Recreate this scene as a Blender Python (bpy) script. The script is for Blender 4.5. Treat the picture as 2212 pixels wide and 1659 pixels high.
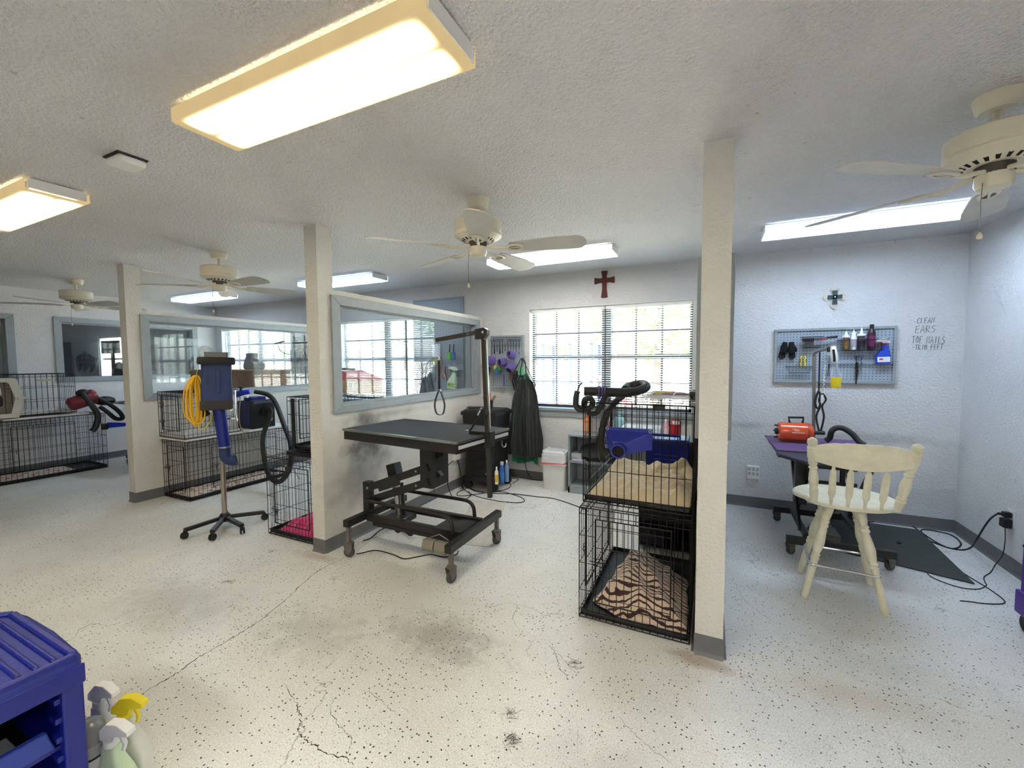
import bpy, bmesh, math, random
from mathutils import Vector, Matrix, noise
random.seed(7)
for o in list(bpy.data.objects): bpy.data.objects.remove(o)
SC = bpy.context.scene
COL = SC.collection
R = math.radians
PI = math.pi
# ------------------------------------------------------------------ camera
FOC, IW, IH = 904.6, 2212, 1659
yaw, pitch, roll = R(25.373), R(-3.149), R(-0.343)
EYE = Vector((0, 0, 1.441))
_f = Vector((-math.sin(yaw)*math.cos(pitch), math.cos(yaw)*math.cos(pitch), math.sin(pitch)))
_r = Vector((math.cos(yaw), math.sin(yaw), 0)); _u = _r.cross(_f)
_c, _s = math.cos(roll), math.sin(roll)
_r2 = _r*_c + _u*_s; _u2 = _u*_c - _r*_s
cam_data = bpy.data.cameras.new('camera'); cam = bpy.data.objects.new('camera', cam_data); COL.objects.link(cam)
cam_data.sensor_width = 36.0; cam_data.lens = FOC/IW*36.0; cam_data.clip_start = 0.02; cam_data.clip_end = 300
cam.matrix_world = Matrix(((_r2.x,_u2.x,-_f.x,EYE.x),(_r2.y,_u2.y,-_f.y,EYE.y),(_r2.z,_u2.z,-_f.z,EYE.z),(0,0,0,1)))
SC.camera = cam
# ------------------------------------------------------------------ world, sun, exposure
SC.view_settings.view_transform = 'Standard'
SC.view_settings.look = 'None'
SC.view_settings.gamma = 1
SC.view_settings.use_curve_mapping = False
SC.view_settings.exposure = 2.36
W = bpy.data.worlds.new('world'); SC.world = W; W.use_nodes = True
wn = W.node_tree.nodes; wl = W.node_tree.links
sky = wn.new('ShaderNodeTexSky'); sky.sky_type = 'NISHITA'; sky.sun_disc = False
sky.sun_elevation = R(48); sky.sun_rotation = R(200); sky.altitude = 100; sky.air_density = 1.0; sky.dust_density = 3.0
wl.new(sky.outputs['Color'], wn['Background'].inputs['Color']); wn['Background'].inputs['Strength'].default_value = .85
sun_d = bpy.data.lights.new('sun', 'SUN'); sun_d.energy = 19.0; sun_d.angle = R(0.6); sun_d.color = (1, .95, .86)
sun = bpy.data.objects.new('sun', sun_d); COL.objects.link(sun); sun.rotation_euler = (R(50), 0, R(-35)); sun.location = (0, -10, 20)
WARM, COOL, NEUTRAL = (1.0, .84, .54), (.60, .76, 1.0), (1.0, .97, .93)
LENS_WARM, LENS_COOL = 3.0, 5.0
# ------------------------------------------------------------------ helpers
def srgb(c):
    return tuple(((v/255)/12.92 if v/255 <= .04045 else ((v/255+.055)/1.055)**2.4) for v in c)
def at(axis, val, px, py):
    """point on the plane axis=val that lies in the direction of a picture position"""
    d = _r2*((px-IW/2)/FOC) - _u2*((py-IH/2)/FOC) + _f
    i = 'XYZ'.index(axis)
    return EYE + d*((val-EYE[i])/d[i])
MATS = {}
def M(name, col=None, rough=.5, metal=0., bump=None, var=0., vscale=6., spec=.5, coat=0., trans=0., alpha=1., emit=None, sheen=0.):
    """plain procedural material; col 0-255 sRGB; bump=(scale, strength); var = amount of tone variation"""
    if name in MATS: return MATS[name]
    m = bpy.data.materials.new(name); m.use_nodes = True
    nt = m.node_tree; b = nt.nodes['Principled BSDF']; c = srgb(col)
    b.inputs['Base Color'].default_value = (*c, 1); b.inputs['Roughness'].default_value = rough
    b.inputs['Metallic'].default_value = metal; b.inputs['Specular IOR Level'].default_value = spec
    b.inputs['Coat Weight'].default_value = coat; b.inputs['Transmission Weight'].default_value = trans
    b.inputs['Alpha'].default_value = alpha
    if sheen: b.inputs['Sheen Weight'].default_value = sheen
    if emit: b.inputs['Emission Color'].default_value = (*srgb(emit[0]), 1); b.inputs['Emission Strength'].default_value = emit[1]
    tc = nt.nodes.new('ShaderNodeTexCoord')
    if var:
        n = nt.nodes.new('ShaderNodeTexNoise'); n.inputs['Scale'].default_value = vscale; n.inputs['Detail'].default_value = 5
        n.inputs['Roughness'].default_value = .65
        nt.links.new(tc.outputs['Object'], n.inputs['Vector'])
        cr = nt.nodes.new('ShaderNodeValToRGB')
        cr.color_ramp.elements[0].position = .3; cr.color_ramp.elements[1].position = .7
        cr.color_ramp.elements[0].color = (*[v*(1-var) for v in c], 1); cr.color_ramp.elements[1].color = (*[min(1, v*(1+var*.6)) for v in c], 1)
        nt.links.new(n.outputs['Fac'], cr.inputs['Fac']); nt.links.new(cr.outputs['Color'], b.inputs['Base Color'])
    if bump:
        n = nt.nodes.new('ShaderNodeTexNoise'); n.inputs['Scale'].default_value = bump[0]; n.inputs['Detail'].default_value = 3
        nt.links.new(tc.outputs['Object'], n.inputs['Vector'])
        bp = nt.nodes.new('ShaderNodeBump'); bp.inputs['Strength'].default_value = bump[1]; bp.inputs['Distance'].default_value = .01
        nt.links.new(n.outputs['Fac'], bp.inputs['Height']); nt.links.new(bp.outputs['Normal'], b.inputs['Normal'])
    MATS[name] = m; return m
WL = {}
ORD = ('first', 'second', 'third', 'fourth', 'fifth', 'sixth', 'seventh', 'eighth', 'ninth', 'tenth', 'eleventh', 'twelfth')
def wl_of(o): return WL.get(o.name, Vector((0, 0, 0))) if o is not None else Vector((0, 0, 0))
def tag(o, label=None, cat=None, group=None, kind=None):
    if label: o['label'] = label
    if cat: o['category'] = cat
    if group: o['group'] = group
    if kind: o['kind'] = kind
    return o
def thing(name, label, cat, loc=(0, 0, 0), group=None, kind=None, parent=None):
    o = bpy.data.objects.new(name, None); COL.objects.link(o); o.location = loc; o.empty_display_size = .05
    WL[o.name] = Vector(loc); return tag(o, label, cat, group, kind)
def local_thing(name, label, cat, group=None):
    return thing(name, label, cat, (0, 0, 0), group)
def place(o, loc, rz=0.):
    o.location = loc; o.rotation_euler = (0, 0, rz); return o
def copy_tree(o, parent=None, label=None, group=None):
    c = o.copy(); COL.objects.link(c); c.parent = parent
    if label: c['label'] = label
    if group: c['group'] = group
    for ch in [k for k in bpy.data.objects if k.parent is o]: copy_tree(ch, c)
    return c
def catmull(pts, n=8, closed=False):
    P = [Vector(p) for p in pts]; out = []
    m = len(P)
    rng = range(m if closed else m-1)
    for i in rng:
        if closed: a, b, c, d = P[(i-1) % m], P[i], P[(i+1) % m], P[(i+2) % m]
        else: a, b, c, d = P[max(i-1, 0)], P[i], P[i+1], P[min(i+2, m-1)]
        for k in range(n):
            t = k/n
            out.append(.5*((2*b)+(c-a)*t+(2*a-5*b+4*c-d)*t*t+(3*b-a-3*c+d)*t**3))
    if not closed: out.append(P[-1])
    return out
class MB:
    def __init__(s): s.v = []; s.f = []
    def add(s, vs, fs):
        k = len(s.v); s.v += [Vector(q) for q in vs]; s.f += [tuple(i+k for i in f) for f in fs]; return s
    def bx(s, x0, x1, y0, y1, z0, z1):
        return s.add([(x0,y0,z0),(x1,y0,z0),(x1,y1,z0),(x0,y1,z0),(x0,y0,z1),(x1,y0,z1),(x1,y1,z1),(x0,y1,z1)],
                     [(0,3,2,1),(4,5,6,7),(0,1,5,4),(1,2,6,5),(2,3,7,6),(3,0,4,7)])
    def box(s, c, d, rot=None):
        h = [x/2 for x in d]; m = rot if rot is not None else Matrix.Identity(3)
        vs = [Vector(c)+m @ Vector((sx*h[0], sy*h[1], sz*h[2])) for sz in (-1, 1) for sx, sy in ((-1,-1),(1,-1),(1,1),(-1,1))]
        return s.add(vs, [(0,3,2,1),(4,5,6,7),(0,1,5,4),(1,2,6,5),(2,3,7,6),(3,0,4,7)])
    def bar(s, a, b, w, h, up=(0, 0, 1)):
        """rectangular bar from a to b; w across, h along up"""
        a, b = Vector(a), Vector(b); d = (b-a); L = d.length; d.normalize(); u = Vector(up)
        side = d.cross(u)
        if side.length < 1e-4: side = d.cross(Vector((0, 1, 0)))
        side.normalize(); u = side.cross(d).normalized()
        return s.box((a+b)/2, (L, w, h), Matrix((d, side, u)).transposed())
    def tube(s, pts, r, n=8, closed=False, rf=None, caps=True):
        P = [Vector(p) for p in pts]; m = len(P)
        if m < 2: return s
        k = len(s.v); prev = None; base = len(s.v)
        for i in range(m):
            if closed: t = P[(i+1) % m]-P[(i-1) % m]
            else: t = P[min(i+1, m-1)]-P[max(i-1, 0)]
            if t.length < 1e-9: t = Vector((0, 0, 1))
            t.normalize()
            if prev is None:
                a = Vector((0, 0, 1)) if abs(t.z) < .9 else Vector((1, 0, 0)); nrm = (a - t*a.dot(t)).normalized()
            else:
                nrm = prev - t*prev.dot(t)
                nrm = nrm.normalized() if nrm.length > 1e-6 else prev
            prev = nrm; bi = t.cross(nrm); rr = r*(rf(i/(m-1)) if rf else 1)
            for j in range(n):
                a = 2*PI*j/n; s.v.append(P[i]+nrm*(rr*math.cos(a))+bi*(rr*math.sin(a)))
        for i in range(m if closed else m-1):
            i2 = (i+1) % m
            for j in range(n):
                j2 = (j+1) % n
                s.f.append((base+i*n+j, base+i*n+j2, base+i2*n+j2, base+i2*n+j))
        if caps and not closed:
            s.f.append(tuple(base+j for j in reversed(range(n)))); s.f.append(tuple(base+(m-1)*n+j for j in range(n)))
        return s
    def cyl(s, a, b, r0, r1=None, n=16):
        r1 = r0 if r1 is None else r1
        return s.tube([a, b], 1.0, n, rf=lambda t: r0 if t < .5 else r1)
    def lathe(s, prof, base=(0, 0, 0), n=20, axis=(0, 0, 1), cx=1., cy=1.):
        """prof = [(r, z)...] turned about axis at base"""
        ax = Vector(axis).normalized(); a = Vector((1, 0, 0)) if abs(ax.x) < .9 else Vector((0, 1, 0))
        e1 = (a-ax*a.dot(ax)).normalized(); e2 = ax.cross(e1); B = Vector(base); k = len(s.v); m = len(prof)
        for r, z in prof:
            for j in range(n):
                t = 2*PI*j/n; s.v.append(B+ax*z+e1*(r*cx*math.cos(t))+e2*(r*cy*math.sin(t)))
        for i in range(m-1):
            for j in range(n):
                j2 = (j+1) % n; s.f.append((k+i*n+j, k+i*n+j2, k+(i+1)*n+j2, k+(i+1)*n+j))
        if prof[0][0] > 1e-5: s.f.append(tuple(k+j for j in reversed(range(n))))
        if prof[-1][0] > 1e-5: s.f.append(tuple(k+(m-1)*n+j for j in range(n)))
        return s
    def prism(s, poly, O, U, V, N, t):
        """polygon (u,v) on plane O,U,V extruded t along N"""
        O, U, V, N = Vector(O), Vector(U), Vector(V), Vector(N); n = len(poly)
        a = [O+U*u+V*v for u, v in poly]; b = [p+N*t for p in a]
        return s.add(a+b, [tuple(reversed(range(n))), tuple(range(n, 2*n))]+[(i, (i+1) % n, n+(i+1) % n, n+i) for i in range(n)])
    def grid(s, fn, nu, nv, wrap=False):
        k = len(s.v)
        for i in range(nu+1):
            for j in range(nv+1): s.v.append(Vector(fn(i/nu, j/nv)))
        for i in range(nu):
            for j in range(nv):
                a = k+i*(nv+1)+j; s.f.append((a, a+nv+1, a+nv+2, a+1))
        return s
    def sphere(s, c, r, n=12, sc=(1, 1, 1)):
        prof = [(math.sin(PI*i/(n//2))*1., -math.cos(PI*i/(n//2))) for i in range(n//2+1)]
        k = len(s.v); s.lathe([(max(p[0], 1e-6), p[1]) for p in prof], (0, 0, 0), n)
        for i in range(k, len(s.v)): v = s.v[i]; s.v[i] = Vector((c[0]+v.x*r*sc[0], c[1]+v.y*r*sc[1], c[2]+v.z*r*sc[2]))
        return s
    def build(s, name, mat, parent=None, smooth=True, bevel=0., solid=0., origin=None, angle=40, sub=0):
        me = bpy.data.meshes.new(name); off = wl_of(parent) if parent is not None else Vector(origin or (0, 0, 0))
        me.from_pydata([tuple(v-off) for v in s.v], [], s.f); me.validate(clean_customdata=False)
        bm = bmesh.new(); bm.from_mesh(me); bmesh.ops.recalc_face_normals(bm, faces=bm.faces); bm.to_mesh(me); bm.free()
        if mat is not None: me.materials.append(mat)
        if smooth and me.polygons:
            me.shade_smooth()
            me.set_sharp_from_angle(angle=R(angle))
        o = bpy.data.objects.new(name, me); COL.objects.link(o)
        if parent is not None: o.parent = parent
        else: o.location = off
        WL[o.name] = off
        if solid:
            md = o.modifiers.new('solid', 'SOLIDIFY'); md.thickness = solid; md.offset = 0
        if bevel:
            md = o.modifiers.new('bevel', 'BEVEL'); md.width = bevel; md.segments = 2; md.limit_method = 'ANGLE'; md.angle_limit = R(40)
        if sub:
            md = o.modifiers.new('sub', 'SUBSURF'); md.levels = sub; md.render_levels = sub
        return o
def wall_boxes(mb, axis, c0, c1, u0, u1, z0, z1, holes=()):
    """wall slab between c0..c1 on axis; u0..u1 the other way; holes (ua,ub,za,zb)"""
    us = sorted({u0, u1, *[h[0] for h in holes], *[h[1] for h in holes]}); zs = sorted({z0, z1, *[h[2] for h in holes], *[h[3] for h in holes]})
    for i in range(len(us)-1):
        for j in range(len(zs)-1):
            um, zm = (us[i]+us[i+1])/2, (zs[j]+zs[j+1])/2
            if any(h[0] < um < h[1] and h[2] < zm < h[3] for h in holes): continue
            if axis == 'X': mb.bx(c0, c1, us[i], us[i+1], zs[j], zs[j+1])
            else: mb.bx(us[i], us[i+1], c0, c1, zs[j], zs[j+1])
    return mb
def merge(o, d=1e-4):
    bm = bmesh.new(); bm.from_mesh(o.data); bmesh.ops.remove_doubles(bm, verts=bm.verts, dist=d)
    # drop the doubled inner faces between adjoining slabs
    seen = {}
    for f in bm.faces: seen.setdefault(tuple(sorted(v.index for v in f.verts)), []).append(f)
    dead = [f for l in seen.values() if len(l) > 1 for f in l]
    bmesh.ops.delete(bm, geom=dead, context='FACES_ONLY'); bmesh.ops.recalc_face_normals(bm, faces=bm.faces)
    bm.to_mesh(o.data); bm.free(); return o
# ------------------------------------------------------------------ materials
def nodes_of(name):
    m = bpy.data.materials.new(name); m.use_nodes = True; return m, m.node_tree, m.node_tree.nodes['Principled BSDF']
def wall_material(name, col, smudges=(), bumpscale=70, bumpstr=.6, dirt=.10, bdist=.012):
    m, nt, b = nodes_of(name); N, L = nt.nodes, nt.links
    tc = N.new('ShaderNodeTexCoord'); c = srgb(col)
    n1 = N.new('ShaderNodeTexNoise'); n1.inputs['Scale'].default_value = 1.3; n1.inputs['Detail'].default_value = 6; n1.inputs['Roughness'].default_value = .6
    L.new(tc.outputs['Object'], n1.inputs['Vector'])
    cr = N.new('ShaderNodeValToRGB'); cr.color_ramp.elements[0].position = .32; cr.color_ramp.elements[1].position = .62
    cr.color_ramp.elements[0].color = (*[v*(1-dirt) for v in c], 1); cr.color_ramp.elements[1].color = (*c, 1)
    L.new(n1.outputs['Fac'], cr.inputs['Fac']); last = cr.outputs['Color']
    # scattered scuffs
    n2 = N.new('ShaderNodeTexNoise'); n2.inputs['Scale'].default_value = 22; n2.inputs['Detail'].default_value = 3
    L.new(tc.outputs['Object'], n2.inputs['Vector'])
    r2 = N.new('ShaderNodeMapRange'); r2.inputs['From Min'].default_value = .70; r2.inputs['From Max'].default_value = .78; r2.inputs['To Max'].default_value = .35
    L.new(n2.outputs['Fac'], r2.inputs['Value'])
    mx = N.new('ShaderNodeMix'); mx.data_type = 'RGBA'; mx.inputs['B'].default_value = (*srgb((110, 105, 98)), 1)
    L.new(r2.outputs['Result'], mx.inputs['Factor']); L.new(last, mx.inputs['A']); last = mx.outputs['Result']
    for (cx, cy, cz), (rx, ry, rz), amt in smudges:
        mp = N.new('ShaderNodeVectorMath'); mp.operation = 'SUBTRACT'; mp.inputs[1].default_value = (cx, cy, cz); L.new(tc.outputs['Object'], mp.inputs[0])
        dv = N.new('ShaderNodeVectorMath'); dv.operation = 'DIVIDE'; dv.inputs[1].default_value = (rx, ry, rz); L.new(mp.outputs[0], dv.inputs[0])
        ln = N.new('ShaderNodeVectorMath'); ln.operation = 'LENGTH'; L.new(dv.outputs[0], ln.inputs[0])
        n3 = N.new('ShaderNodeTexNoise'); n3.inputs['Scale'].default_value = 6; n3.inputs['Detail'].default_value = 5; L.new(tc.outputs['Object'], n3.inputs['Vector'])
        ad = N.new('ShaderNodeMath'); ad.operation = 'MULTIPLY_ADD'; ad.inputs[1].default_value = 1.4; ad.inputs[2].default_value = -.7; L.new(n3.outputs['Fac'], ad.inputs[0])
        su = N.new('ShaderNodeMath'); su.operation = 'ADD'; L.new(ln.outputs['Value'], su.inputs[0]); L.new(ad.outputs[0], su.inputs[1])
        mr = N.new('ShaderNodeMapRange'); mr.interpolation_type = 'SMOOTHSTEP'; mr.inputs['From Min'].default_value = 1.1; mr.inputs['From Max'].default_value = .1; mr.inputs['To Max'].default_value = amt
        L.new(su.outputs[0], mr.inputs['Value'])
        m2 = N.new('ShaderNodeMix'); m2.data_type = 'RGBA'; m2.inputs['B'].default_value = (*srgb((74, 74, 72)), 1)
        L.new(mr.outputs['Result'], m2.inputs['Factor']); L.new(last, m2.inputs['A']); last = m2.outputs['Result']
    L.new(last, b.inputs['Base Color']); b.inputs['Roughness'].default_value = .62; b.inputs['Specular IOR Level'].default_value = .35
    nb = N.new('ShaderNodeTexNoise'); nb.inputs['Scale'].default_value = bumpscale; nb.inputs['Detail'].default_value = 2.5
    L.new(tc.outputs['Object'], nb.inputs['Vector'])
    bp = N.new('ShaderNodeBump'); bp.inputs['Strength'].default_value = bumpstr; bp.inputs['Distance'].default_value = bdist
    L.new(nb.outputs['Fac'], bp.inputs['Height']); L.new(bp.outputs['Normal'], b.inputs['Normal'])
    return m
WALLC = (216, 216, 215)
m_wall = wall_material('wall_paint', WALLC)
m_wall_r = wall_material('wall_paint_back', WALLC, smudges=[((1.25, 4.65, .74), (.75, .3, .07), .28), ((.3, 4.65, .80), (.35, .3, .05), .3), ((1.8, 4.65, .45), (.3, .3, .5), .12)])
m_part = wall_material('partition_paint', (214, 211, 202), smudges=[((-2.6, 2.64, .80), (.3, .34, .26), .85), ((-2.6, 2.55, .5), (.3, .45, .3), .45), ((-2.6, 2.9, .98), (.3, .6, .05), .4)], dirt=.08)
m_ceil = wall_material('ceiling_texture', (222, 220, 219), bumpscale=85, bumpstr=1., dirt=.04, bdist=.022)
m_base = M('vinyl_base', (104, 105, 106), .45, bump=(30, .08), var=.08)
m_trim = M('grey_trim_paint', (150, 158, 160), .42, bump=(40, .08), var=.08, vscale=14)
m_trimw = M('white_trim', (222, 222, 218), .45)
def floor_material():
    m, nt, b = nodes_of('flecked_epoxy'); N, L = nt.nodes, nt.links
    tc = N.new('ShaderNodeTexCoord'); P = tc.outputs['Object']
    n1 = N.new('ShaderNodeTexNoise'); n1.inputs['Scale'].default_value = .9; n1.inputs['Detail'].default_value = 7; n1.inputs['Roughness'].default_value = .6; L.new(P, n1.inputs['Vector'])
    cr = N.new('ShaderNodeValToRGB'); e = cr.color_ramp.elements
    e[0].position = .30; e[0].color = (*srgb((204, 202, 193)), 1); e[1].position = .62; e[1].color = (*srgb((229, 229, 224)), 1)
    L.new(n1.outputs['Fac'], cr.inputs['Fac']); last = cr.outputs['Color']
    n4 = N.new('ShaderNodeTexNoise'); n4.inputs['Scale'].default_value = 160; n4.inputs['Detail'].default_value = 2; L.new(P, n4.inputs['Vector'])
    mr4 = N.new('ShaderNodeMapRange'); mr4.inputs['From Min'].default_value = .35; mr4.inputs['From Max'].default_value = .65; mr4.inputs['To Min'].default_value = .84; mr4.inputs['To Max'].default_value = 1.10
    L.new(n4.outputs['Fac'], mr4.inputs['Value'])
    vm = N.new('ShaderNodeVectorMath'); vm.operation = 'SCALE'; L.new(last, vm.inputs[0]); L.new(mr4.outputs['Result'], vm.inputs['Scale']); last = vm.outputs[0]
    def flecks(scale, thr, keep, col, off, last, strength=1.):
        mp = N.new('ShaderNodeMapping'); mp.inputs['Location'].default_value = (off, off*.7, 0); mp.inputs['Rotation'].default_value = (0, 0, off); mp.inputs['Scale'].default_value = (1, 1.0, 1)
        L.new(P, mp.inputs['Vector'])
        nz = N.new('ShaderNodeTexNoise'); nz.inputs['Scale'].default_value = scale*1.2; nz.inputs['Detail'].default_value = 1; L.new(mp.outputs[0], nz.inputs['Vector'])
        vadd = N.new('ShaderNodeVectorMath'); vadd.operation = 'MULTIPLY_ADD'; vadd.inputs[1].default_value = (.35/scale,)*3; L.new(nz.outputs['Color'], vadd.inputs[0]); L.new(mp.outputs[0], vadd.inputs[2])
        v = N.new('ShaderNodeTexVoronoi'); v.voronoi_dimensions = '2D'; v.inputs['Scale'].default_value = scale; v.inputs['Randomness'].default_value = 1; L.new(vadd.outputs[0], v.inputs['Vector'])
        lt = N.new('ShaderNodeMath'); lt.operation = 'LESS_THAN'; lt.inputs[1].default_value = thr; L.new(v.outputs['Distance'], lt.inputs[0])
        sp = N.new('ShaderNodeSeparateColor'); L.new(v.outputs['Color'], sp.inputs[0])
        gt = N.new('ShaderNodeMath'); gt.operation = 'GREATER_THAN'; gt.inputs[1].default_value = keep; L.new(sp.outputs[0], gt.inputs[0])
        # denser in drifts
        dn = N.new('ShaderNodeTexNoise'); dn.inputs['Scale'].default_value = 2.2; dn.inputs['Detail'].default_value = 3; L.new(mp.outputs[0], dn.inputs['Vector'])
        dg = N.new('ShaderNodeMath'); dg.operation = 'GREATER_THAN'; L.new(dn.outputs['Fac'], dg.inputs[0])
        s2 = N.new('ShaderNodeMapRange'); s2.inputs['To Min'].default_value = .34; s2.inputs['To Max'].default_value = .62; L.new(sp.outputs[1], s2.inputs['Value']); L.new(s2.outputs[0], dg.inputs[1])
        a = N.new('ShaderNodeMath'); a.operation = 'MULTIPLY'; L.new(lt.outputs[0], a.inputs[0]); L.new(gt.outputs[0], a.inputs[1])
        a2 = N.new('ShaderNodeMath'); a2.operation = 'MULTIPLY'; L.new(a.outputs[0], a2.inputs[0]); L.new(dg.outputs[0], a2.inputs[1])
        a3 = N.new('ShaderNodeMath'); a3.operation = 'MULTIPLY'; a3.inputs[1].default_value = strength; L.new(a2.outputs[0], a3.inputs[0])
        mx = N.new('ShaderNodeMix'); mx.data_type = 'RGBA'; mx.inputs['B'].default_value = (*srgb(col), 1); L.new(a3.outputs[0], mx.inputs['Factor']); L.new(last, mx.inputs['A'])
        return mx.outputs['Result']
    last = flecks(46, .15, .68, (34, 33, 34), 1.7, last)
    last = flecks(85, .16, .80, (84, 78, 70), 5.3, last, .8)
    last = flecks(60, .15, .72, (236, 236, 230), 3.1, last)
    # stains
    for (cx, cy), (rx, ry), amt, col in (((-1.25, 1.75), (.42, .2), .42, (98, 88, 78)), ((.30, 1.9), (.5, .25), .10, (110, 108, 106)), ((-2.9, 1.35), (.5, .3), .22, (110, 102, 92)), ((.72, 2.45), (.5, .22), .16, (100, 96, 92)), ((-.02, 2.12), (.2, .07), .5, (140, 108, 74)), ((-2.62, 2.12), (.25, .06), .4, (150, 120, 84)), ((-1.9, 1.5), (.35, .25), .25, (104, 98, 90)), ((-.35, 1.35), (.5, .2), .16, (104, 98, 90))):
        mp = N.new('ShaderNodeVectorMath'); mp.operation = 'SUBTRACT'; mp.inputs[1].default_value = (cx, cy, 0); L.new(P, mp.inputs[0])
        dv = N.new('ShaderNodeVectorMath'); dv.operation = 'DIVIDE'; dv.inputs[1].default_value = (rx, ry, 1); L.new(mp.outputs[0], dv.inputs[0])
        ln = N.new('ShaderNodeVectorMath'); ln.operation = 'LENGTH'; L.new(dv.outputs[0], ln.inputs[0])
        n3 = N.new('ShaderNodeTexNoise'); n3.inputs['Scale'].default_value = 9; n3.inputs['Detail'].default_value = 8; n3.inputs['Roughness'].default_value = .7; n3.inputs['Distortion'].default_value = .6; L.new(P, n3.inputs['Vector'])
        ad = N.new('ShaderNodeMath'); ad.operation = 'MULTIPLY_ADD'; ad.inputs[1].default_value = 2.6; ad.inputs[2].default_value = -1.3; L.new(n3.outputs['Fac'], ad.inputs[0])
        su = N.new('ShaderNodeMath'); su.operation = 'ADD'; L.new(ln.outputs['Value'], su.inputs[0]); L.new(ad.outputs[0], su.inputs[1])
        mr = N.new('ShaderNodeMapRange'); mr.interpolation_type = 'SMOOTHSTEP'; mr.inputs['From Min'].default_value = 1.15; mr.inputs['From Max'].default_value = .1; mr.inputs['To Max'].default_value = amt; L.new(su.outputs[0], mr.inputs['Value'])
        m2 = N.new('ShaderNodeMix'); m2.data_type = 'RGBA'; m2.inputs['B'].default_value = (*srgb(col), 1); L.new(mr.outputs['Result'], m2.inputs['Factor']); L.new(last, m2.inputs['A']); last = m2.outputs['Result']
    # hairline crazing
    vz = N.new('ShaderNodeTexVoronoi'); vz.feature = 'DISTANCE_TO_EDGE'; vz.voronoi_dimensions = '2D'; vz.inputs['Scale'].default_value = 1.1
    nz = N.new('ShaderNodeTexNoise'); nz.inputs['Scale'].default_value = 3.5; nz.inputs['Detail'].default_value = 6; L.new(P, nz.inputs['Vector'])
    va = N.new('ShaderNodeVectorMath'); va.operation = 'MULTIPLY_ADD'; va.inputs[1].default_value = (.55, .55, 0); L.new(nz.outputs['Color'], va.inputs[0]); L.new(P, va.inputs[2]); L.new(va.outputs[0], vz.inputs['Vector'])
    ms = N.new('ShaderNodeTexNoise'); ms.inputs['Scale'].default_value = 1.7; L.new(P, ms.inputs['Vector'])
    mm = N.new('ShaderNodeMapRange'); mm.inputs['From Min'].default_value = .50; mm.inputs['From Max'].default_value = .64; mm.inputs['To Max'].default_value = .0045; L.new(ms.outputs['Fac'], mm.inputs['Value'])
    l2 = N.new('ShaderNodeMath'); l2.operation = 'LESS_THAN'; L.new(vz.outputs['Distance'], l2.inputs[0]); L.new(mm.outputs[0], l2.inputs[1])
    l3 = N.new('ShaderNodeMath'); l3.operation = 'MULTIPLY'; l3.inputs[1].default_value = .45; L.new(l2.outputs[0], l3.inputs[0])
    m5 = N.new('ShaderNodeMix'); m5.data_type = 'RGBA'; m5.inputs['B'].default_value = (*srgb((84, 78, 72)), 1); L.new(l3.outputs[0], m5.inputs['Factor']); L.new(last, m5.inputs['A']); last = m5.outputs['Result']
    L.new(last, b.inputs['Base Color'])
    nr = N.new('ShaderNodeTexNoise'); nr.inputs['Scale'].default_value = 3; nr.inputs['Detail'].default_value = 5; L.new(P, nr.inputs['Vector'])
    rr = N.new('ShaderNodeMapRange'); rr.inputs['To Min'].default_value = .26; rr.inputs['To Max'].default_value = .5; L.new(nr.outputs['Fac'], rr.inputs['Value']); L.new(rr.outputs[0], b.inputs['Roughness'])
    nb = N.new('ShaderNodeTexNoise'); nb.inputs['Scale'].default_value = 70; nb.inputs['Detail'].default_value = 3; L.new(P, nb.inputs['Vector'])
    bp = N.new('ShaderNodeBump'); bp.inputs['Strength'].default_value = .12; bp.inputs['Distance'].default_value = .01; L.new(nb.outputs['Fac'], bp.inputs['Height']); L.new(bp.outputs['Normal'], b.inputs['Normal'])
    b.inputs['Specular IOR Level'].default_value = .5
    return m
m_floor = floor_material()
def glass_material(name, tint=(1, 1, 1), refl=1.0, haze=0.):
    m = bpy.data.materials.new(name); m.use_nodes = True; N, L = m.node_tree.nodes, m.node_tree.links
    N.remove(N['Principled BSDF']); out = N['Material Output']
    t = N.new('ShaderNodeBsdfTransparent'); t.inputs[0].default_value = (*tint, 1)
    g = N.new('ShaderNodeBsdfGlossy'); g.inputs['Roughness'].default_value = .02
    fr = N.new('ShaderNodeLayerWeight'); fr.inputs['Blend'].default_value = .5
    pw = N.new('ShaderNodeMath'); pw.operation = 'POWER'; pw.inputs[1].default_value = 5; L.new(fr.outputs['Facing'], pw.inputs[0])
    mu = N.new('ShaderNodeMath'); mu.operation = 'MULTIPLY_ADD'; mu.inputs[1].default_value = .9*refl; mu.inputs[2].default_value = .04*refl; mu.use_clamp = True; L.new(pw.outputs[0], mu.inputs[0])
    mx = N.new('ShaderNodeMixShader'); L.new(mu.outputs[0], mx.inputs[0]); L.new(t.outputs[0], mx.inputs[1]); L.new(g.outputs[0], mx.inputs[2]); last = mx
    if haze:
        d = N.new('ShaderNodeBsdfDiffuse'); d.inputs[0].default_value = (.8, .85, .9, 1)
        m2 = N.new('ShaderNodeMixShader'); m2.inputs[0].default_value = haze; L.new(last.outputs[0], m2.inputs[1]); L.new(d.outputs[0], m2.inputs[2]); last = m2
    L.new(last.outputs[0], out.inputs[0]); return m
m_glass = glass_material('window_glass', (.95, .97, .96), 1.0)
m_pglass = glass_material('partition_glass', (.94, .96, .96), 1.3, .012)
m_black = M('black_wire', (14, 14, 15), .4, spec=.4)
m_blackp = M('black_plastic', (18, 18, 20), .42, bump=(60, .05))
m_blacks = M('black_steel_paint', (28, 26, 24), .38, bump=(80, .06), var=.25, vscale=18)
m_rubber = M('black_rubber', (20, 20, 21), .62)
m_steel = M('steel', (176, 176, 174), .28, metal=1.)
m_chrome = M('chrome', (214, 214, 214), .12, metal=1.)
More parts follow.
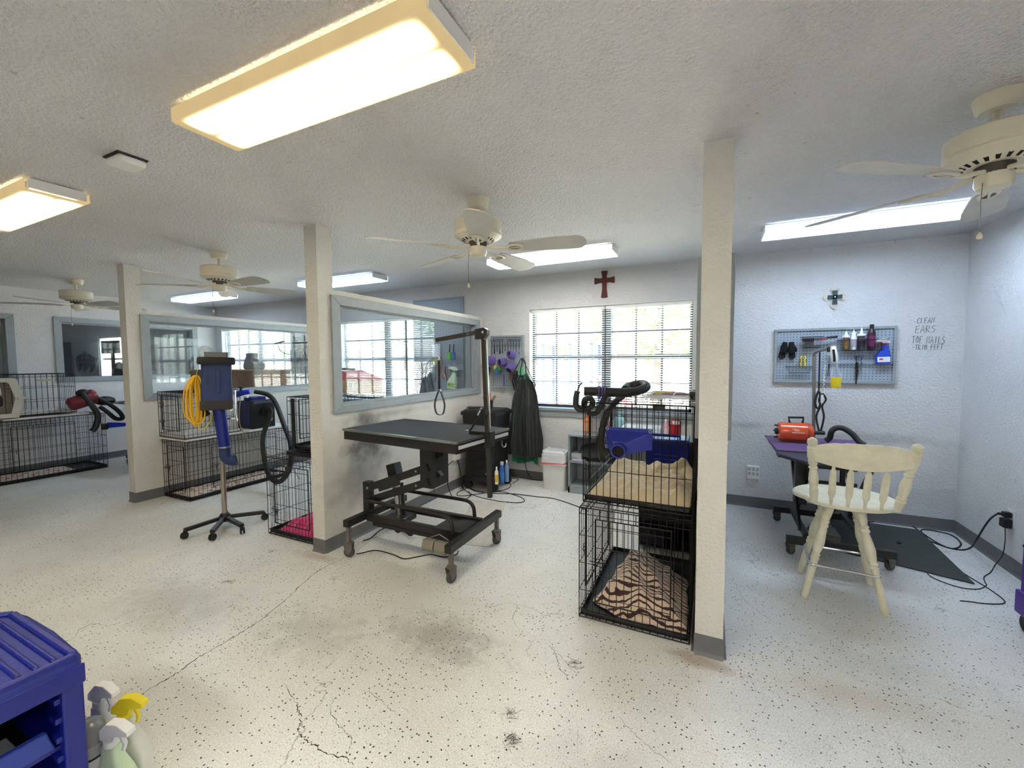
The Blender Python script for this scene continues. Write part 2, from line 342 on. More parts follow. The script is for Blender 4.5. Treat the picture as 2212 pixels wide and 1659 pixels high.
m_white = M('white_plastic', (228, 228, 224), .4)
m_fan = M('fan_cream', (222, 214, 192), .38, var=.06)
m_fanb = M('fan_blade', (196, 193, 182), .5, var=.08)
m_blue = M('blue_plastic', (18, 32, 128), .4, bump=(90, .08), var=.12, vscale=9)
m_blued = M('dusty_blue_plastic', (34, 52, 100), .55, bump=(50, .15), var=.2, vscale=7)
m_purple = M('purple_fabric', (92, 70, 140), .85, sheen=.3, bump=(160, .3))
m_clear = M('clear_plastic', (206, 212, 214), .2, alpha=.55)
m_red = M('red_plastic', (160, 26, 34), .4)
m_orange = M('orange_enamel', (222, 82, 28), .25, coat=.6, var=.05)
m_yellow = M('yellow_plastic', (238, 212, 40), .4)
m_cream = M('worn_cream_paint', (224, 217, 190), .5, bump=(40, .12), var=.16, vscale=9)
m_grey = M('grey_paint', (150, 158, 162), .5, var=.06)
m_dark = M('dark_hole', (8, 8, 8), .9)
m_ink = M('marker_ink', (46, 50, 58), .8)
m_green = M('green_cloth', (24, 128, 84), .5, sheen=.2)
# ------------------------------------------------------------------ structure
H = 2.44; XR = 1.855; XL = -8.20; YB = 4.65; YF = -2.6; YP = 2.183; PW = .125
WINX = [(-1.975, -.165), (-5.095, -3.41), (-8.045, -6.20)]
WZ0, WZ1 = .885, 2.055
def struct(name, mb, mat, **k):
    o = mb.build(name, mat, **k); o['kind'] = 'structure'; return o
fl = struct('floor', MB().bx(-15.2, XR+.1, YF, YB, -.12, 0), m_floor, smooth=False)
def crack(pts, w, z=.0006):
    P = catmull(pts, 10); mb = MB(); vs = []; rnd = random.Random(len(pts)*7+int(w*1e5))
    Q = []
    for i, p in enumerate(P):
        t = (P[min(i+1, len(P)-1)]-P[max(i-1, 0)]); n = Vector((-t.y, t.x, 0)).normalized()
        p = p+n*rnd.uniform(-.006, .006); ww = w*rnd.uniform(.35, 1.2)*(min(1, 6*i/len(P), 6*(len(P)-1-i)/len(P))*.9+.1)
        vs += [p+n*ww, p-n*ww]
    k = len(P)
    mb.add([(v.x, v.y, z) for v in vs], [(2*i, 2*i+1, 2*i+3, 2*i+2) for i in range(k-1)])
    return mb.build('crack', M('crack_dirt', (58, 52, 46), .9), fl, smooth=False)
def fp(*q): return [at('Z', 0, *p) for p in q]
crack(fp((250,1535),(310,1497),(380,1455),(430,1420),(500,1379),(560,1342),(620,1293),(660,1255),(690,1232),(730,1212),(768,1192)), .0026)
crack(fp((768,1192),(800,1168),(850,1138),(880,1120),(930,1085)), .0014)
crack(fp((765,1659),(745,1638),(700,1625),(665,1600),(645,1578),(650,1555),(640,1520),(610,1470)), .0024)
crack(fp((745,1638),(760,1600),(735,1570),(715,1535),(722,1505)), .0012)
crack(fp((1180,1390),(1200,1412),(1205,1432),(1215,1450),(1230,1470)), .0016)
crack(fp((860,1545),(830,1520),(805,1500),(780,1490)), .0011)
crack(fp((1590,1270),(1612,1300),(1640,1322),(1670,1345)), .0010)
crack(fp((1330,1540),(1370,1585),(1410,1620),(1450,1650)), .0010)
crack(fp((1250,800+660),(1205,1410),(1190,1395)), .0010)
# bits of hair on the floor
hair = MB()
for cx, cy, n in ((1108,1598,26),(1240,1432,24),(495,1258,14),(590,1190,8),(1098,1540,12)):
    c = at('Z', .002, cx, cy)
    for i in range(n):
        a = random.uniform(0, 6.28); r = random.uniform(.004, .03); p = c+Vector((random.gauss(0, .012), random.gauss(0, .012), 0))
        hair.tube([p, p+Vector((math.cos(a)*r, math.sin(a)*r, .002)), p+Vector((math.cos(a+1)*r*1.5, math.sin(a+1)*r*1.5, 0))], .0006, 3)
hb = hair.build('hair_tufts', M('dog_hair', (70, 62, 56), .9), fl); hb['kind'] = 'stuff'
struct('ceiling', MB().bx(-15.2, XR+.1, YF, YB+.1, H, H+.12), m_ceil, smooth=False)
wb = MB(); wall_boxes(wb, 'Y', YB, YB+.16, -15.2, XR+.12, 0, H, [(x0, x1, WZ0, WZ1) for x0, x1 in WINX]+[(-12.72, -11.62, 1.02, 2.05)])
merge(struct('wall_back', wb, m_wall_r, smooth=False))
struct('wall_right', MB().bx(XR, XR+.12, YF, YB, 0, H), m_wall_r, smooth=False)
LW = [(.688, 2.112, 1.223, 2.032), (2.608, 4.262, 1.223, 2.032)]
wlm = MB(); wall_boxes(wlm, 'X', XL-.125, XL, YF, YB, 0, H, LW)
merge(struct('wall_left', wlm, m_wall, smooth=False))
struct('wall_front', MB().bx(-15.2, XR+.12, YF-.12, YF, 0, H), m_wall, smooth=False)
struct('wall_office', MB().bx(-15.3, -15.2, YF, YB+.1, 0, H), m_wall, smooth=False)
def base_board(name, a, b, inward, parent=None):
    """vinyl cove base along the floor from a to b (xy), bulging inward"""
    a, b, n = Vector((*a, 0)), Vector((*b, 0)), Vector((*inward, 0)); mb = MB()
    prof = [(0, 0), (.016, 0), (.013, .004), (.006, .010), (.0035, .018), (.003, .1), (0, .1)]
    vs = [p+n*u+Vector((0, 0, v)) for p in (a, b) for u, v in prof]; k = len(prof)
    mb.add(vs, [(i, (i+1) % k, k+(i+1) % k, k+i) for i in range(k)]+[tuple(range(k)), tuple(range(k, 2*k))])
    o = mb.build(name, m_base, parent); 
    if parent is None: o['kind'] = 'structure'
    return o
base_board('baseboard_back', (XL, YB), (XR, YB), (0, -1)); base_board('baseboard_right', (XR, YF), (XR, YB), (-1, 0))
base_board('baseboard_left', (XL, YF), (XL, YB), (1, 0)); base_board('baseboard_front', (XL, YF), (XR, YF), (0, 1))
def picture_frame(mb, axis, c, sgn, u0, u1, z0, z1, w=.08, t=.02, wt=None, wb_=None):
    """four mitred boards round an opening; outer u0..u1, z0..z1"""
    wt = wt or w; wb_ = wb_ or w
    O = [(u0, z0), (u1, z0), (u1, z1), (u0, z1)]; I = [(u0+w, z0+wb_), (u1-w, z0+wb_), (u1-w, z1-wt), (u0+w, z1-wt)]
    out = []
    for i in range(4):
        j = (i+1) % 4; poly = [O[i], O[j], I[j], I[i]]
        if axis == 'X': out.append(MB().prism(poly, (c, 0, 0), (0, 1, 0), (0, 0, 1), (sgn, 0, 0), t))
        else: out.append(MB().prism(poly, (0, c, 0), (1, 0, 0), (0, 0, 1), (0, sgn, 0), t))
    return out
nwin = [0]
def glazing(x0, x1, y0, y1, z0, z1, tw=.08, tt=.07, tb=.055, left=True):
    """trimmed internal window through a wall running along Y, faces at x0 and x1; outer trim y0..y1,z0..z1"""
    nwin[0] += 1
    root = thing('window_%d' % nwin[0], None, None, ((x0+x1)/2, (y0+y1)/2, z0), kind='structure')
    for c, s in ((x1, 1), (x0, -1)):
        for mb in picture_frame(None, 'X', c, s, y0, y1, z0, z1, tw, .02, tt, tb): mb.build('trim_board', m_trim, root, smooth=False, bevel=.003)
    iy0, iy1, iz0, iz1 = y0+tw, y1-tw, z0+tb, z1-tt; d = .012
    j = MB().bx(x0, x1, iy0-d, iy0, iz0-d, iz1+d).bx(x0, x1, iy1, iy1+d, iz0-d, iz1+d).bx(x0, x1, iy0, iy1, iz0-d, iz0).bx(x0, x1, iy0, iy1, iz1, iz1+d)
    j.build('jamb', m_trim, root, smooth=False)
    xm = (x0+x1)/2; s = MB()
    for c in (xm-.014, xm+.006):
        s.bx(c, c+.008, iy0, iy0+.018, iz0, iz1).bx(c, c+.008, iy1-.018, iy1, iz0, iz1).bx(c, c+.008, iy0, iy1, iz0, iz0+.018).bx(c, c+.008, iy0, iy1, iz1-.018, iz1)
    s.build('glass_stop', m_trim, root, smooth=False)
    MB().bx(xm-.003, xm+.003, iy0, iy1, iz0, iz1).build('pane', m_pglass, root, smooth=False)
    return root
def partition(name, x0, shelf=False):
    x1 = x0+PW; mb = MB(); PT = 1.99; yo0, yo1, zo0, zo1 = 2.29, 4.535, 1.045, 1.948
    wall_boxes(mb, 'X', x0, x1, YP, YB, 0, PT, [(yo0+.068, yo1-.068, zo0+.043, zo1-.058)])
    o = struct(name, mb, m_part, smooth=False); merge(o)
    post = MB().bx(x0, x1, YP, YP+.136, PT, H).build('post', m_part, o, smooth=False)
    for nm, a, b, n in (('baseboard', (x0, YP), (x0, YB), (-1, 0)), ('baseboard', (x1, YP), (x1, YB), (1, 0)), ('baseboard', (x0-.003, YP), (x1+.003, YP), (0, -1))):
        base_board(nm, a, b, n, o)
    glazing(x0, x1, yo0, yo1, zo0, zo1)
    return o
PX = [-.047, -2.725, -5.475]
partition('wall_right_partition', PX[0]); partition('wall_middle_partition', PX[1]); partition('wall_left_partition', PX[2])
glazing(XL-.125, XL, .62, 2.18, 1.18, 2.09); glazing(XL-.125, XL, 2.54, 4.33, 1.18, 2.09)
# ------------------------------------------------------------------ outside windows with blinds
m_bronze = M('bronze_aluminium', (74, 66, 60), .4, metal=.3)
def blind_material():
    m = bpy.data.materials.new('blind_vinyl'); m.use_nodes = True; N, L = m.node_tree.nodes, m.node_tree.links
    b = N['Principled BSDF']; b.inputs['Base Color'].default_value = (*srgb((240, 240, 236)), 1); b.inputs['Roughness'].default_value = .45
    t = N.new('ShaderNodeBsdfTranslucent'); t.inputs[0].default_value = (.9, .9, .88, 1); mx = N.new('ShaderNodeMixShader'); mx.inputs[0].default_value = .22
    L.new(b.outputs[0], mx.inputs[1]); L.new(t.outputs[0], mx.inputs[2]); L.new(mx.outputs[0], N['Material Output'].inputs[0]); return m
m_blind = blind_material()
slat_mesh = {}
def outside_window(i, x0, x1, blind=True, wandpx=None):
    nwin[0] += 1
    root = thing('window_%d' % nwin[0], None, None, ((x0+x1)/2, YB+.08, WZ0), kind='structure')
    xm = (x0+x1)/2; yg = YB+.12
    MB().bx(x0-.005, x1+.005, YB-.03, YB+.10, WZ0-.03, WZ0+.004).build('window_sill', m_trim, root, smooth=False, bevel=.004)
    MB().bx(x0-.01, x1+.01, YB-.014, YB, WZ0-.10, WZ0-.03).build('apron_board', m_trim, root, smooth=False, bevel=.003)
    r = MB().bx(x0, x0+.006, YB, YB+.16, WZ0, WZ1).bx(x1-.006, x1, YB, YB+.16, WZ0, WZ1).bx(x0, x1, YB, YB+.16, WZ1-.006, WZ1)
    r.build('reveal', m_trimw, root, smooth=False)
    MB().bx(xm-.022, xm+.022, YB+.085, YB+.15, WZ0, WZ1).build('mullion', m_bronze, root, smooth=False)
    for a, b in ((x0+.006, xm-.022), (xm+.022, x1-.006)):
        f = MB(); zm = (WZ0+WZ1)/2+.01
        f.bx(a, a+.03, YB+.10, YB+.14, WZ0, WZ1).bx(b-.03, b, YB+.10, YB+.14, WZ0, WZ1).bx(a, b, YB+.10, YB+.14, WZ0, WZ0+.035).bx(a, b, YB+.10, YB+.14, WZ1-.03, WZ1).bx(a, b, YB+.10, YB+.14, zm-.025, zm+.025)
        f.build('sash', m_bronze, root, smooth=False)
        for k in (1, 2):
            c = a+.03+(b-a-.06)*k/3; MB().bx(c-.0105, c+.0105, YB+.112, YB+.128, WZ0+.035, WZ1-.03).build('muntin', m_bronze, root, smooth=False)
        for z in ((WZ0+.035+zm-.025)/2, (zm+.025+WZ1-.03)/2): MB().bx(a+.03, b-.03, YB+.112, YB+.128, z-.0105, z+.0105).build('muntin', m_bronze, root, smooth=False)
        for z0, z1 in ((WZ0+.035, zm-.025), (zm+.025, WZ1-.03)): MB().bx(a+.03, b-.03, yg, yg+.004, z0, z1).build('pane', m_glass, root, smooth=False)
    if not blind: return root
    for h, (a, b) in enumerate(((x0+.012, xm-.006), (xm+.006, x1-.012))):
        bl = thing('window_blind', 'white horizontal slat blind over the %s half of the %s window' % (('left', 'right')[h], ('right-hand', 'middle', 'far left')[i]), 'blind', ((a+b)/2, YB+.045, WZ0+.05), group='white blinds in the back windows')
        MB().bx(a, b, YB+.025, YB+.062, WZ1-.045, WZ1-.008).build('head_rail', m_blind, bl, smooth=False, bevel=.003)
        MB().bx(a, b, YB+.032, YB+.056, WZ0+.048, WZ0+.062).build('bottom_rail', m_blind, bl, smooth=False, bevel=.003)
        n = 42; z0, z1 = WZ0+.078, WZ1-.06; L = b-a
        key = round(L, 3)
        if key not in slat_mesh:
            s = MB(); nn = 4; vs = []
            for xx in (-L/2, L/2):
                for j in range(nn+1):
                    u = j/nn-.5; vs.append((xx, u*.024, .0022*(1-4*u*u)-u*.011))
            s.add(vs, [(j, j+1, nn+2+j, nn+1+j) for j in range(nn)])
            so = s.build('slat', m_blind, None); slat_mesh[key] = so.data; bpy.data.objects.remove(so)
        for j in range(n):
            o = bpy.data.objects.new('slat', slat_mesh[key]); COL.objects.link(o); o.parent = bl
            o.location = (0, 0, z0+(z1-z0)*j/(n-1)-(WZ0+.05))
        for cx in (a+.12, (a+b)/2, b-.12): MB().cyl((cx, YB+.031, WZ0+.06), (cx, YB+.031, WZ1-.04), .0009, n=4).build('ladder_cord', m_blind, bl)
        MB().cyl((a+.075, YB+.02, WZ1-.05), (a+.075, YB+.018, WZ1-.66), .0035, n=6).build('tilt_wand', M('grey_wand', (150, 150, 150), .4), bl)
    return root
for i, (x0, x1) in enumerate(WINX): outside_window(i, x0, x1)
# office beyond the left wall: window
nwin[0] += 1
ow = thing('window_%d' % nwin[0], None, None, (-12.17, YB+.08, 1.02), kind='structure')
f = MB().bx(-12.72, -12.68, YB+.02, YB+.14, 1.02, 2.05).bx(-11.66, -11.62, YB+.02, YB+.14, 1.02, 2.05).bx(-12.72, -11.62, YB+.02, YB+.14, 2.01, 2.05).bx(-12.72, -11.62, YB+.02, YB+.14, 1.02, 1.06).bx(-12.72, -11.62, YB+.08, YB+.12, 1.52, 1.56)
f.build('sash', m_trimw, ow, smooth=False)
MB().bx(-12.68, -11.66, YB+.1, YB+.104, 1.06, 2.01).build('pane', m_glass, ow, smooth=False)
# nail holes and screws in the back wall
# ------------------------------------------------------------------ outdoors
m_lawn = M('sunlit_grass', (180, 178, 164), .9, var=.35, vscale=3)
struct('lawn', MB().bx(-60, 40, YB+.17, 90, -.22, -.12), m_lawn, smooth=False)
def tree(x, y, h, r, label, seed, lowest=.3):
    t = thing('leafy_tree', label, 'tree', (x, y, -.12), group=None); rnd = random.Random(seed)
    MB().tube([(x, y, -.12), (x+.1, y, h*.35), (x, y+.1, h*.7)], .16, 8, rf=lambda u: 1-.6*u).build('trunk', M('bark', (84, 70, 56), .9, bump=(20, .4)), t)
    c = MB()
    for i in range(1500):
        while True:
            p = Vector((rnd.uniform(-1, 1), rnd.uniform(-1, 1), rnd.uniform(-1, 1)))
            if .25 < p.length < 1: break
        q = Vector((x+p.x*r, y+p.y*r, h*(lowest+(1-lowest)*.5)+p.z*h*(1-lowest)*.5)); s = rnd.uniform(.10, .2)
        m = Matrix.Rotation(rnd.uniform(0, 6.3), 3, 'Z') @ Matrix.Rotation(rnd.uniform(0, 3), 3, 'X')
        c.add([q+m @ Vector(v) for v in ((-s, 0, 0), (0, -s*.5, .03), (s, 0, 0), (0, s*.5, .03))], [(0, 1, 2, 3)])
    l = c.build('foliage', M('leaves_%d' % (seed % 2), ((104, 146, 58), (138, 172, 78))[seed % 2], .7, var=.3, vscale=1), t, smooth=False); l['kind'] = 'stuff'
tree(-1.2, 10.5, 4.6, 1.9, 'bushy green tree outside behind the right-hand window', 3)
tree(3.0, 14.0, 5.5, 2.3, 'tall green tree outside at the right of the window', 4)
tree(-6.6, 20.0, 5.2, 2.0, 'green tree outside seen between the first two windows', 5)
tree(-8.8, 12.0, 5.0, 2.2, 'spreading green tree outside behind the middle window', 6)
tree(-12.6, 15.0, 5.6, 2.4, 'pale green tree outside far to the left', 8)
tree(-17.5, 13.0, 5.0, 2.4, 'green tree outside behind the far left window', 9)
fence = thing('picket_fence', 'white wooden board fence along the lawn outside', 'fence', (0, 16.5, -.12))
m_fence = M('fence_white', (224, 224, 220), .7)
for z in (.5, 1.2): MB().bx(-24, 8, 16.53, 16.57, z, z+.09).build('rail', m_fence, fence, smooth=False)
bd = MB().bx(-.08, .08, -.012, .012, 0, 1.55).build('board', m_fence, None, smooth=False); bdm = bd.data; bpy.data.objects.remove(bd)
for k in range(150):
    o = bpy.data.objects.new('board', bdm); COL.objects.link(o); o.parent = fence; o.location = (-24+k*.213, 0, 0)
pg = thing('climbing_frame', 'blue and red playground climbing frame outside on the grass', 'playground', (-3.9, 11.4, -.12))
mbp = M('playground_blue', (36, 66, 170), .4); mrp = M('playground_red', (196, 40, 44), .4)
for x in (-4.9, -4.3, -3.5, -2.9):
    for y in (11.1, 12.0): MB().cyl((x, y, -.12), (x, y, 1.9), .05, n=8).build('post', mbp, pg)
MB().bx(-5.0, -2.8, 11.1, 12.0, .95, 1.02).build('deck', mrp, pg, smooth=False)
MB().prism([(-1.2, 0), (1.2, 0), (0, .6)], (-3.9, 11.0, 1.9), (1, 0, 0), (0, 0, 1), (0, 1, 0), 1.1).build('roof', mrp, pg, smooth=False)
MB().bar((-2.8, 11.5, .98), (-1.6, 11.4, .0), .5, .05).build('slide', mrp, pg, smooth=False)
# ------------------------------------------------------------------ ceiling lights
def lens_material(name, col, hi, lo):
    m = bpy.data.materials.new(name); m.use_nodes = True; N, L = m.node_tree.nodes, m.node_tree.links
    N.remove(N['Principled BSDF']); out = N['Material Output']
    tc = N.new('ShaderNodeTexCoord'); sp = N.new('ShaderNodeSeparateXYZ'); L.new(tc.outputs['Object'], sp.inputs[0])
    def mt(op, a, b=None, c=None):
        n = N.new('ShaderNodeMath'); n.operation = op
        for k, v in enumerate((a, b, c)):
            if v is None: continue
            if isinstance(v, (int, float)): n.inputs[k].default_value = v
            else: L.new(v, n.inputs[k])
        return n.outputs[0]
    y = mt('ABSOLUTE', mt('SUBTRACT', mt('ABSOLUTE', sp.outputs[1]), .06))
    x = mt('ABSOLUTE', sp.outputs[0])
    def sm(v, f0, f1):
        n = N.new('ShaderNodeMapRange'); n.interpolation_type = 'SMOOTHSTEP'; L.new(v, n.inputs['Value']); n.inputs['From Min'].default_value = f0; n.inputs['From Max'].default_value = f1; return n.outputs[0]
    t = mt('MULTIPLY', sm(y, .069, .0), sm(x, .575, .49))
    ns = N.new('ShaderNodeTexNoise'); ns.inputs['Scale'].default_value = 5; L.new(tc.outputs['Object'], ns.inputs['Vector'])
    st = mt('MULTIPLY_ADD', t, hi-lo, lo); st = mt('MULTIPLY', st, mt('MULTIPLY_ADD', ns.outputs['Fac'], .3, .85))
    e = N.new('ShaderNodeEmission'); mx = N.new('ShaderNodeMix'); mx.data_type = 'RGBA'; mx.inputs['A'].default_value = ((1, .74, .36, 1) if col[2] < .8 else (*col, 1)); mx.inputs['B'].default_value = (*col, 1)
    L.new(t, mx.inputs['Factor']); L.new(mx.outputs['Result'], e.inputs[0]); L.new(st, e.inputs[1])
    g = N.new('ShaderNodeBsdfGlossy'); g.inputs['Roughness'].default_value = .3; g.inputs[0].default_value = (.05, .05, .05, 1)
    ad = N.new('ShaderNodeAddShader'); L.new(e.outputs[0], ad.inputs[0]); L.new(g.outputs[0], ad.inputs[1]); L.new(ad.outputs[0], out.inputs[0]); return m
m_lw = lens_material('warm_lens', WARM, LENS_WARM*1.9, .125); m_lc = lens_material('cool_lens', COOL, LENS_COOL*2.0, .35); m_ln = lens_material('neutral_lens', NEUTRAL, LENS_COOL*1.9, .3); m_ld = lens_material('cool_lens_dim', COOL, LENS_COOL*1.5, .3); m_lb = lens_material('fill_lens', NEUTRAL, LENS_COOL*3.7, .3)
m_house = M('fixture_enamel', (150, 152, 154), .5); m_cap = M('fixture_end_cap', (232, 232, 230), .5)
def light(x, y, warm, label, group=None):
    L, Wd, D = 1.206, .262, .068
    root = local_thing('ceiling_light', label, 'light', group)
    MB().bx(-L/2+.014, L/2-.014, -Wd/2+.035, Wd/2-.035, -.045, 0).build('housing', m_house, root, smooth=False)
    for s in (-1, 1):
        xx = s*(L/2); poly = [(-Wd/2+.03, -.004), (-Wd/2+.014, -.02), (-Wd/2+.014, -D+.012), (Wd/2-.014, -D+.012), (Wd/2-.014, -.02), (Wd/2-.03, -.004)]
        MB().prism(poly, (xx-s*.010, 0, 0), (0, 1, 0), (0, 0, 1), (s, 0, 0), .0125).build('end_cap', m_cap, root, smooth=False)
    poly = [(-Wd/2, -.014), (-Wd/2, -D+.006), (-Wd/2+.008, -D), (Wd/2-.008, -D), (Wd/2, -D+.006), (Wd/2, -.014), (Wd/2-.004, -.014), (Wd/2-.004, -D+.008), (Wd/2-.010, -D+.004), (-Wd/2+.010, -D+.004), (-Wd/2+.004, -D+.008), (-Wd/2+.004, -.014)]
    MB().prism(poly, (-L/2, 0, 0), (0, 1, 0), (0, 0, 1), (1, 0, 0), L).build('lens', (m_lc, m_lw, m_ln, m_lb, m_ld)[warm], root, smooth=False)
    return place(root, (x, y, H))
light(-1.301, 1.082, 1, 'large warm yellow fluorescent fixture nearest the camera on the ceiling')
light(-3.915, 1.082, 1, 'warm yellow fluorescent fixture at the left edge, beyond the white smoke alarm')
light(.950, 3.77, 0, 'cool white fluorescent fixture over the right bay behind the right ceiling fan')
light(-1.378, 3.75, 2, 'cool white fluorescent fixture over the wooden cross wall, behind the middle fan')
light(-4.02, 3.72, 4, 'cool white fluorescent fixture partly hidden by the middle post')
light(-6.83, 3.72, 4, 'cool white fluorescent fixture farthest left, below a fan blade')
light(-1.301, -1.0, 3, 'unseen fluorescent fixture added on the ceiling behind the camera, second from the right');  # out-of-view fill lamp, added to brighten the near floor
light(1.05, -.75, 3, 'unseen fluorescent fixture added on the ceiling behind the camera at the right')  # second added fill lamp, also out of view and stronger than the others
# ------------------------------------------------------------------ smoke alarm
sa = thing('smoke_alarm', 'white box-shaped smoke alarm on the ceiling beside the warm lights', 'alarm', (-2.60, 1.095, H))
MB().bx(-2.672, -2.528, 1.035, 1.155, H-.006, H).build('base_plate', M('alarm_shadow_gap', (60, 58, 54), .7), sa, smooth=False)  # plate's dark colour stands in for the shadow gap above the cover
MB().prism([(-.068, -.056), (.068, -.056), (.068, .056), (-.068, .056)], (-2.60, 1.095, H-.04), (1, 0, 0), (0, 1, 0), (0, 0, 1), .034).build('cover', m_white, sa, bevel=.012)
# ------------------------------------------------------------------ ceiling fans
def fan(x, y, th, label, near=False):
    r = local_thing('ceiling_fan', label, 'fan', 'cream ceiling fans')
    MB().lathe([(.052, -.06), (.062, -.05), (.066, -.03), (.070, -.012), (.070, 0)], n=28).build('canopy', m_fan, r)
    MB().cyl((0, 0, -.05), (0, 0, -.14), .013, n=12).build('downrod', m_fan, r)
    MB().lathe([(.03, -.122), (.05, -.128), (.120, -.134), (.138, -.138), (.146, -.146), (.146, -.206), (.1425, -.209), (.1425, -.213), (.146, -.216), (.145, -.230), (.138, -.236), (.075, -.262)], n=40).build('motor_housing', m_fan, r, angle=22)
    for k in range(20):
        a = 2*PI*k/20; m = Matrix.Rotation(a, 3, 'Z'); 
        q = [m @ Vector(v) for v in ((.082, -.005, -.2600), (.126, -.010, -.2360), (.126, .010, -.2360), (.082, .005, -.2600))]
        MB().add(q+[p-Vector((0, 0, .0016)) for p in q], [(0, 1, 2, 3), (7, 6, 5, 4), (0, 4, 5, 1), (1, 5, 6, 2), (2, 6, 7, 3), (3, 7, 4, 0)]).build('vent_slot', m_dark, r, smooth=False)
    MB().lathe([(.052, -.300), (.056, -.290), (.056, -.255)], n=24).build('flywheel', M('fan_groove', (70, 64, 56), .6), r)
    MB().lathe([(.0001, -.350), (.036, -.350), (.048, -.344), (.054, -.330), (.054, -.285), (.052, -.280)], n=28).build('switch_cup', m_fan, r)
    for k in range(5):
        a = R(th+72*k); m = Matrix.Rotation(a, 3, 'Z')@Matrix.Rotation(R(-13), 3, 'X'); zb = -.304
        n = 20; up = []; 
        x0, x1 = .205, .665
        def hw(u): return .052+.022*min(1, u*1.6)
        pts = [(x0, -.040), (x0+.012, -.052)]
        for j in range(n+1):
            u = j/n; pts.append((x0+.012+(x1-x0-.072)*u, -hw(u)))
        for j in range(1, 10):
            t = -PI/2+PI*j/10; pts.append((x1-.062+.062*math.cos(t), hw(1)*math.sin(t)*1.0))
        for j in range(n+1):
            u = 1-j/n; pts.append((x0+.012+(x1-x0-.072)*u, hw(u)))
        pts += [(x0+.012, .052), (x0, .040)]
        vs = [m @ Vector((p[0], p[1], 0))+Vector((0, 0, zb)) for p in pts]; vt = [v+m @ Vector((0, 0, .005)) for v in vs]; kk = len(pts)
        MB().add(vs+vt, [tuple(reversed(range(kk))), tuple(range(kk, 2*kk))]+[(i, (i+1) % kk, kk+(i+1) % kk, kk+i) for i in range(kk)]).build('blade', m_fanb, r, smooth=False)
        ir = MB()
        def T(v): return m @ Vector(v)+Vector((0, 0, zb))
        ir.tube([T(v) for v in ((.050, 0, .016), (.09, 0, .008), (.13, 0, -.003), (.165, 0, -.006), (.19, 0, -.005))], .009, 8)
        tear = [(.165, 0), (.19, -.026), (.225, -.036), (.262, -.033), (.285, -.015), (.29, 0), (.285, .015), (.262, .033), (.225, .036), (.19, .026)]
        inn = [(.192, 0), (.205, -.014), (.228, -.022), (.252, -.02), (.265, -.01), (.268, 0), (.265, .01), (.252, .02), (.228, .022), (.205, .014)]
        A = [T((u, v, -.007)) for u, v in tear]; B = [T((u, v, -.009)) for u, v in inn]; C_ = [T((u, v, -.001)) for u, v in tear]
        ir.add(A+B+C_, [(i, (i+1) % 10, 10+(i+1) % 10, 10+i) for i in range(10)]+[(i, 20+i, 20+(i+1) % 10, (i+1) % 10) for i in range(10)])
        ir.tube([T((.192, 0, -.006)), T((.268, 0, -.006))], .005, 6)
        ir.build('blade_iron', m_fan, r)
    cx, cy = -.045, -.035
    MB().tube([(cx, cy, -.33), (cx-.004, cy-.004, -.40), (cx-.002, cy-.003, -.52)], .0014, 5).build('pull_chain', M('brass_chain', (120, 108, 86), .4, metal=.6), r)
    MB().lathe([(.0001, -.030), (.008, -.027), (.0095, -.018), (.006, -.006), (.002, 0)], (cx-.002, cy-.003, -.515), 12).build('chain_pendant', m_fan, r)
    return place(r, (x, y, H))
fan(-1.318, 2.30, 12, 'cream five-blade ceiling fan in the middle, between the two nearer posts')
fan(.972, 2.29, 70, 'cream five-blade ceiling fan cut by the right edge of the photo')
fan(-4.048, 2.347, -2, 'cream five-blade ceiling fan just left of the middle post')
fan(-6.858, 2.339, 12, 'cream five-blade ceiling fan farthest left, behind the left post')
# ------------------------------------------------------------------ wire crates
def wires(mb, O, U, V, L, Hh, pu, pv, r, skip=None, frame=.003, diag=False):
    """grid of wires on plane O,U,V of size L x Hh; skip = (u0,u1,v0,v1) left open"""
    O, U, V = Vector(O), Vector(U), Vector(V)
    def seg(u0, v0, u1, v1, rr): mb.tube([O+U*u0+V*v0, O+U*u1+V*v1], rr, 4, caps=False)
    n = max(2, round(L/pu)); m = max(1, round(Hh/pv))
    for i in range(n+1):
        u = L*i/n; rr = frame if i in (0, n) else r
        if skip and skip[0]+1e-3 < u < skip[1]-1e-3: seg(u, 0, u, skip[2], rr); seg(u, skip[3], u, Hh, rr)
        else: seg(u, 0, u, Hh, rr)
    rows = [Hh*j/m for j in range(m+1)]+[Hh-.035, .035]
    for v in rows:
        rr = frame if v in (0, Hh) else r
        if skip and skip[2]+1e-3 < v < skip[3]-1e-3: seg(0, v, skip[0], v, rr); seg(skip[1], v, L, v, rr)
        else: seg(0, v, L, v, rr)
    if skip:
        a, b, c, d = skip
        for q in ((a,c,b,c),(a,d,b,d),(a,c,a,d),(b,c,b,d)): seg(*q, frame)
    return mb
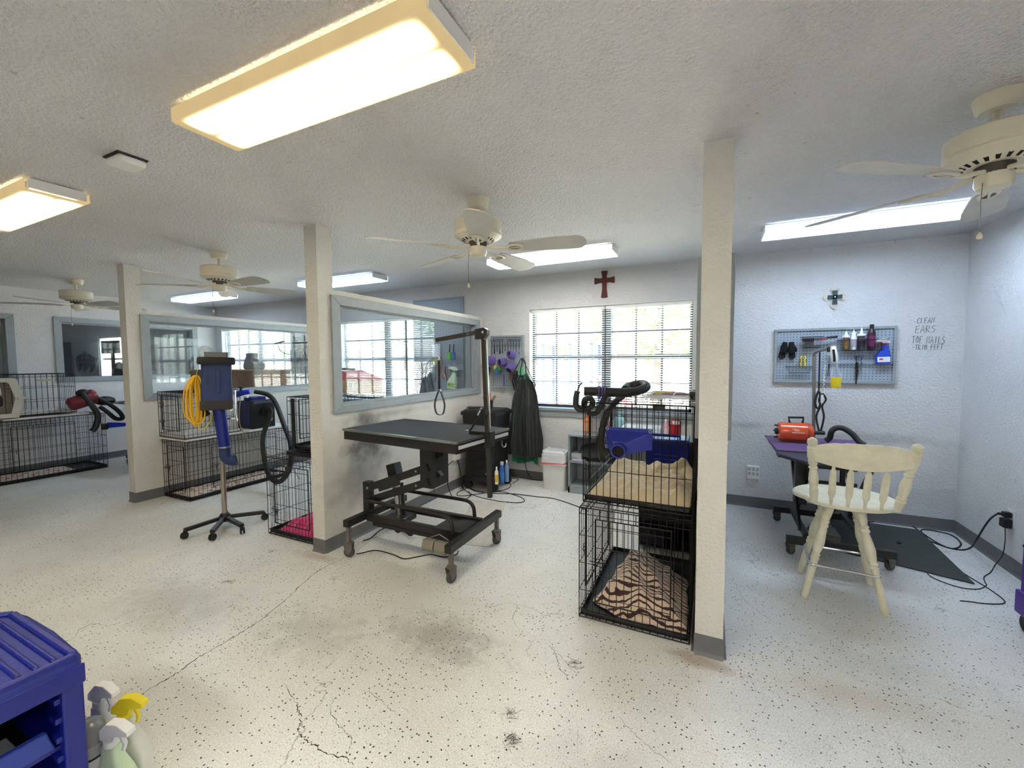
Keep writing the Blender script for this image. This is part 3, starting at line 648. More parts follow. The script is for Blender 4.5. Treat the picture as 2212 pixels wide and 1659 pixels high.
def crate(label, x0, x1, y0, y1, z0, h, door='Y', pitch=.038, row=.17, r=.0022, tray=None, group='black wire dog crates', latches=1, tray_z=.03, doorspan=(.16, .84)):
    root = thing('wire_crate', label, 'crate', ((x0+x1)/2, (y0+y1)/2, z0), group)
    w, d = x1-x0, y1-y0; zb = z0+.004
    doors = {'Y': ((x0, y0, zb), (1, 0, 0), w), 'X': ((x1, y0, zb), (0, 1, 0), d), 'x': ((x0, y0, zb), (0, 1, 0), d)}
    for nm, key, O, U, L in (('front_panel', 'Y', (x0, y0, zb), (1, 0, 0), w), ('back_panel', '', (x0, y1, zb), (1, 0, 0), w), ('side_panel', 'x', (x0, y0, zb), (0, 1, 0), d), ('side_panel', 'X', (x1, y0, zb), (0, 1, 0), d)):
        sk = (L*doorspan[0], L*doorspan[1], h*.16, h*.90) if key and key in door else None
        wires(MB(), O, U, (0, 0, 1), L, h-.008, pitch, row, r, sk).build(nm, m_black, root, smooth=False)
        if sk:
            n = Vector((0, -.006, 0)) if key == 'Y' else Vector(((.006 if key == 'X' else -.006), 0, 0))
            Uv = Vector(U); Od = Vector(O)+n+Uv*sk[0]+Vector((0, 0, sk[2]))
            dr = wires(MB(), Od, U, (0, 0, 1), sk[1]-sk[0], sk[3]-sk[2], pitch, row, r, None, .0028).build('door', m_black, root, smooth=False)
            for k in range(latches):
                vz = (sk[3]-sk[2])*(.5 if latches == 1 else (.25, .78)[k]); p = Od+n*1.2+Uv*.03+Vector((0, 0, vz))
                lt = MB(); lt.tube([p-Uv*.06, p+Uv*.04], .003, 6); lt.tube([p+Uv*.0+Vector((0, 0, -.0)), p+n+Vector((0, 0, -.05)), p+n+Uv*.014+Vector((0, 0, -.055)), p+Uv*.014], .0026, 5)
                lt.tube([p+Uv*(-.04)+Vector((0, 0, .02)), p+Uv*(-.04)-Vector((0, 0, .02)), p+Uv*.02-Vector((0, 0, .02)), p+Uv*.02+Vector((0, 0, .02))], .0024, 5, closed=True)
                lt.build('latch', m_black, dr)
    wires(MB(), (x0, y0, z0+h-.004), (1, 0, 0), (0, 1, 0), w, d, pitch*1.6, .14, r).build('top_panel', m_black, root, smooth=False)
    wires(MB(), (x0, y0, z0+.006), (1, 0, 0), (0, 1, 0), w, d, pitch*2.4, .15, r).build('floor_grid', m_black, root, smooth=False)
    t = MB(); e = .008; zt = z0+tray_z
    t.bx(x0+e, x1-e, y0+e, y1-e, zt-.016, zt-.012)
    for a in ((x0+e, x1-e, y0+e, y0+e+.006), (x0+e, x1-e, y1-e-.006, y1-e), (x0+e, x0+e+.006, y0+e, y1-e), (x1-e-.006, x1-e, y0+e, y1-e)): t.bx(*a, zt-.016, zt+.014)
    t.build('tray', tray or m_blackp, root, smooth=False)
    return root
m_tray_w = M('white_tray', (214, 210, 204), .5, var=.15)
def blanket(name, label, poly_fn, mat, cat='blanket', nu=46, nv=46, solid=.006, group=None, loc=None):
    mb = MB(); mb.grid(poly_fn, nu, nv)
    o = mb.build(name, mat, None, origin=loc, solid=solid, angle=180); tag(o, label, cat, group); return o
def fbm(x, y, s=0., oct=4):
    v = 0; a = 1; f = 1
    for i in range(oct): v += a*noise.noise(Vector((x*f+s, y*f-s, s*1.7))); a *= .5; f *= 2.1
    return v
def ridge(x, y, s=0.):
    return 1-abs(noise.noise(Vector((x+s, y-s, s))))*2.2
# --- stack beside the right post
crate('lower of the two wire crates beside the right post, zebra blanket inside', -.645, -.073, 2.225, 3.115, 0, .632, door='Yx', latches=1)
crate('upper wire crate beside the right post holding a beige blanket', -.643, -.071, 2.295, 3.20, .636, .572, door='x', latches=0)
def zebra():
    m, nt, b = nodes_of('zebra_fleece'); N, L = nt.nodes, nt.links
    uv = N.new('ShaderNodeTexCoord')
    n = N.new('ShaderNodeTexNoise'); n.inputs['Scale'].default_value = 5.5; n.inputs['Detail'].default_value = 2.5; L.new(uv.outputs['Object'], n.inputs['Vector'])
    mp = N.new('ShaderNodeVectorMath'); mp.operation = 'MULTIPLY_ADD'; mp.inputs[1].default_value = (.13, .13, .13); L.new(n.outputs['Color'], mp.inputs[0]); L.new(uv.outputs['Object'], mp.inputs[2])
    w = N.new('ShaderNodeTexWave'); w.bands_direction = 'Y'; w.inputs['Scale'].default_value = 10; w.inputs['Distortion'].default_value = 1.9; w.inputs['Detail'].default_value = 1.2; w.inputs['Detail Scale'].default_value = 2.0; L.new(mp.outputs[0], w.inputs['Vector'])
    n2 = N.new('ShaderNodeTexNoise'); n2.inputs['Scale'].default_value = 14; L.new(uv.outputs['Object'], n2.inputs['Vector'])
    ad = N.new('ShaderNodeMath'); ad.operation = 'MULTIPLY_ADD'; ad.inputs[1].default_value = .55; L.new(n2.outputs['Fac'], ad.inputs[0]); L.new(w.outputs['Fac'], ad.inputs[2])
    cr = N.new('ShaderNodeValToRGB'); e = cr.color_ramp.elements; e[0].position = .54; e[0].color = (*srgb((66, 38, 36)), 1); e[1].position = .57; e[1].color = (*srgb((214, 192, 168)), 1)
    L.new(ad.outputs[0], cr.inputs['Fac']); L.new(cr.outputs['Color'], b.inputs['Base Color']); b.inputs['Roughness'].default_value = .95; b.inputs['Sheen Weight'].default_value = .3
    return m
def zeb(u, v):
    # corners: a loose pile, high in the middle
    A = [Vector(p) for p in ((-.60, 2.40), (-.47, 2.80), (-.40, 3.0), (-.13, 2.90))]
    nearp = [Vector(p) for p in ((-.60, 2.36), (-.42, 2.26), (-.25, 2.25), (-.08, 2.26))]
    farp = [Vector(p) for p in ((-.50, 2.74), (-.46, 2.97), (-.36, 3.0), (-.11, 2.84))]
    def ev(P, t):
        t *= 3; i = min(2, int(t)); return P[i].lerp(P[i+1], t-i)
    p = ev(nearp, u).lerp(ev(farp, u), v)
    p.x += .018*noise.noise(Vector((u*6, v*6, 2.))); p.y += .018*noise.noise(Vector((u*6, v*6, 7.)))
    e = min(u, 1-u, v, 1-v); s = min(1, e*7)
    z = .028+s*(.045+.11*max(0, math.sin(PI*v))*math.sin(PI*min(1, u*1.1+.05)))+s*.028*max(0, ridge(p.x*9, p.y*5, 3.))+.012*s*fbm(p.x*14, p.y*14, 5.)
    return (p.x, p.y, z)
blanket('zebra_blanket', 'zebra striped brown and tan fleece blanket in the lower crate', zeb, zebra(), loc=(-.35, 2.6, .02), nu=60, nv=60)
m_beige = M('beige_fleece', (196, 180, 148), .95, sheen=.3, bump=(120, .3), var=.08)
def bei(u, v):
    x = -.630+.548*u; y = 2.31+.62*v
    y += .02*noise.noise(Vector((u*4, v*4, 1.)))
    e = min(u, 1-u, v*1.5); s = min(1, e*9)
    d = (x*.5+y*.8)
    z = .655+.012+s*(.010+.018*v+.034*max(0, ridge(x*5+y*4, d*8, 8.))+.036*max(0, ridge(x*9-y*7, y*8, 4.))*(.3+u))+.012*s*fbm(x*13, y*13, 2.)
    if u > .75: z += .035*(u-.75)*4*max(0, math.sin(v*9))
    if v > .8: z += .030*(v-.8)*5*(.6+.4*math.sin(u*9))
    return (x, y, z)
blanket('beige_blanket', 'crumpled beige fleece blanket in the upper crate', bei, m_beige, loc=(-.35, 2.6, .65), nu=64, nv=64)
# nozzle box hung on the front of the upper crate
nz = thing('dryer_mount', 'blue funnel-shaped plastic nozzle hung on the front of the upper crate', 'nozzle', (-.39, 2.27, .93))
x0, x1, z0, z1, y = -.513, -.268, .955, 1.078, 2.285
mb = MB(); mb.bx(x0, x1, y-.006, y, z0+.01, z1)
A = [(x0+.006, y-.006, z0+.014), (x1-.006, y-.006, z0+.014), (x1-.006, y-.006, z1-.018), (x0+.006, y-.006, z1-.018)]
cx, cz = -.428, .975
B = [(cx-.035, y-.07, cz-.03), (cx+.035, y-.07, cz-.03), (cx+.035, y-.07, cz+.035), (cx-.035, y-.07, cz+.035)]
mb.add(A+B, [(0, 1, 5, 4), (1, 2, 6, 5), (2, 3, 7, 6), (3, 0, 4, 7), (4, 5, 6, 7)])
mb.build('housing', m_blue, nz, bevel=.004)
rg = MB(); rg.lathe([(.030, .0), (.038, 0), (.040, .012), (.040, .045), (.031, .045), (.030, .02)], (cx, y-.055, cz-.004), 24, (0, -1, -.12)); rg.build('outlet_ring', m_blue, nz)
MB().lathe([(.0001, 0), (.030, 0), (.030, .004)], (cx, y-.088, cz-.008), 20, (0, -1, -.12)).build('outlet_hole', m_dark, nz)
for xx, zz in ((x0+.008, z1-.008), (x1-.012, z1-.012), (x0+.006, z0+.016)): MB().tube([(xx+.007*math.cos(a), y-.009, zz+.007*math.sin(a)) for a in [k*PI/6 for k in range(12)]], .0022, 6, closed=True).build('ring', m_steel, nz)
# dark cabinet behind the crates with a blue dryer on top
dc = thing('storage_unit', 'black shelved plastic cabinet standing behind the crate stack', 'cabinet', (-.29, 3.45, 0))
MB().bx(-.475, -.470, 3.25, 3.62, .02, .60).bx(-.112, -.107, 3.25, 3.62, .02, .60).bx(-.475, -.107, 3.62, 3.625, .02, .60).build('side_panel', m_blackp, dc, smooth=False)
for z in (.03, .22, .41, .60): MB().bx(-.475, -.107, 3.25, 3.62, z, z+.012).build('shelf', m_blackp, dc, smooth=False)
MB().bx(-.465, -.30, 3.23, 3.25, .06, .17).build('drawer', M('dark_purple_plastic', (30, 24, 44), .4), dc, smooth=False)
MB().bx(-.470, -.112, 3.235, 3.25, .24, .39).build('drawer', m_blackp, dc, smooth=False)
bd = thing('dog_dryer', 'blue box dryer with a handle standing behind the crate stack', 'dryer', (-.25, 3.42, .612))
MB().bx(-.44, -.13, 3.31, 3.56, .614, .845).build('body', m_blue, bd, bevel=.012)
MB().bx(-.132, -.098, 3.30, 3.57, .614, .84).build('end_cap', m_blackp, bd, bevel=.008)
MB().tube([(-.40, 3.36, .845), (-.40, 3.36, .868), (-.20, 3.36, .868), (-.20, 3.36, .845)], .011, 8).build('handle', m_blue, bd)
for z in (.66, .69, .72): MB().bx(-.39, -.22, 3.305, 3.31, z, z+.008).build('rib', M('blue_plastic_light', (46, 70, 180), .4), bd, smooth=False)
# hoses on top
m_hose = M('black_hose', (26, 26, 24), .5, bump=(200, .2))
def hose(pts, r, label, ends=None, name='dryer_hose', mat=None, cat='hose'):
    P = catmull(pts, 10); L = sum((P[i+1]-P[i]).length for i in range(len(P)-1)); k = L/.006
    Q = catmull(pts, 24)
    o = MB().tube(Q, r, 12, rf=None).build(name, mat or m_hose, None, origin=Q[0]); tag(o, label, cat); return o
zt = 1.21
T = lambda px, py, yy: tuple(at('Y', yy, px, py))
hose([T(1262,845,2.42), T(1300,846,2.44), T(1340,848,2.50), T(1375,845,2.58), T(1396,836,2.66), T(1385,829,2.74), T(1358,835,2.72), T(1350,842,2.62)], .027, 'thick black dryer hose laid across the upper crate with purple clips')
for kb, dx in enumerate((0, .012, .03, .045)): 
    c = Vector(T(1292, 846, 2.44))+Vector((dx, 0, 0)); o = MB().tube([c+Vector((0, .030*math.cos(a), .031*math.sin(a))) for a in [k*PI/6 for k in range(12)]], .004, 6, closed=True)
    tag(o.build('hose_clip', m_purple, None, origin=c), '%s purple band from the open end of the crate-top hose' % ORD[kb], 'band', 'purple bands on the hose')
hose([T(1247,845,2.30), T(1244,860,2.29), T(1244,875,2.30), T(1252,885,2.31), T(1270,884,2.33), T(1280,872,2.34), T(1275,860,2.33), T(1263,864,2.31), T(1263,880,2.33), T(1275,893,2.36), T(1290,890,2.38), T(1302,868,2.40), T(1308,852,2.43)], .016, 'thin coiled black hose looping over the corner of the upper crate')
o = MB().tube([T(1247,845,2.30), T(1252,832,2.30), T(1258,827,2.30)], .004, 6).build('hose_tip', m_hose, None, origin=T(1247,845,2.30)); tag(o, 'thin black hose tip pointing up above the coiled hose', 'nozzle')
hose([T(1345,855,2.62), T(1325,872,2.50), T(1310,895,2.42), T(1302,925,2.40), T(1296,960,2.42), T(1300,990,2.5)], .021, 'black hose hanging diagonally inside the upper crate')
# clutter on the crate top
tr = thing('clip_tray', 'shallow tray of brushes and clips on the upper crate', 'tray', (-.2, 2.75, zt))
MB().bx(-.36, -.08, 2.55, 2.95, zt+.002, zt+.008).bx(-.36, -.354, 2.55, 2.95, zt+.002, zt+.03).bx(-.086, -.08, 2.55, 2.95, zt+.002, zt+.03).bx(-.36, -.08, 2.55, 2.556, zt+.002, zt+.03).build('tray_body', m_clear, tr, smooth=False)
cols = [M('stick_%d' % i, c, .5) for i, c in enumerate(((206, 168, 92), (188, 130, 66), (90, 80, 160), (212, 196, 150), (60, 58, 60)))]
for k in range(12):
    a = random.uniform(-.5, .5); c = Vector((random.uniform(-.28, -.15), random.uniform(2.62, 2.88), zt+.016+.004*(k % 3))); d = Vector((math.cos(a), math.sin(a), 0))*.07
    o = MB().tube([c-d, c+d], .0055, 6, rf=lambda t: 1 if t > .3 else 1.5).build('grooming_brush', cols[k % 5], None, origin=c); tag(o, '%s of the slim brush sticks in the crate-top tray, counted from its bottom' % ORD[k], 'tool', 'tools in the crate-top tray')
o = MB().bx(-.27, -.21, 2.30, 2.31, 1.178, 1.21).build('name_plate', m_blackp, None, origin=(-.24, 2.3, 1.178), smooth=False); tag(o, 'small black plate clipped to the front top of the upper crate', 'plate')
o = MB().bx(-.105, -.066, 2.55, 2.75, 1.212, 1.262).build('black_case', m_blackp, None, origin=(-.085, 2.6, 1.212), bevel=.004); tag(o, 'small black case at the right end of the crate top', 'case')
for (a, b) in ((T(1385,870,2.4), T(1418,843,2.7)), (T(1440,870,2.4), T(1462,845,2.7))):
    o = MB().tube([a, b], .0025, 5).build('cable_tie', m_white, None, origin=a); tag(o, 'pale thin strap across the upper crate top, the %s one' % ('left' if a[0] < -.3 else 'right'), 'strap', 'pale straps on the crate top')
# ------------------------------------------------------------------ shelf unit under the window with its bottles
sh = thing('bookshelf', 'low grey painted open shelf under the window', 'shelf', (-.83, 4.48, 0))
X0, X1, Y0, Y1 = -1.385, -.275, 4.335, 4.63
for x in (X0, -.83-.009, X1-.018): MB().bx(x, x+.018, Y0, Y1, 0, .625).build('upright', m_grey, sh, smooth=False)
for z in (.06, .335, .622): MB().bx(X0, X1, Y0-(.01 if z > .6 else 0), Y1, z, z+.02).build('shelf_board', m_grey, sh, smooth=False, bevel=.003)
MB().bx(X0, X1, Y0, Y0+.015, 0, .062).build('kick_board', m_grey, sh, smooth=False); MB().bx(X0, X1, Y1-.008, Y1, .06, .63).build('back_board', m_grey, sh, smooth=False)
def bottle(label, p, r, h, col, capc=(235, 235, 230), neck=.3, cap=.12, lab=None, name='bottle', group=None, square=1., axis=(0, 0, 1), rough=.35, tip=False, n=16):
    root = thing(name, label, 'bottle', p, group); x, y, z = p; k = 'c%02x%02x%02x' % tuple(int(v) for v in col); kc = 'c%02x%02x%02x' % tuple(int(v) for v in capc)
    hb = h*(1-cap)
    MB().lathe([(r*.92, 0), (r, .004), (r, hb*.74), (r*.85, hb*.84), (r*neck*1.25, hb*.94), (r*neck, hb)], p, n, axis, 1, square).build('body', M('plastic_'+k, col, rough), root)
    if tip: pr = [(r*neck*1.6, hb-.003), (r*neck*1.6, hb+.012), (r*neck*.8, hb+.016), (r*.12, h)]
    else: pr = [(r*neck*1.3, hb-.004), (r*neck*1.3, h-.002), (r*neck*1.1, h)]
    MB().lathe(pr, p, n, axis).build('cap', M('plastic_'+kc, capc, .4), root)
    if lab: kl = 'c%02x%02x%02x' % lab; MB().lathe([(r*1.01, hb*.16), (r*1.012, hb*.17), (r*1.012, hb*.62), (r*1.01, hb*.63)], p, n, axis, 1, square).build('label', M('label_'+kl, lab, .5), root)
    return root
zs = .643
bottle('orange bottle at the left end of the low shelf top', (-1.215, 4.5, zs), .047, .205, (222, 128, 60), (220, 120, 50), lab=(240, 176, 120))
bottle('pink bottle behind the crates, beside the orange one', (-.985, 4.5, zs), .03, .18, (196, 120, 140), (230, 230, 230))
bottle('slim pink bottle with white pump on the low shelf', (-.40, 4.47, zs), .024, .20, (236, 180, 188), (240, 240, 240), lab=(250, 214, 218))
bottle('clear blue round bottle on the low shelf behind the crates', (-.88, 4.55, zs), .055, .24, (150, 190, 196), (120, 170, 180))
rj = thing('red_jug', 'red plastic caddy jug on the low shelf near the right post', 'jug', (-.315, 4.5, zs))
MB().lathe([(.05, 0), (.056, .01), (.056, .12), (.05, .14), (.05, .15)], (-.315, 4.5, zs), 20).build('body', m_red, rj)
MB().tube(catmull([(-.365, 4.47, zs+.13), (-.365, 4.44, zs+.19), (-.315, 4.43, zs+.20), (-.265, 4.44, zs+.19), (-.265, 4.47, zs+.13)], 6), .007, 8).build('handle', m_red, rj)
MB().lathe([(.03, 0), (.034, .01), (.034, .04), (.002, .045)], (-.305, 4.5, zs+.15), 16).build('cap', m_white, rj)
wb_ = MB().bx(-.83, -.45, 4.40, 4.60, zs+.0, zs+.115).build('white_basin', M('pale_bin', (206, 216, 222), .4), None, origin=(-.64, 4.5, zs), bevel=.01); tag(wb_, 'white plastic storage box on the low shelf behind the blue nozzle', 'box')
bgd = thing('cloth_heap', 'dark crumpled bag stuffed on the middle shelf of the low unit', 'bag', (-1.1, 4.45, .356))
MB().grid(lambda u, v: (-1.32+.44*u, 4.36+.22*v, .358+.0+min(1, 6*min(u, 1-u, v+.05, 1.05-v))*(.15+.05*fbm(u*4, v*4, 3.))), 24, 14).build('bag_body', M('dark_grey_cloth', (58, 60, 62), .8, bump=(40, .3)), bgd, angle=180)
MB().bx(-1.35, -1.24, 4.34, 4.5, .357, .44).build('clear_tub', m_clear, bgd, smooth=False)
o = MB().bx(-1.34, -1.2, 4.33, 4.42, .356, .372).build('folded_cloth', M('lilac_cloth', (176, 168, 204), .9), None, origin=(-1.27, 4.37, .356), bevel=.005); tag(o, 'small folded lilac cloth on the low shelf unit', 'cloth')
# waste bin
bn = thing('waste_bin', 'white plastic waste bin with a bag and red drawstring beside the shelf', 'bin', (-1.55, 4.45, 0))
def rr(w, d, z, c, k=4, rad=.03):
    out = []
    for qx, qy, a0 in ((1, 1, 0), (-1, 1, 90), (-1, -1, 180), (1, -1, 270)):
        for j in range(k+1):
            a = R(a0+90*j/k); out.append((c[0]+qx*(w/2-rad)+rad*math.cos(a), c[1]+qy*(d/2-rad)+rad*math.sin(a), z))
    return out
def loft(mb, rings, cap0=True, cap1=True):
    n = len(rings[0]); k = 0; vs = [p for r_ in rings for p in r_]; fs = []
    for i in range(len(rings)-1):
        for j in range(n): fs.append((i*n+j, i*n+(j+1) % n, (i+1)*n+(j+1) % n, (i+1)*n+j))
    if cap0: fs.append(tuple(reversed(range(n))))
    if cap1: fs.append(tuple((len(rings)-1)*n+j for j in range(n)))
    return mb.add(vs, fs)
c = (-1.555, 4.44)
loft(MB(), [rr(.25, .20, 0, c), rr(.285, .24, .40, c), rr(.275, .23, .40, c), rr(.24, .19, .01, c)], True, True).build('bin_body', m_white, bn)
bag = MB(); rings = []
for i in range(9):
    t = i/8; z = .29+.15*t; g = rr(.30-.004*i, .255-.004*i, z, c)
    rings.append([(p[0]+.007*noise.noise(Vector((j*.9, i*.8, 1))), p[1]+.007*noise.noise(Vector((j*.7, i*.8, 5))), z+(.018*noise.noise(Vector((j*.5, 0, 9))) if i in (0, 8) else 0)) for j, p in enumerate(g)])
rings += [[(c[0]+(p[0]-c[0])*.93, c[1]+(p[1]-c[1])*.93, .40) for p in rings[-1]], [(c[0]+(p[0]-c[0])*.85, c[1]+(p[1]-c[1])*.85, .2) for p in rings[-1]]]
loft(bag, rings, False, False).build('bin_bag', M('translucent_bag', (232, 234, 238), .3, alpha=.85), bn, angle=180)
loft(MB(), [[(c[0]+(q[0]-c[0])*1.015, c[1]+(q[1]-c[1])*1.015, zz+.012*math.sin(j*.8)) for j, q in enumerate(rings[1])] for zz in (.298, .322)], False, False).build('drawstring', M('red_drawstring', (226, 120, 110), .4, alpha=.9), bn)
# ------------------------------------------------------------------ rolling tool chest in the corner
tc_ = thing('tool_chest', 'black rolling plastic tool chest standing in the corner', 'chest', (-2.33, 4.18, 0))
MB().bx(-2.50, -2.10, 3.98, 4.40, .10, .16).build('base', m_blackp, tc_, bevel=.008)
loft(MB(), [rr(.37, .38, .16, (-2.31, 4.19)), rr(.37, .38, .52, (-2.31, 4.19)), rr(.41, .42, .60, (-2.31, 4.19)), rr(.41, .42, .70, (-2.31, 4.19))]).build('lower_bin', m_blackp, tc_)
for k in range(9): MB().bx(-2.44, -2.18, 3.993, 4.0, .20+k*.027, .214+k*.027).build('rib', m_blackp, tc_, smooth=False)
loft(MB(), [rr(.40, .40, .70, (-2.31, 4.19)), rr(.42, .42, .84, (-2.31, 4.19))]).build('upper_box', m_blackp, tc_)
loft(MB(), [rr(.45, .44, .84, (-2.31, 4.19)), rr(.45, .44, .875, (-2.31, 4.19)), rr(.38, .36, .90, (-2.31, 4.19))]).build('lid', m_blackp, tc_)
MB().tube(catmull([(-2.37, 3.985, .50), (-2.37, 3.955, .50), (-2.31, 3.95, .49), (-2.25, 3.955, .50), (-2.25, 3.985, .50)], 5), .009, 8).build('handle', m_rubber, tc_)
for p in ((-2.21, 3.985, .60), (-2.21, 3.985, .20)): MB().lathe([(.0001, .008), (.010, .007), (.011, 0)], p, 12, (0, -1, 0)).build('latch_button', m_steel, tc_)
for p in ((-2.46, 4.02), (-2.14, 4.02), (-2.46, 4.36), (-2.14, 4.36)): MB().cyl((p[0], p[1]-.02, .05), (p[0], p[1]+.02, .05), .05, n=16).build('wheel', m_rubber, tc_)
bottle('blue and silver spray can tucked at the side of the tool chest', (-2.055, 4.06, .10), .026, .235, (44, 96, 176), (190, 196, 200), neck=.6, lab=(54, 120, 200))
bottle('small white bottle with a yellow label beside the tool chest', (-2.09, 4.00, .10), .022, .19, (236, 232, 214), (245, 245, 245), lab=(226, 190, 80))
bottle('pale blue bottle behind the spray can at the tool chest', (-2.03, 4.13, .10), .024, .24, (130, 160, 200), (230, 230, 235))
# things on the chest lid
cu = MB().lathe([(.048, 0), (.055, .1), (.050, .1), (.044, .006), (.0001, .006)], (-2.27, 4.16, .902), 20).build('tool_cup', m_blackp, None, origin=(-2.27, 4.16, .902)); tag(cu, 'black cup full of tools on the tool chest lid', 'cup')
for k, (dx, dy, hh, col) in enumerate(((.0, .01, .2, (214, 84, 66)), (.02, -.01, .17, (206, 92, 72)), (-.02, .0, .15, (210, 110, 90)), (.03, .02, .16, (150, 130, 110)))):
    p = Vector((-2.27+dx, 4.16+dy, .91)); o = MB().box((p.x, p.y, p.z+hh/2), (.03, .008, hh), Matrix.Rotation(.35*(k-1), 3, 'Y')).build('comb', M('comb_%d' % k, col, .4), None, origin=p, smooth=False); tag(o, ('tallest red comb standing in the black cup', 'red comb leaning right in the black cup', 'short reddish comb at the left of the black cup', 'brown comb at the right of the black cup')[k], 'comb', 'tools in the black cup')
cl = thing('clipper', 'small silver and brown clipper lying on the chest lid', 'clipper', (-2.43, 4.08, .90))
MB().tube([(-2.47, 4.05, .918), (-2.40, 4.09, .918), (-2.35, 4.10, .922)], .015, 8, rf=lambda t: 1-.3*t).build('body', M('brown_metal', (96, 80, 70), .35, metal=.5), cl)
MB().box((-2.475, 4.047, .92), (.012, .04, .02)).build('blade', m_steel, cl)
# ------------------------------------------------------------------ grooming table in the middle bay
gt = thing('grooming_table', 'black electric grooming table on casters in the middle bay', 'table', (-1.94, 2.52, 0))
def RZ(a): return Matrix.Rotation(R(a), 3, 'Z')
ta = RZ(-5.5); tc0 = Vector((-1.897, 2.505, 0))
def TP(x, y, z): return tc0+ta @ Vector((x, y, 0))+Vector((0, 0, z))
MB().box(TP(0, 0, .936), (1.055, .60, .018), ta).build('tabletop', M('black_table_mat', (42, 44, 50), .72, bump=(220, .25), var=.1), gt, smooth=False)
ap = MB()
for y in (-.302, .302): ap.box(TP(0, y, .898), (1.055, .006, .058), ta)
for x in (-.527, .527): ap.box(TP(x, 0, .898), (.006, .60, .058), ta)
ap.box(TP(0, 0, .922), (1.05, .59, .006), ta); ap.build('apron_frame', m_blacks, gt, smooth=False)
for y in (-.308, .308): MB().box(TP(0, y, .940), (1.07, .008, .016), ta).build('edge_strip', m_chrome, gt, smooth=False)
for x in (-.533, .533): MB().box(TP(x, 0, .940), (.008, .61, .016), ta).build('edge_strip', m_steel, gt, smooth=False)
MB().box(TP(.535, 0, .908), (.006, .58, .022), ta).build('side_rail', M('pale_rail', (206, 206, 206), .35), gt, smooth=False)
for x, y in ((-.45, -.31), (-.15, -.31), (.2, -.31), (.48, -.31)): MB().lathe([(.0001, .003), (.005, .002), (.006, 0)], TP(x, y-.003, .940), 10, (0, -1, 0)).build('screw', m_chrome, gt)
for x, y in ((-.45, -.29), (.53, .22)):
    p = TP(x, y, .868); MB().tube(catmull([p, p-Vector((0, 0, .03)), p+Vector((.012, 0, -.045)), p+Vector((.028, 0, -.036)), p+Vector((.030, 0, -.018))], 5), .0035, 6).build('hook', m_chrome, gt)
def bolt(p, axis=(0, -1, 0), r=.010, parent=None): return MB().lathe([(.0001, .010), (r*.7, .009), (r, .005), (r, 0)], p, 12, axis).build('bolt', m_steel, parent or gt)
bs = m_blacks
MB().bx(-2.415, -2.365, 2.185, 2.845, .232, .285).build('crossbar', bs, gt, smooth=False, bevel=.004)
MB().bx(-1.525, -1.475, 2.185, 2.905, .208, .262).build('crossbar', bs, gt, smooth=False, bevel=.004)
for y in (2.39, 2.66): MB().bx(-2.37, -1.52, y-.02, y+.02, .222, .272).build('base_rail', bs, gt, smooth=False, bevel=.003)
MB().bx(-2.30, -1.55, 2.365, 2.40, .196, .222).build('rail_lip', bs, gt, smooth=False)
MB().bx(-1.78, -1.52, 2.40, 2.66, .238, .250).build('base_plate', M('worn_black_plate', (46, 42, 40), .5, var=.4, vscale=12, bump=(30, .2)), gt, smooth=False)
MB().bx(-1.66, -1.53, 2.41, 2.65, .252, .262).build('base_box', bs, gt, smooth=False)
MB().bx(-2.43, -2.37, 2.40, 2.46, .272, .51).build('upright', bs, gt, smooth=False, bevel=.004)
for y, yb in ((2.395, -1),):
    for za, zb in ((.46, .69), (.36, .585)):
        MB().bar((-2.40, y, za), (-1.80, y, zb), .012, .055).build('lift_arm', bs, gt, smooth=False)
        if yb < 0:
            bolt((-2.37, y-.006, za+.012)); bolt((-1.90, y-.006, zb-.036))
MB().bar((-2.26, 2.39, .495), (-2.06, 2.39, .571), .014, .075).build('arm_gusset', bs, gt, smooth=False)
MB().bx(-1.875, -1.765, 2.40, 2.60, .535, .872).build('column', bs, gt, smooth=False, bevel=.003)
for z in (.60, .74): MB().prism([(0, 0), (.03, .02), (0, .05)], (-1.765, 2.46, z), (1, 0, 0), (0, 0, 1), (0, 1, 0), .04).build('column_tab', bs, gt, smooth=False)
bolt((-2.436, 2.43, .47), (-1, 0, 0), .013); bolt((-2.436, 2.43, .335), (-1, 0, 0), .013)
MB().tube(catmull([(-2.37, 2.36, .385), (-2.2, 2.36, .385), (-1.9, 2.36, .385), (-1.72, 2.36, .385), (-1.63, 2.36, .378), (-1.585, 2.36, .34), (-1.575, 2.36, .265)], 7), .014, 10).build('foot_rail', bs, gt)
MB().tube(catmull([(-2.37, 2.68, .385), (-2.2, 2.68, .385), (-1.9, 2.68, .385), (-1.72, 2.68, .385), (-1.64, 2.68, .378), (-1.60, 2.68, .34), (-1.59, 2.68, .265)], 7), .014, 10).build('foot_rail', bs, gt)
MB().cyl((-2.18, 2.52, .22), (-2.20, 2.52, .47), .026, n=16).build('actuator_tube', m_steel, gt)
MB().cyl((-2.135, 2.53, .22), (-2.155, 2.53, .50), .014, n=10).build('actuator_rod', bs, gt)
MB().box((-2.21, 2.52, .585), (.085, .08, .13), Matrix.Rotation(-.25, 3, 'Y')).build('actuator_head', m_blackp, gt, smooth=False, bevel=.005)
MB().bx(-2.26, -2.08, 2.44, 2.62, .20, .25).build('actuator_motor', m_blackp, gt, bevel=.015)
MB().cyl((-2.12, 2.43, .18), (-2.12, 2.54, .18), .035, n=14).build('motor_gear', m_blackp, gt); MB().cyl((-2.02, 2.45, .16), (-2.02, 2.52, .16), .03, n=14).build('motor_gear', m_blackp, gt)
m_cast = M('grey_caster_metal', (112, 106, 98), .45, metal=.35, var=.2, vscale=20); m_wheel = M('grey_wheel', (70, 70, 70), .5)
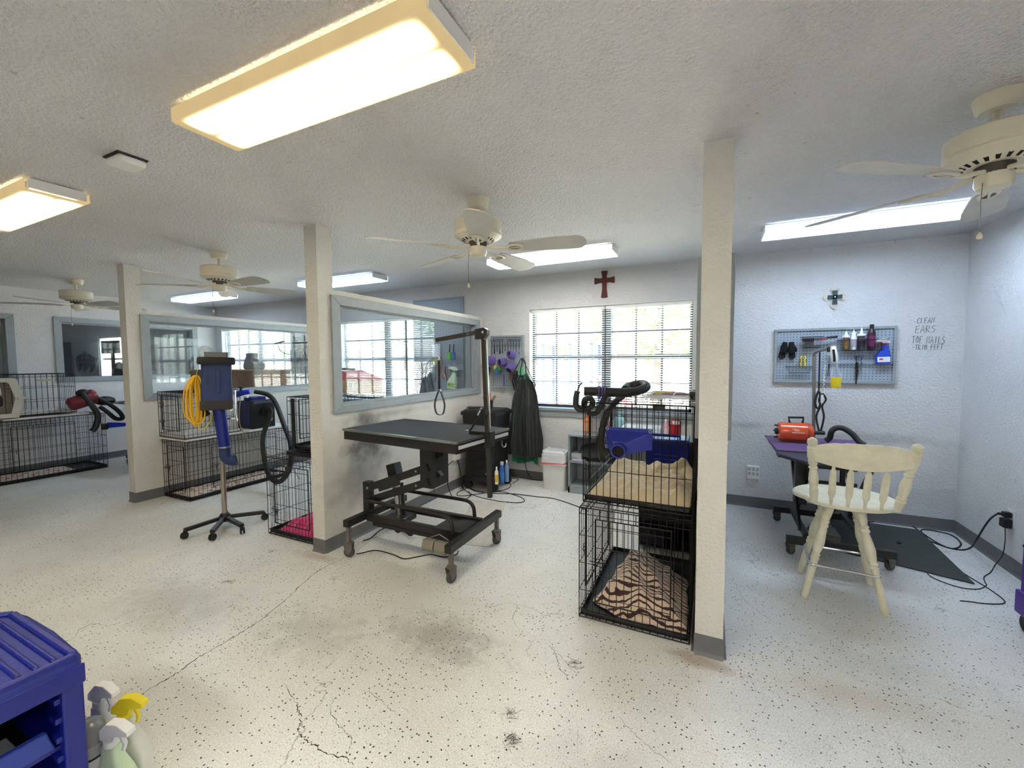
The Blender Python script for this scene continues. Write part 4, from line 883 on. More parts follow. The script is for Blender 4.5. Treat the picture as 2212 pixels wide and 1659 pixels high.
def caster(parent, x, y, ztop, r=.038, yaw_=0, colm=None, gap=.0):
    rt = RZ(yaw_); c = MB(); zc = r
    c.bx(x-.013, x+.013, y-.013, y+.013, zc+r*1.9, ztop); c.lathe([(r*.62, -.006), (r*.78, 0), (r*.8, .008), (r*.5, .016)], (x, y, zc+r*1.6), 14)
    o_ = Vector((x, y, 0))
    for s in (-1, 1):
        poly = [(-r*.85, r*2.75), (r*.85, r*2.75), (r*.75, r*1.5), (r*.25, r*.70), (-r*.35, r*.70)]
        pp = [o_+rt @ Vector((u-.004, s*.017, v)) for u, v in poly]; qq = [p+rt @ Vector((0, s*.004, 0)) for p in pp]
        c.add(pp+qq, [(4, 3, 2, 1, 0), (5, 6, 7, 8, 9)]+[(i, (i+1) % 5, 5+(i+1) % 5, 5+i) for i in range(5)])
    root = c.build('caster', colm or m_cast, parent)
    ax = rt @ Vector((0, 1, 0)); p = o_+rt @ Vector((0, -.014, r))
    MB().lathe([(r*.5, 0), (r*.93, .002), (r, .007), (r, .021), (r*.93, .026), (r*.5, .028)], p, 22, ax).build('wheel', m_wheel, root)
    return root
for x, y, z, a in ((-2.39, 2.215, .235, 20), (-2.39, 2.80, .235, 60), (-1.50, 2.225, .21, 80), (-1.50, 2.865, .21, 70)): caster(gt, x, y, z, .040, a)
pedal = MB().bx(-1.71, -1.53, 2.25, 2.32, .18, .235).build('foot_pedal', m_rubber, gt, bevel=.005); pedal['label'] = 'grey two-part foot pedal'
for k in range(2):
    x0 = -1.715+k*.095; MB().prism([(0, 0), (.055, -.012), (.075, .03), (.055, .07), (.01, .075), (-.01, .03)], (x0, 2.20, .185), (0, 1, 0), (0, 0, 1), (1, 0, 0), .088).build('pedal_plate', M('dusty_grey_plastic', (128, 122, 108), .6, var=.15), pedal, bevel=.006)
MB().tube([(-1.70, 2.26, .25), (-1.60, 2.24, .30), (-1.54, 2.26, .26)], .004, 6).build('pedal_hanger', m_steel, pedal)
# arm clamped to the right edge
am = MB().bar((-1.345, 2.475, .512), (-1.355, 2.425, 1.60), .026, .026, (0, 1, 0)).build('grooming_arm', M('worn_square_tube', (58, 54, 48), .45, metal=.4, bump=(300, .15)), gt, smooth=False)
MB().bar((-1.327, 2.452, .98), (-1.336, 2.428, 1.58), .006, .016, (0, 1, 0)).build('scale_strip', m_steel, am, smooth=False)
MB().prism([(-.045, -.03), (.02, -.03), (.045, .0), (.045, .03), (.02, .045), (-.045, .035)], (-1.362, 2.40, 1.615), (1, 0, 0), (0, 0, 1), (0, 1, 0), .036).build('elbow', m_blacks, am, smooth=False)
MB().bar((-1.39, 2.418, 1.632), (-1.715, 2.40, 1.588), .024, .026).build('cross_arm', M('worn_square_tube', (58, 54, 48)), am, smooth=False)
MB().box((-1.50, 2.404, 1.618), (.07, .002, .018), Matrix.Rotation(R(-7.7), 3, 'Y')).build('sticker', M('sticker_white', (210, 216, 220), .5), am, smooth=False)
MB().box((-1.475, 2.4025, 1.621), (.022, .002, .018), Matrix.Rotation(R(-7.7), 3, 'Y')).build('sticker', M('sticker_blue', (70, 120, 150), .5), am, smooth=False)
MB().bx(-1.48, -1.335, 2.43, 2.51, .946, .968).build('clamp_plate', m_blacks, am, smooth=False, bevel=.003)
MB().bx(-1.375, -1.320, 2.44, 2.51, .86, .968).build('clamp_block', m_blacks, am, smooth=False, bevel=.003)
MB().cyl((-1.352, 2.40, 1.10), (-1.352, 2.48, 1.10), .022, n=12).build('clamp_collar', m_rubber, am)
MB().tube([(-1.352, 2.42, 1.20), (-1.33, 2.39, 1.20)], .010, 8).build('clamp_knob', m_rubber, am)
MB().lathe([(.0001, .008), (.009, .007), (.010, 0)], (-1.345, 2.40, 1.63), 12, (0, -1, 0)).build('bolt', m_chrome, am)
def chain(mb, a, b, n, w=.006, r=.0014):
    a, b = Vector(a), Vector(b); d = (b-a)/n; L = d.length
    for k in range(n):
        c = a+d*(k+.5); s = Vector((1, 0, 0)) if k % 2 else Vector((0, 1, 0)); u = d.normalized()
        mb.tube([c+s*(w*math.cos(t))+u*(L*.62*math.sin(t)) for t in [j*PI/4 for j in range(8)]], r, 4, closed=True)
    return mb
def leash(name, label, top, mid, loop_h, w=.018, chain_n=10, split=None):
    root = thing(name, label, 'leash', top); t, m_ = Vector(top), Vector(mid)
    chain(MB(), t, m_, chain_n).build('chain', m_chrome, root)
    MB().lathe([(.005, 0), (.007, .006), (.005, .014), (.004, .022)], m_, 10, (0, 0, -1)).build('swivel', m_chrome, root)
    z1 = m_.z-.02; zs_ = z1-loop_h*.55; zb = z1-loop_h
    MB().bx(m_.x-w/2, m_.x+w/2, m_.y-.0025, m_.y+.0025, zs_, z1).build('strap', m_rubber, root, smooth=False)
    MB().bx(m_.x-w/2-.002, m_.x+w/2+.002, m_.y-.006, m_.y+.006, zs_-.008, zs_+.008).build('slider', m_steel, root, smooth=False)
    W_ = (zs_-zb)*.24; pts = [(m_.x+.001, m_.y, zs_), (m_.x+W_*.6, m_.y, zs_-.25*(zs_-zb)), (m_.x+W_, m_.y, zs_-.6*(zs_-zb)), (m_.x+W_*.7, m_.y, zs_-.93*(zs_-zb)), (m_.x, m_.y, zb), (m_.x-W_*.7, m_.y, zs_-.93*(zs_-zb)), (m_.x-W_, m_.y, zs_-.6*(zs_-zb)), (m_.x-W_*.6, m_.y, zs_-.25*(zs_-zb))]
    P = catmull(pts, 5, closed=True); l = MB(); n = len(P); vs = []
    for i, p in enumerate(P): 
        tt = (P[(i+1) % n]-P[i-1]).normalized(); nn = Vector((tt.z, 0, -tt.x))
        vs += [p+Vector((0, w/2, 0))+nn*.0015, p-Vector((0, w/2, 0))+nn*.0015, p-Vector((0, w/2, 0))-nn*.0015, p+Vector((0, w/2, 0))-nn*.0015]
    l.add(vs, [(4*i+j, 4*i+(j+1) % 4, 4*((i+1) % n)+(j+1) % 4, 4*((i+1) % n)+j) for i in range(n) for j in range(4)])
    l.build('loop', m_rubber, root, smooth=False); return root
leash('grooming_loop', 'black strap loop on a short chain hanging from the middle grooming arm', (-1.695, 2.40, 1.575), (-1.695, 2.40, 1.47), .38, .017)
hn = thing('restraint_clip', 'black strap with chrome clips lying from the pole onto the middle table', 'strap', (-1.45, 2.44, .97))
MB().tube(catmull([(-1.47, 2.42, .972), (-1.455, 2.42, .985), (-1.43, 2.42, 1.02), (-1.405, 2.42, 1.055), (-1.40, 2.415, 1.08)], 5), .007, 6).build('strap', m_rubber, hn)
chain(MB(), (-1.40, 2.415, 1.08), (-1.37, 2.415, 1.13), 5).build('chain', m_chrome, hn); MB().tube([(-1.49+.01*math.cos(a), 2.42+.01*math.sin(a), .971) for a in [k*PI/5 for k in range(10)]], .002, 5, closed=True).build('clip_ring', m_chrome, hn)
# ------------------------------------------------------------------ pegboards
def peg_material():
    m, nt, b = nodes_of('pegboard_face'); N, L = nt.nodes, nt.links
    tc = N.new('ShaderNodeTexCoord'); mp = N.new('ShaderNodeVectorMath'); mp.operation = 'SCALE'; mp.inputs['Scale'].default_value = 1/.0254; L.new(tc.outputs['Object'], mp.inputs[0])
    fr = N.new('ShaderNodeVectorMath'); fr.operation = 'FRACTION'; L.new(mp.outputs[0], fr.inputs[0])
    sb = N.new('ShaderNodeVectorMath'); sb.operation = 'SUBTRACT'; sb.inputs[1].default_value = (.5, 0, .5); L.new(fr.outputs[0], sb.inputs[0])
    ml = N.new('ShaderNodeVectorMath'); ml.operation = 'MULTIPLY'; ml.inputs[1].default_value = (1, 0, 1); L.new(sb.outputs[0], ml.inputs[0])
    ln = N.new('ShaderNodeVectorMath'); ln.operation = 'LENGTH'; L.new(ml.outputs[0], ln.inputs[0])
    lt = N.new('ShaderNodeMath'); lt.operation = 'LESS_THAN'; lt.inputs[1].default_value = .15; L.new(ln.outputs['Value'], lt.inputs[0])
    mx = N.new('ShaderNodeMix'); mx.data_type = 'RGBA'; mx.inputs['A'].default_value = (*srgb((158, 170, 180)), 1); mx.inputs['B'].default_value = (*srgb((40, 46, 56)), 1)
    L.new(lt.outputs[0], mx.inputs['Factor']); L.new(mx.outputs['Result'], b.inputs['Base Color']); b.inputs['Roughness'].default_value = .5; return m
m_peg = peg_material()
def pegboard(label, x0, x1, z0, z1, w=.022, depth=.036):
    root = thing('pegboard', label, 'pegboard', ((x0+x1)/2, YB, z0))
    MB().bx(x0+.004, x1-.004, YB-depth+.016, YB-depth+.022, z0+.004, z1-.004).build('board', m_peg, root, smooth=False)
    for a in ((x0, x1, z0, z0+w), (x0, x1, z1-w, z1), (x0, x0+w, z0+w, z1-w), (x1-w, x1, z0+w, z1-w)): MB().bx(a[0], a[1], YB-depth, YB, a[2], a[3]).build('frame_rail', m_trim, root, smooth=False, bevel=.002)
    return root
pegboard('grey framed pegboard with bottles and tools on the right bay wall', .538, 1.425, 1.225, 1.720)
pegboard('narrow grey pegboard with scissors beside the window, above the tool chest', -2.478, -2.035, 1.105, 1.752)
pegboard('tall grey pegboard seen over and through the middle partition window', -3.675, -2.878, .99, 2.27)
pegboard('grey pegboard with hanging tools behind the left partition window', -6.145, -5.50, 1.0, 1.935)
YS = YB-.036
def wall_basket(label, x0, x1, z0, z1, d=.07, mesh=True):
    root = thing('wire_basket', label, 'basket', ((x0+x1)/2, YS-d, z0)); t = .025
    mb = MB(); rings = [(x0, x1, YS-d, YS, z1), (x0+t, x1-t, YS-d+.02, YS, z0)]
    for (a, b, c, d_, z) in rings: mb.tube([(a, c, z), (b, c, z), (b, d_, z), (a, d_, z)], .0025, 5, closed=True)
    n = int((x1-x0)/.0085)
    for k in range(n+1):
        u = k/n; mb.tube([(x0+(x1-x0)*u, YS-d, z1), (x0+t+(x1-x0-2*t)*u, YS-d+.02, z0), (x0+t+(x1-x0-2*t)*u, YS, z0)], .0008, 3, caps=False)
    for j in range(1, 8):
        u = j/8; mb.tube([(x0+t*u, YS, z1+(z0-z1)*u), (x0+t*u, YS-d+.02*u, z1+(z0-z1)*u), (x1-t*u, YS-d+.02*u, z1+(z0-z1)*u), (x1-t*u, YS, z1+(z0-z1)*u)], .0008, 3, caps=False)
    mb.build('basket_mesh', m_black, root, smooth=False); return root
wall_basket('long black mesh basket holding four bottles on the right pegboard', 1.0, 1.345, 1.515, 1.605, .075)
wall_basket('empty small black mesh basket low on the right pegboard', .625, .835, 1.315, 1.375, .06)
wall_basket('black mesh basket with brushes at the top of the right pegboard', .735, .90, 1.545, 1.64, .07)
zb = 1.52
bottle('brown and gold bottle with white top, leftmost in the mesh basket', (1.065, YS-.04, zb), .024, .165, (120, 82, 50), (240, 240, 238), neck=.75, cap=.33, lab=(150, 116, 60), tip=True)
bottle('white pointed-nozzle bottle, second in the mesh basket', (1.118, YS-.04, zb), .022, .175, (232, 232, 236), (240, 240, 240), neck=.5, cap=.22, lab=(214, 214, 222), tip=True)
bottle('clear and black bottle with white pointed top in the mesh basket', (1.172, YS-.04, zb), .026, .19, (70, 62, 72), (240, 240, 240), neck=.75, cap=.36, lab=(34, 30, 34), tip=True)
bottle('tall black and magenta bottle, rightmost in the mesh basket', (1.240, YS-.04, zb), .028, .215, (44, 20, 34), (16, 16, 16), neck=.42, cap=.14, lab=(112, 34, 84))
def trigger_bottle(label, p, h, w, col, headcol, neckcol, flip=1, lab=None, rz=0., tilt=0., liquid=None, name='spray_bottle'):
    root = local_thing(name, label, 'spray bottle'); hb = h*.70
    k = 'c%02x%02x%02x'
    B = [rr(w, w*.5, 0, (0, 0), 3, w*.12), rr(w, w*.5, hb*.42, (0, 0), 3, w*.12), rr(w*.78, w*.46, hb*.60, (w*.06*flip, 0), 3, w*.12), rr(w*.5, w*.36, hb*.8, (w*.14*flip, 0), 3, w*.1), rr(w*.42, w*.34, hb, (w*.16*flip, 0), 3, w*.09)]
    loft(MB(), B).build('body', M('plastic_'+k % tuple(col), col, .3), root)
    if lab: MB().bx(-w*.42, w*.42, -w*.262, -w*.25, hb*.08, hb*.36).build('label', M('label_'+k % lab, lab, .5), root, smooth=False); MB().bx(-w*.30, -w*.05, -w*.268, -w*.262, hb*.20, hb*.28).build('label_mark', M('mark_red', (190, 50, 60), .5), root, smooth=False)
    MB().cyl((w*.16*flip, 0, hb), (w*.16*flip, 0, hb+h*.06), w*.19, n=14).build('neck_ring', M('plastic_'+k % tuple(neckcol), neckcol, .4), root)
    hd = [(-.32, .06), (-.30, .13), (-.02, .235), (.30, .235), (.62, .16), (.64, .11), (.25, .10), (.18, .04), (-.1, .04)]
    MB().prism([(w*.16*flip-flip*u*w*1.0, hb+v*h*1.0+h*.02) for u, v in hd], (0, -w*.13, 0), (1, 0, 0), (0, 0, 1), (0, 1, 0), w*.26).build('trigger_head', M('plastic_'+k % tuple(headcol), headcol, .4), root, bevel=.002)
    MB().tube([(w*.16*flip-flip*.30*w, 0, hb+.12*h), (w*.16*flip-flip*.42*w, 0, hb+.02*h), (w*.16*flip-flip*.36*w, 0, hb-.05*h)], w*.06, 6).build('trigger', M('plastic_'+k % tuple(neckcol), neckcol, .4), root)
    root.location = p; root.rotation_euler = (0, tilt, rz); return root
trigger_bottle('blue spray bottle with white trigger and label on the right pegboard', (1.325, YS-.03, 1.40), .225, .10, (28, 70, 190), (236, 236, 232), (190, 60, 40), 1, (232, 232, 236), 0., -.03)
# gloves
gl = thing('grooming_gloves', 'pair of black knit gloves hanging at the left of the right pegboard', 'gloves', (.64, YS, 1.6))
for k, (x, tilt) in enumerate(((.620, .18), (.668, -.06))):
    m = Matrix.Rotation(tilt, 3, 'Y'); O = Vector((x, YS-.018, 1.60))
    def G(v): return O+m @ Vector(v)
    mb = MB(); mb.tube([G((0, 0, .0)), G((0, 0, -.05)), G((0, 0, -.10))], .024, 10, rf=lambda t: (.8, 1.15, 1.05)[min(2, int(t*2.99))])
    for j in range(4): mb.tube([G((-.018+.012*j, 0, -.085)), G((-.022+.014*j, -.004, -.125-.008*(j in (1, 2)))), G((-.022+.014*j, 0, -.15-.012*(j in (1, 2)))) ][:3], .0075, 8, rf=lambda t: 1-.3*t)
    mb.tube([G((.022, 0, -.04)), G((.034, 0, -.07)), G((.032, 0, -.095))], .008, 8); mb.build('glove', M('black_knit', (16, 16, 17), .95, bump=(200, .4)), gl)
# clipper, scissors, comb
def scissors(label, p, L, col, name='scissors', group=None, spread=.10, hang=1, cat='scissors', ringc=None):
    root = thing(name, label, cat, p, group); x, y, z = p; mt = M('blade_c%02x%02x%02x' % col, col, .25, metal=.8); mh = M('grip_c%02x%02x%02x' % (ringc or col), ringc or col, .4)
    for s in (-1, 1):
        piv = Vector((x, y, z-L*.42)); a = s*spread*.5; d = Vector((math.sin(a), 0, -math.cos(a)))
        MB().bar(piv, piv+d*L*.58, .009*L/.2, .002, (0, 1, 0)).build('blade', mt, root, smooth=False)
        h0 = piv-d*L*.28; b = MB(); b.bar(piv, h0, .005, .004, (0, 1, 0)); c = h0-d*L*.085+Vector((-s*.010*L/.2, 0, 0))
        b.tube([c+Vector((L*.055*math.cos(t), 0, L*.075*math.sin(t))) for t in [j*PI/6 for j in range(12)]], .0026, 5, closed=True); b.build('handle', mh, root)
    return root
nc = thing('nail_clipper', 'yellow plier-style nail clipper on the right pegboard', 'nail clipper', (.762, YS, 1.5))
for s in (-1, 1):
    MB().tube(catmull([(.762+s*.006, YS-.015, 1.468), (.762+s*.018, YS-.015, 1.458), (.762+s*.013, YS-.015, 1.43), (.762+s*.017, YS-.015, 1.405), (.762+s*.015, YS-.015, 1.378)], 5), .006, 8).build('handle', m_yellow, nc)
    MB().tube(catmull([(.762+s*.005, YS-.015, 1.468), (.762+s*.012, YS-.015, 1.485), (.762+s*.003, YS-.015, 1.505)], 5), .003, 6).build('jaw', m_steel, nc)
    MB().bar((.762+s*.022, YS-.015, 1.445), (.762+s*.022, YS-.015, 1.405), .004, .004, (0, 1, 0)).build('grip_pad', m_rubber, nc)
bh = thing('slicker_brush', 'red-handled brush resting across the top mesh basket', 'brush', (.86, YS-.05, 1.62))
MB().tube(catmull([(.84, YS-.05, 1.618), (.90, YS-.05, 1.622), (.95, YS-.05, 1.632), (1.0, YS-.05, 1.636)], 5), .009, 8, rf=lambda t: .8+.4*t).build('handle', m_rubber, bh)
MB().tube([(.85, YS-.055, 1.612), (.93, YS-.057, 1.622)], .0075, 8).build('grip', m_red, bh); MB().box((.79, YS-.045, 1.615), (.09, .04, .03)).build('brush_head', m_blackp, bh, bevel=.006)
MB().box((.80, YS-.045, 1.585), (.06, .03, .035)).build('bristles', M('grey_bristle', (70, 66, 64), .8), bh, smooth=False)
cmb = thing('comb', 'long black rat-tail comb hanging on the right pegboard', 'comb', (1.155, YS-.012, 1.42))
MB().prism([(-.004, 0), (.006, 0), (.010, -.08), (.003, -.20), (-.004, -.205), (-.010, -.09)], (1.155, YS-.014, 1.42), (1, 0, 0), (0, 0, 1), (0, 1, 0), .004).build('comb_body', m_blackp, cmb, smooth=False)
for k in range(10): MB().bx(1.160, 1.171, YS-.014, YS-.010, 1.40-k*.011, 1.404-k*.011).build('tooth', m_blackp, cmb, smooth=False)
scissors('small blue-handled scissors above the rack on the right pegboard', (1.185, YS-.012, 1.47), .13, (150, 152, 160), ringc=(60, 70, 130))
scissors('small black-handled scissors hanging beside the comb on the right pegboard', (1.148, YS-.016, 1.465), .12, (60, 60, 66), ringc=(20, 20, 22))
scissors('silver scissors hanging on the middle of the right pegboard', (.955, YS-.015, 1.47), .18, (110, 116, 126))
rk = thing('tool_rack', 'thin clear tool rack strip across the right pegboard', 'rack', (1.2, YS, 1.42))
MB().bx(.96, 1.43, YS-.028, YS-.002, 1.415, 1.419).build('rack_strip', M('clear_acrylic', (196, 204, 214), .15, alpha=.5), rk, smooth=False)
# cross above
def cross_mesh(mb, cx, cz, y, w, h, t, arms, flare=.0, zc=.3):
    pass
xr = thing('wooden_cross', 'reddish brown carved wooden cross above the window', 'cross', (-1.071, YB, 2.13))
def flared(cx, cz, a0, a1, w0, w1, n=6):  # arm outline from centre outwards, angle handled by U,V
    return [(-w0, a0), (-w0*.95, a0+(a1-a0)*.5), (-w1, a1*.93), (-w1*1.08, a1), (-w1*.5, a1*1.03), (w1*.5, a1*1.03), (w1*1.08, a1), (w1, a1*.93), (w0*.95, a0+(a1-a0)*.5), (w0, a0)]
m_xw = M('carved_red_wood', (92, 34, 26), .45, bump=(90, 1.0), var=.35, vscale=40)
cx, cz, yy = -1.071, 2.318, YB-.014
for U, V, L in (((1, 0, 0), (0, 0, 1), .100), ((1, 0, 0), (0, 0, -1), .185), ((0, 0, 1), (1, 0, 0), .108), ((0, 0, 1), (-1, 0, 0), .108)):
    MB().prism(flared(0, 0, .0, L, .026, .034), (cx, yy, cz), U, V, (0, 1, 0), .013).build('arm', m_xw, xr, smooth=False, bevel=.002)
MB().lathe([(.0001, .006), (.018, .005), (.024, .002), (.026, 0)], (cx, yy, cz), 18, (0, -1, 0)).build('boss', m_xw, xr)
x2 = thing('painted_cross', 'small white and dark teal wooden cross above the right pegboard', 'cross', (.988, YB, 1.88))
m_cw = M('crackled_white_wood', (214, 206, 186), .6, bump=(60, .6), var=.25, vscale=25); m_ct = M('dark_teal_metal', (44, 64, 70), .4, metal=.3)
cx, cz, yy = .988, 1.992, YB-.016
def lobe(L): return [(-.022, 0), (-.024, L*.55), (-.034, L*.66), (-.028, L*.84), (-.010, L*.93), (0, L), (.010, L*.93), (.028, L*.84), (.034, L*.66), (.024, L*.55), (.022, 0)]
for U, V, L in (((1, 0, 0), (0, 0, 1), .092), ((1, 0, 0), (0, 0, -1), .108), ((0, 0, 1), (1, 0, 0), .086), ((0, 0, 1), (-1, 0, 0), .086)):
    MB().prism(lobe(L), (cx, yy, cz), U, V, (0, 1, 0), .014).build('lobe', m_cw, x2, smooth=False, bevel=.0015)
    MB().prism([(-.015, 0), (-.019, L*.62), (.019, L*.62), (.015, 0)], (cx, yy-.006, cz), U, V, (0, 1, 0), .006).build('inner_arm', m_ct, x2, smooth=False)
MB().lathe([(.0001, .006), (.006, .004), (.007, 0)], (cx, yy-.006, cz), 12, (0, -1, 0)).build('stud', m_white, x2)
# handwriting on the wall
GL = {'C': [[(1,.85),(.6,1),(.15,.75),(.1,.3),(.5,0),(1,.12)]], 'l': [[(.2,1),(.15,0)]], 'E': [[(.9,1),(.15,.95),(.1,0),(.85,.05)],[(.12,.5),(.7,.55)]], 'e': [[(.1,.35),(.8,.45),(.6,.7),(.2,.6),(.1,.25),(.4,0),(.85,.12)]],
      'A': [[(0,0),(.5,1),(.95,0)],[(.2,.38),(.8,.42)]], 'N': [[(.05,0),(.1,1),(.8,.05),(.9,1)]], 'R': [[(.1,0),(.12,1),(.75,.85),(.7,.55),(.15,.5),(.9,0)]], 'S': [[(.9,.9),(.3,.95),(.2,.6),(.8,.45),(.75,.1),(.05,.05)]],
      'T': [[(0,.95),(1,1)],[(.5,.97),(.45,0)]], 'O': [[(.5,1),(.1,.6),(.25,.05),(.75,.1),(.85,.65),(.5,1)]], 'I': [[(.5,1),(.45,0)]], 'L': [[(.2,1),(.15,.02),(.8,.05)]], 'M': [[(0,0),(.1,.9),(.4,.3),(.75,.95),(.9,0)]], 'F': [[(.85,1),(.15,.95),(.1,0)],[(.12,.5),(.7,.55)]], '-': [[(.1,.5),(.9,.55)]]}
wr = thing('wall_writing', 'handwritten note reading CLEAN EARS TOE NAILS TRIM FEET on the wall', 'writing', (1.66, YB, 1.5))
for line, px0, px1, py0, py1, rise in (('ClEAN', 1981, 2020, 687, 699, 0), ('EARS', 1977, 2023, 704, 719, -1), ('TOE NAILS', 1970, 2043, 726, 741, 3), ('-TRIM FEET', 1970, 2038, 745, 756, -1)):
    a, b = at('Y', YB, px0, py0), at('Y', YB, px1, py0); c = at('Y', YB, px0, py1); adv = (b.x-a.x)/len(line); hh = (a.z-c.z); ink = MB()
    for i, ch in enumerate(line):
        for st in GL.get(ch, []):
            ink.tube([(a.x+adv*(i+.82*u+.10*v), YB-.0012, c.z+hh*v-rise*.0004*i+random.uniform(-.001, .001)) for u, v in st], .0017, 4)
    ink.build('written_line', m_ink, wr, smooth=False)
# ------------------------------------------------------------------ middle pegboard contents
scz = 1.66
for k in range(11):
    x = -2.455+k*.037; L = random.uniform(.14, .19); col = ((150, 152, 156), (60, 48, 80), (40, 38, 44), (170, 172, 176), (196, 120, 110))[(0, 1, 0, 2, 1, 4, 0, 3, 3, 0, 3)[k]]
    scissors('%s grooming scissors from the left in the row on the narrow pegboard' % ORD[k], (x, YS-.014, 1.705), L, col, group='scissors on the narrow pegboard', spread=random.uniform(.05, .2), ringc=(54, 54, 58) if k != 5 else (210, 120, 110))
o = MB().bx(-2.47, -2.05, YS-.03, YS-.002, 1.655, 1.659); tag(o.build('tool_rack', m_clear, None, origin=(-2.26, YS, 1.655), smooth=False), 'clear strip rack holding the row of scissors', 'rack')
def cuff(p, d, r, L, label):
    p, d = Vector(p), Vector(d).normalized(); o = MB().lathe([(r*.80, 0), (r*.95, .004), (r*1.03, L*.3), (r, L*.8), (r*.85, L), (r*.72, L), (r*.8, L*.7), (r*.75, .01), (.0001, .01)], p, 20, d)
    tag(o.build('cuff', m_purple, None, origin=p), label, 'cuff', 'purple cuffs on the narrow pegboard')
cuff((-2.40, YS-.04, 1.44), (-.75, -.75, .1), .058, .10, 'large purple fleece cuff at the left of the narrow pegboard')
cuff((-2.25, YS-.05, 1.43), (-.5, -.85, -.1), .052, .09, 'purple fleece cuff second from the left under the scissors row')
cuff((-2.13, YS-.05, 1.50), (-.45, -.8, .25), .048, .09, 'upper right purple fleece cuff on the narrow pegboard')
cuff((-2.16, YS-.05, 1.40), (-.15, -.7, -.75), .050, .10, 'lower purple fleece cuff on the narrow pegboard opening downwards')
for p, c, l in (((-2.39, YS-.05, 1.38), (226, 206, 60), 'yellow brush end peeping below the purple cuffs'), ((-2.33, YS-.05, 1.365), (120, 170, 60), 'green brush end peeping below the purple cuffs')):
    o = MB().lathe([(.018, 0), (.024, .02), (.016, .05), (.006, .055)], (p[0], p[1], p[2]-.04), 12); tag(o.build('brush', M('br_%d' % c[0], c, .5), None, origin=p), l, 'brush')
o = MB().lathe([(.022, 0), (.034, .02), (.034, .06), (.02, .08)], (-2.36, YS-.045, 1.28), 16); tag(o.build('brush', M('teal_plastic', (44, 128, 160), .4), None, origin=(-2.36, YS-.045, 1.28)), 'blue round brush head hanging on the narrow pegboard', 'brush')
o = MB().lathe([(.03, 0), (.034, .06), (.036, .1)], (-2.52, YS-.02, 1.27), 16); tag(o.build('cup', M('dark_purple_grey', (56, 50, 66), .6), None, origin=(-2.52, YS-.02, 1.27)), 'dark small cup at the left edge of the narrow pegboard', 'cup')
wh = thing('whisk_tool', 'purple-handled wire whisk tool hanging low on the narrow pegboard', 'whisk', (-2.27, YS-.03, 1.1))
MB().tube([(-2.28, YS-.03, 1.28), (-2.28, YS-.03, 1.13)], .010, 8).build('handle', m_purple, wh)
mb = MB()
for k in range(6):
    a = k*PI/6; mb.tube([(-2.28+.045*math.cos(t)*math.cos(a), YS-.05+.045*math.cos(t)*math.sin(a), 1.085+.035*math.sin(t)) for t in [j*PI/6 for j in range(12)]], .0016, 4, closed=True)
mb.build('wire_cage', m_steel, wh)
dm = thing('muzzle_bundle', 'black strapped muzzles hanging below the narrow pegboard', 'muzzle', (-2.12, YS-.04, 1.08))
for k in range(5): MB().tube([(-2.14+.03*k+random.uniform(-.01, .01), YS-.04, 1.32), (-2.16+.03*k, YS-.05, 1.2), (-2.13+.025*k, YS-.05, 1.09+.02*(k % 2))], .011, 6).build('strap', m_rubber, dm)
MB().bx(-2.20, -2.16, YS-.05, YS-.03, 1.22, 1.34).build('brown_holder', M('brown_leather', (120, 78, 50), .6), dm, smooth=False, bevel=.003)
o = MB().bx(-2.08, -2.0, YS-.07, YS-.05, 1.27, 1.37); tag(o.build('sponge', M('mint_sponge', (120, 200, 150), .8), None, origin=(-2.04, YS-.06, 1.27), bevel=.006), 'mint green sponge beside the aprons', 'sponge')
# aprons
def apron(label, cx, y, ztop, zbot, w0, w1, mat, seed, name='apron', lean=0.):
    root = thing(name, label, 'apron', (cx, y, zbot))
    def f(u, v):
        t = 1-v; W_ = (w0+(w1-w0)*min(1, .18+t*1.1 if t > .22 else t*1.9)**.8)*(1 if t > .04 else .6+10*t); s = (u-.5)
        x = cx+s*W_+lean*t; z = ztop+(zbot-ztop)*t+.02*math.sin(u*9+seed)*(t > .9)*t
        yy = y+.026*math.cos(u*13+seed+1.5*v)*(.35+.65*t)+.016*math.cos(u*31-seed*2+3*v)*(.3+.7*t)+.03*noise.noise(Vector((u*5, v*3, seed)))-.02
        return (x, yy, z)
    MB().grid(f, 36, 40).build('cloth', mat, root, solid=.003, angle=180)
    return root
m_gap = M('green_nylon', (20, 120, 78), .4, sheen=.2); m_bap = M('black_nylon', (34, 38, 38), .33, sheen=.2, var=.15)
a1 = apron('green nylon apron hanging behind the black one beside the window', -1.985, YB-.07, 1.29, .22, .10, .34, m_gap, 2.)
a2 = apron('long black nylon apron hanging on the wall beside the window', -1.955, YB-.13, 1.24, .30, .13, .47, m_bap, 0., lean=-.045)
for k, (dx, s) in enumerate(((-.05, 0), (.0, 1), (.05, 2))):
    MB().tube(catmull([(-2.02+.2*dx, YB-.12, 1.47), (-2.0+dx*.8, YB-.15, 1.42), (-2.02+dx*1.5, YB-.16, 1.30), (-1.98+dx*1.2, YB-.155, 1.18)], 6), .007, 6).build('strap', m_rubber, a2)
MB().tube(catmull([(-2.02, YB-.12, 1.47), (-1.96, YB-.15, 1.40), (-1.88, YB-.16, 1.25), (-1.83, YB-.16, 1.16), (-1.86, YB-.16, 1.14), (-1.93, YB-.16, 1.2)], 6), .004, 6).build('strap', m_rubber, a2)
MB().tube(catmull([(-2.0, YB-.11, .31), (-1.98, YB-.12, .22), (-1.95, YB-.13, .12), (-1.90, YB-.12, .05)], 6), .005, 6).build('apron_tie', m_rubber, a2)
hk = MB().tube([(-2.02, YB, 1.50), (-2.02, YB-.12, 1.49), (-2.02, YB-.13, 1.51)], .004, 6); tag(hk.build('wall_hook', m_steel, None, origin=(-2.02, YB, 1.5)), 'steel hook carrying the aprons beside the window', 'hook')
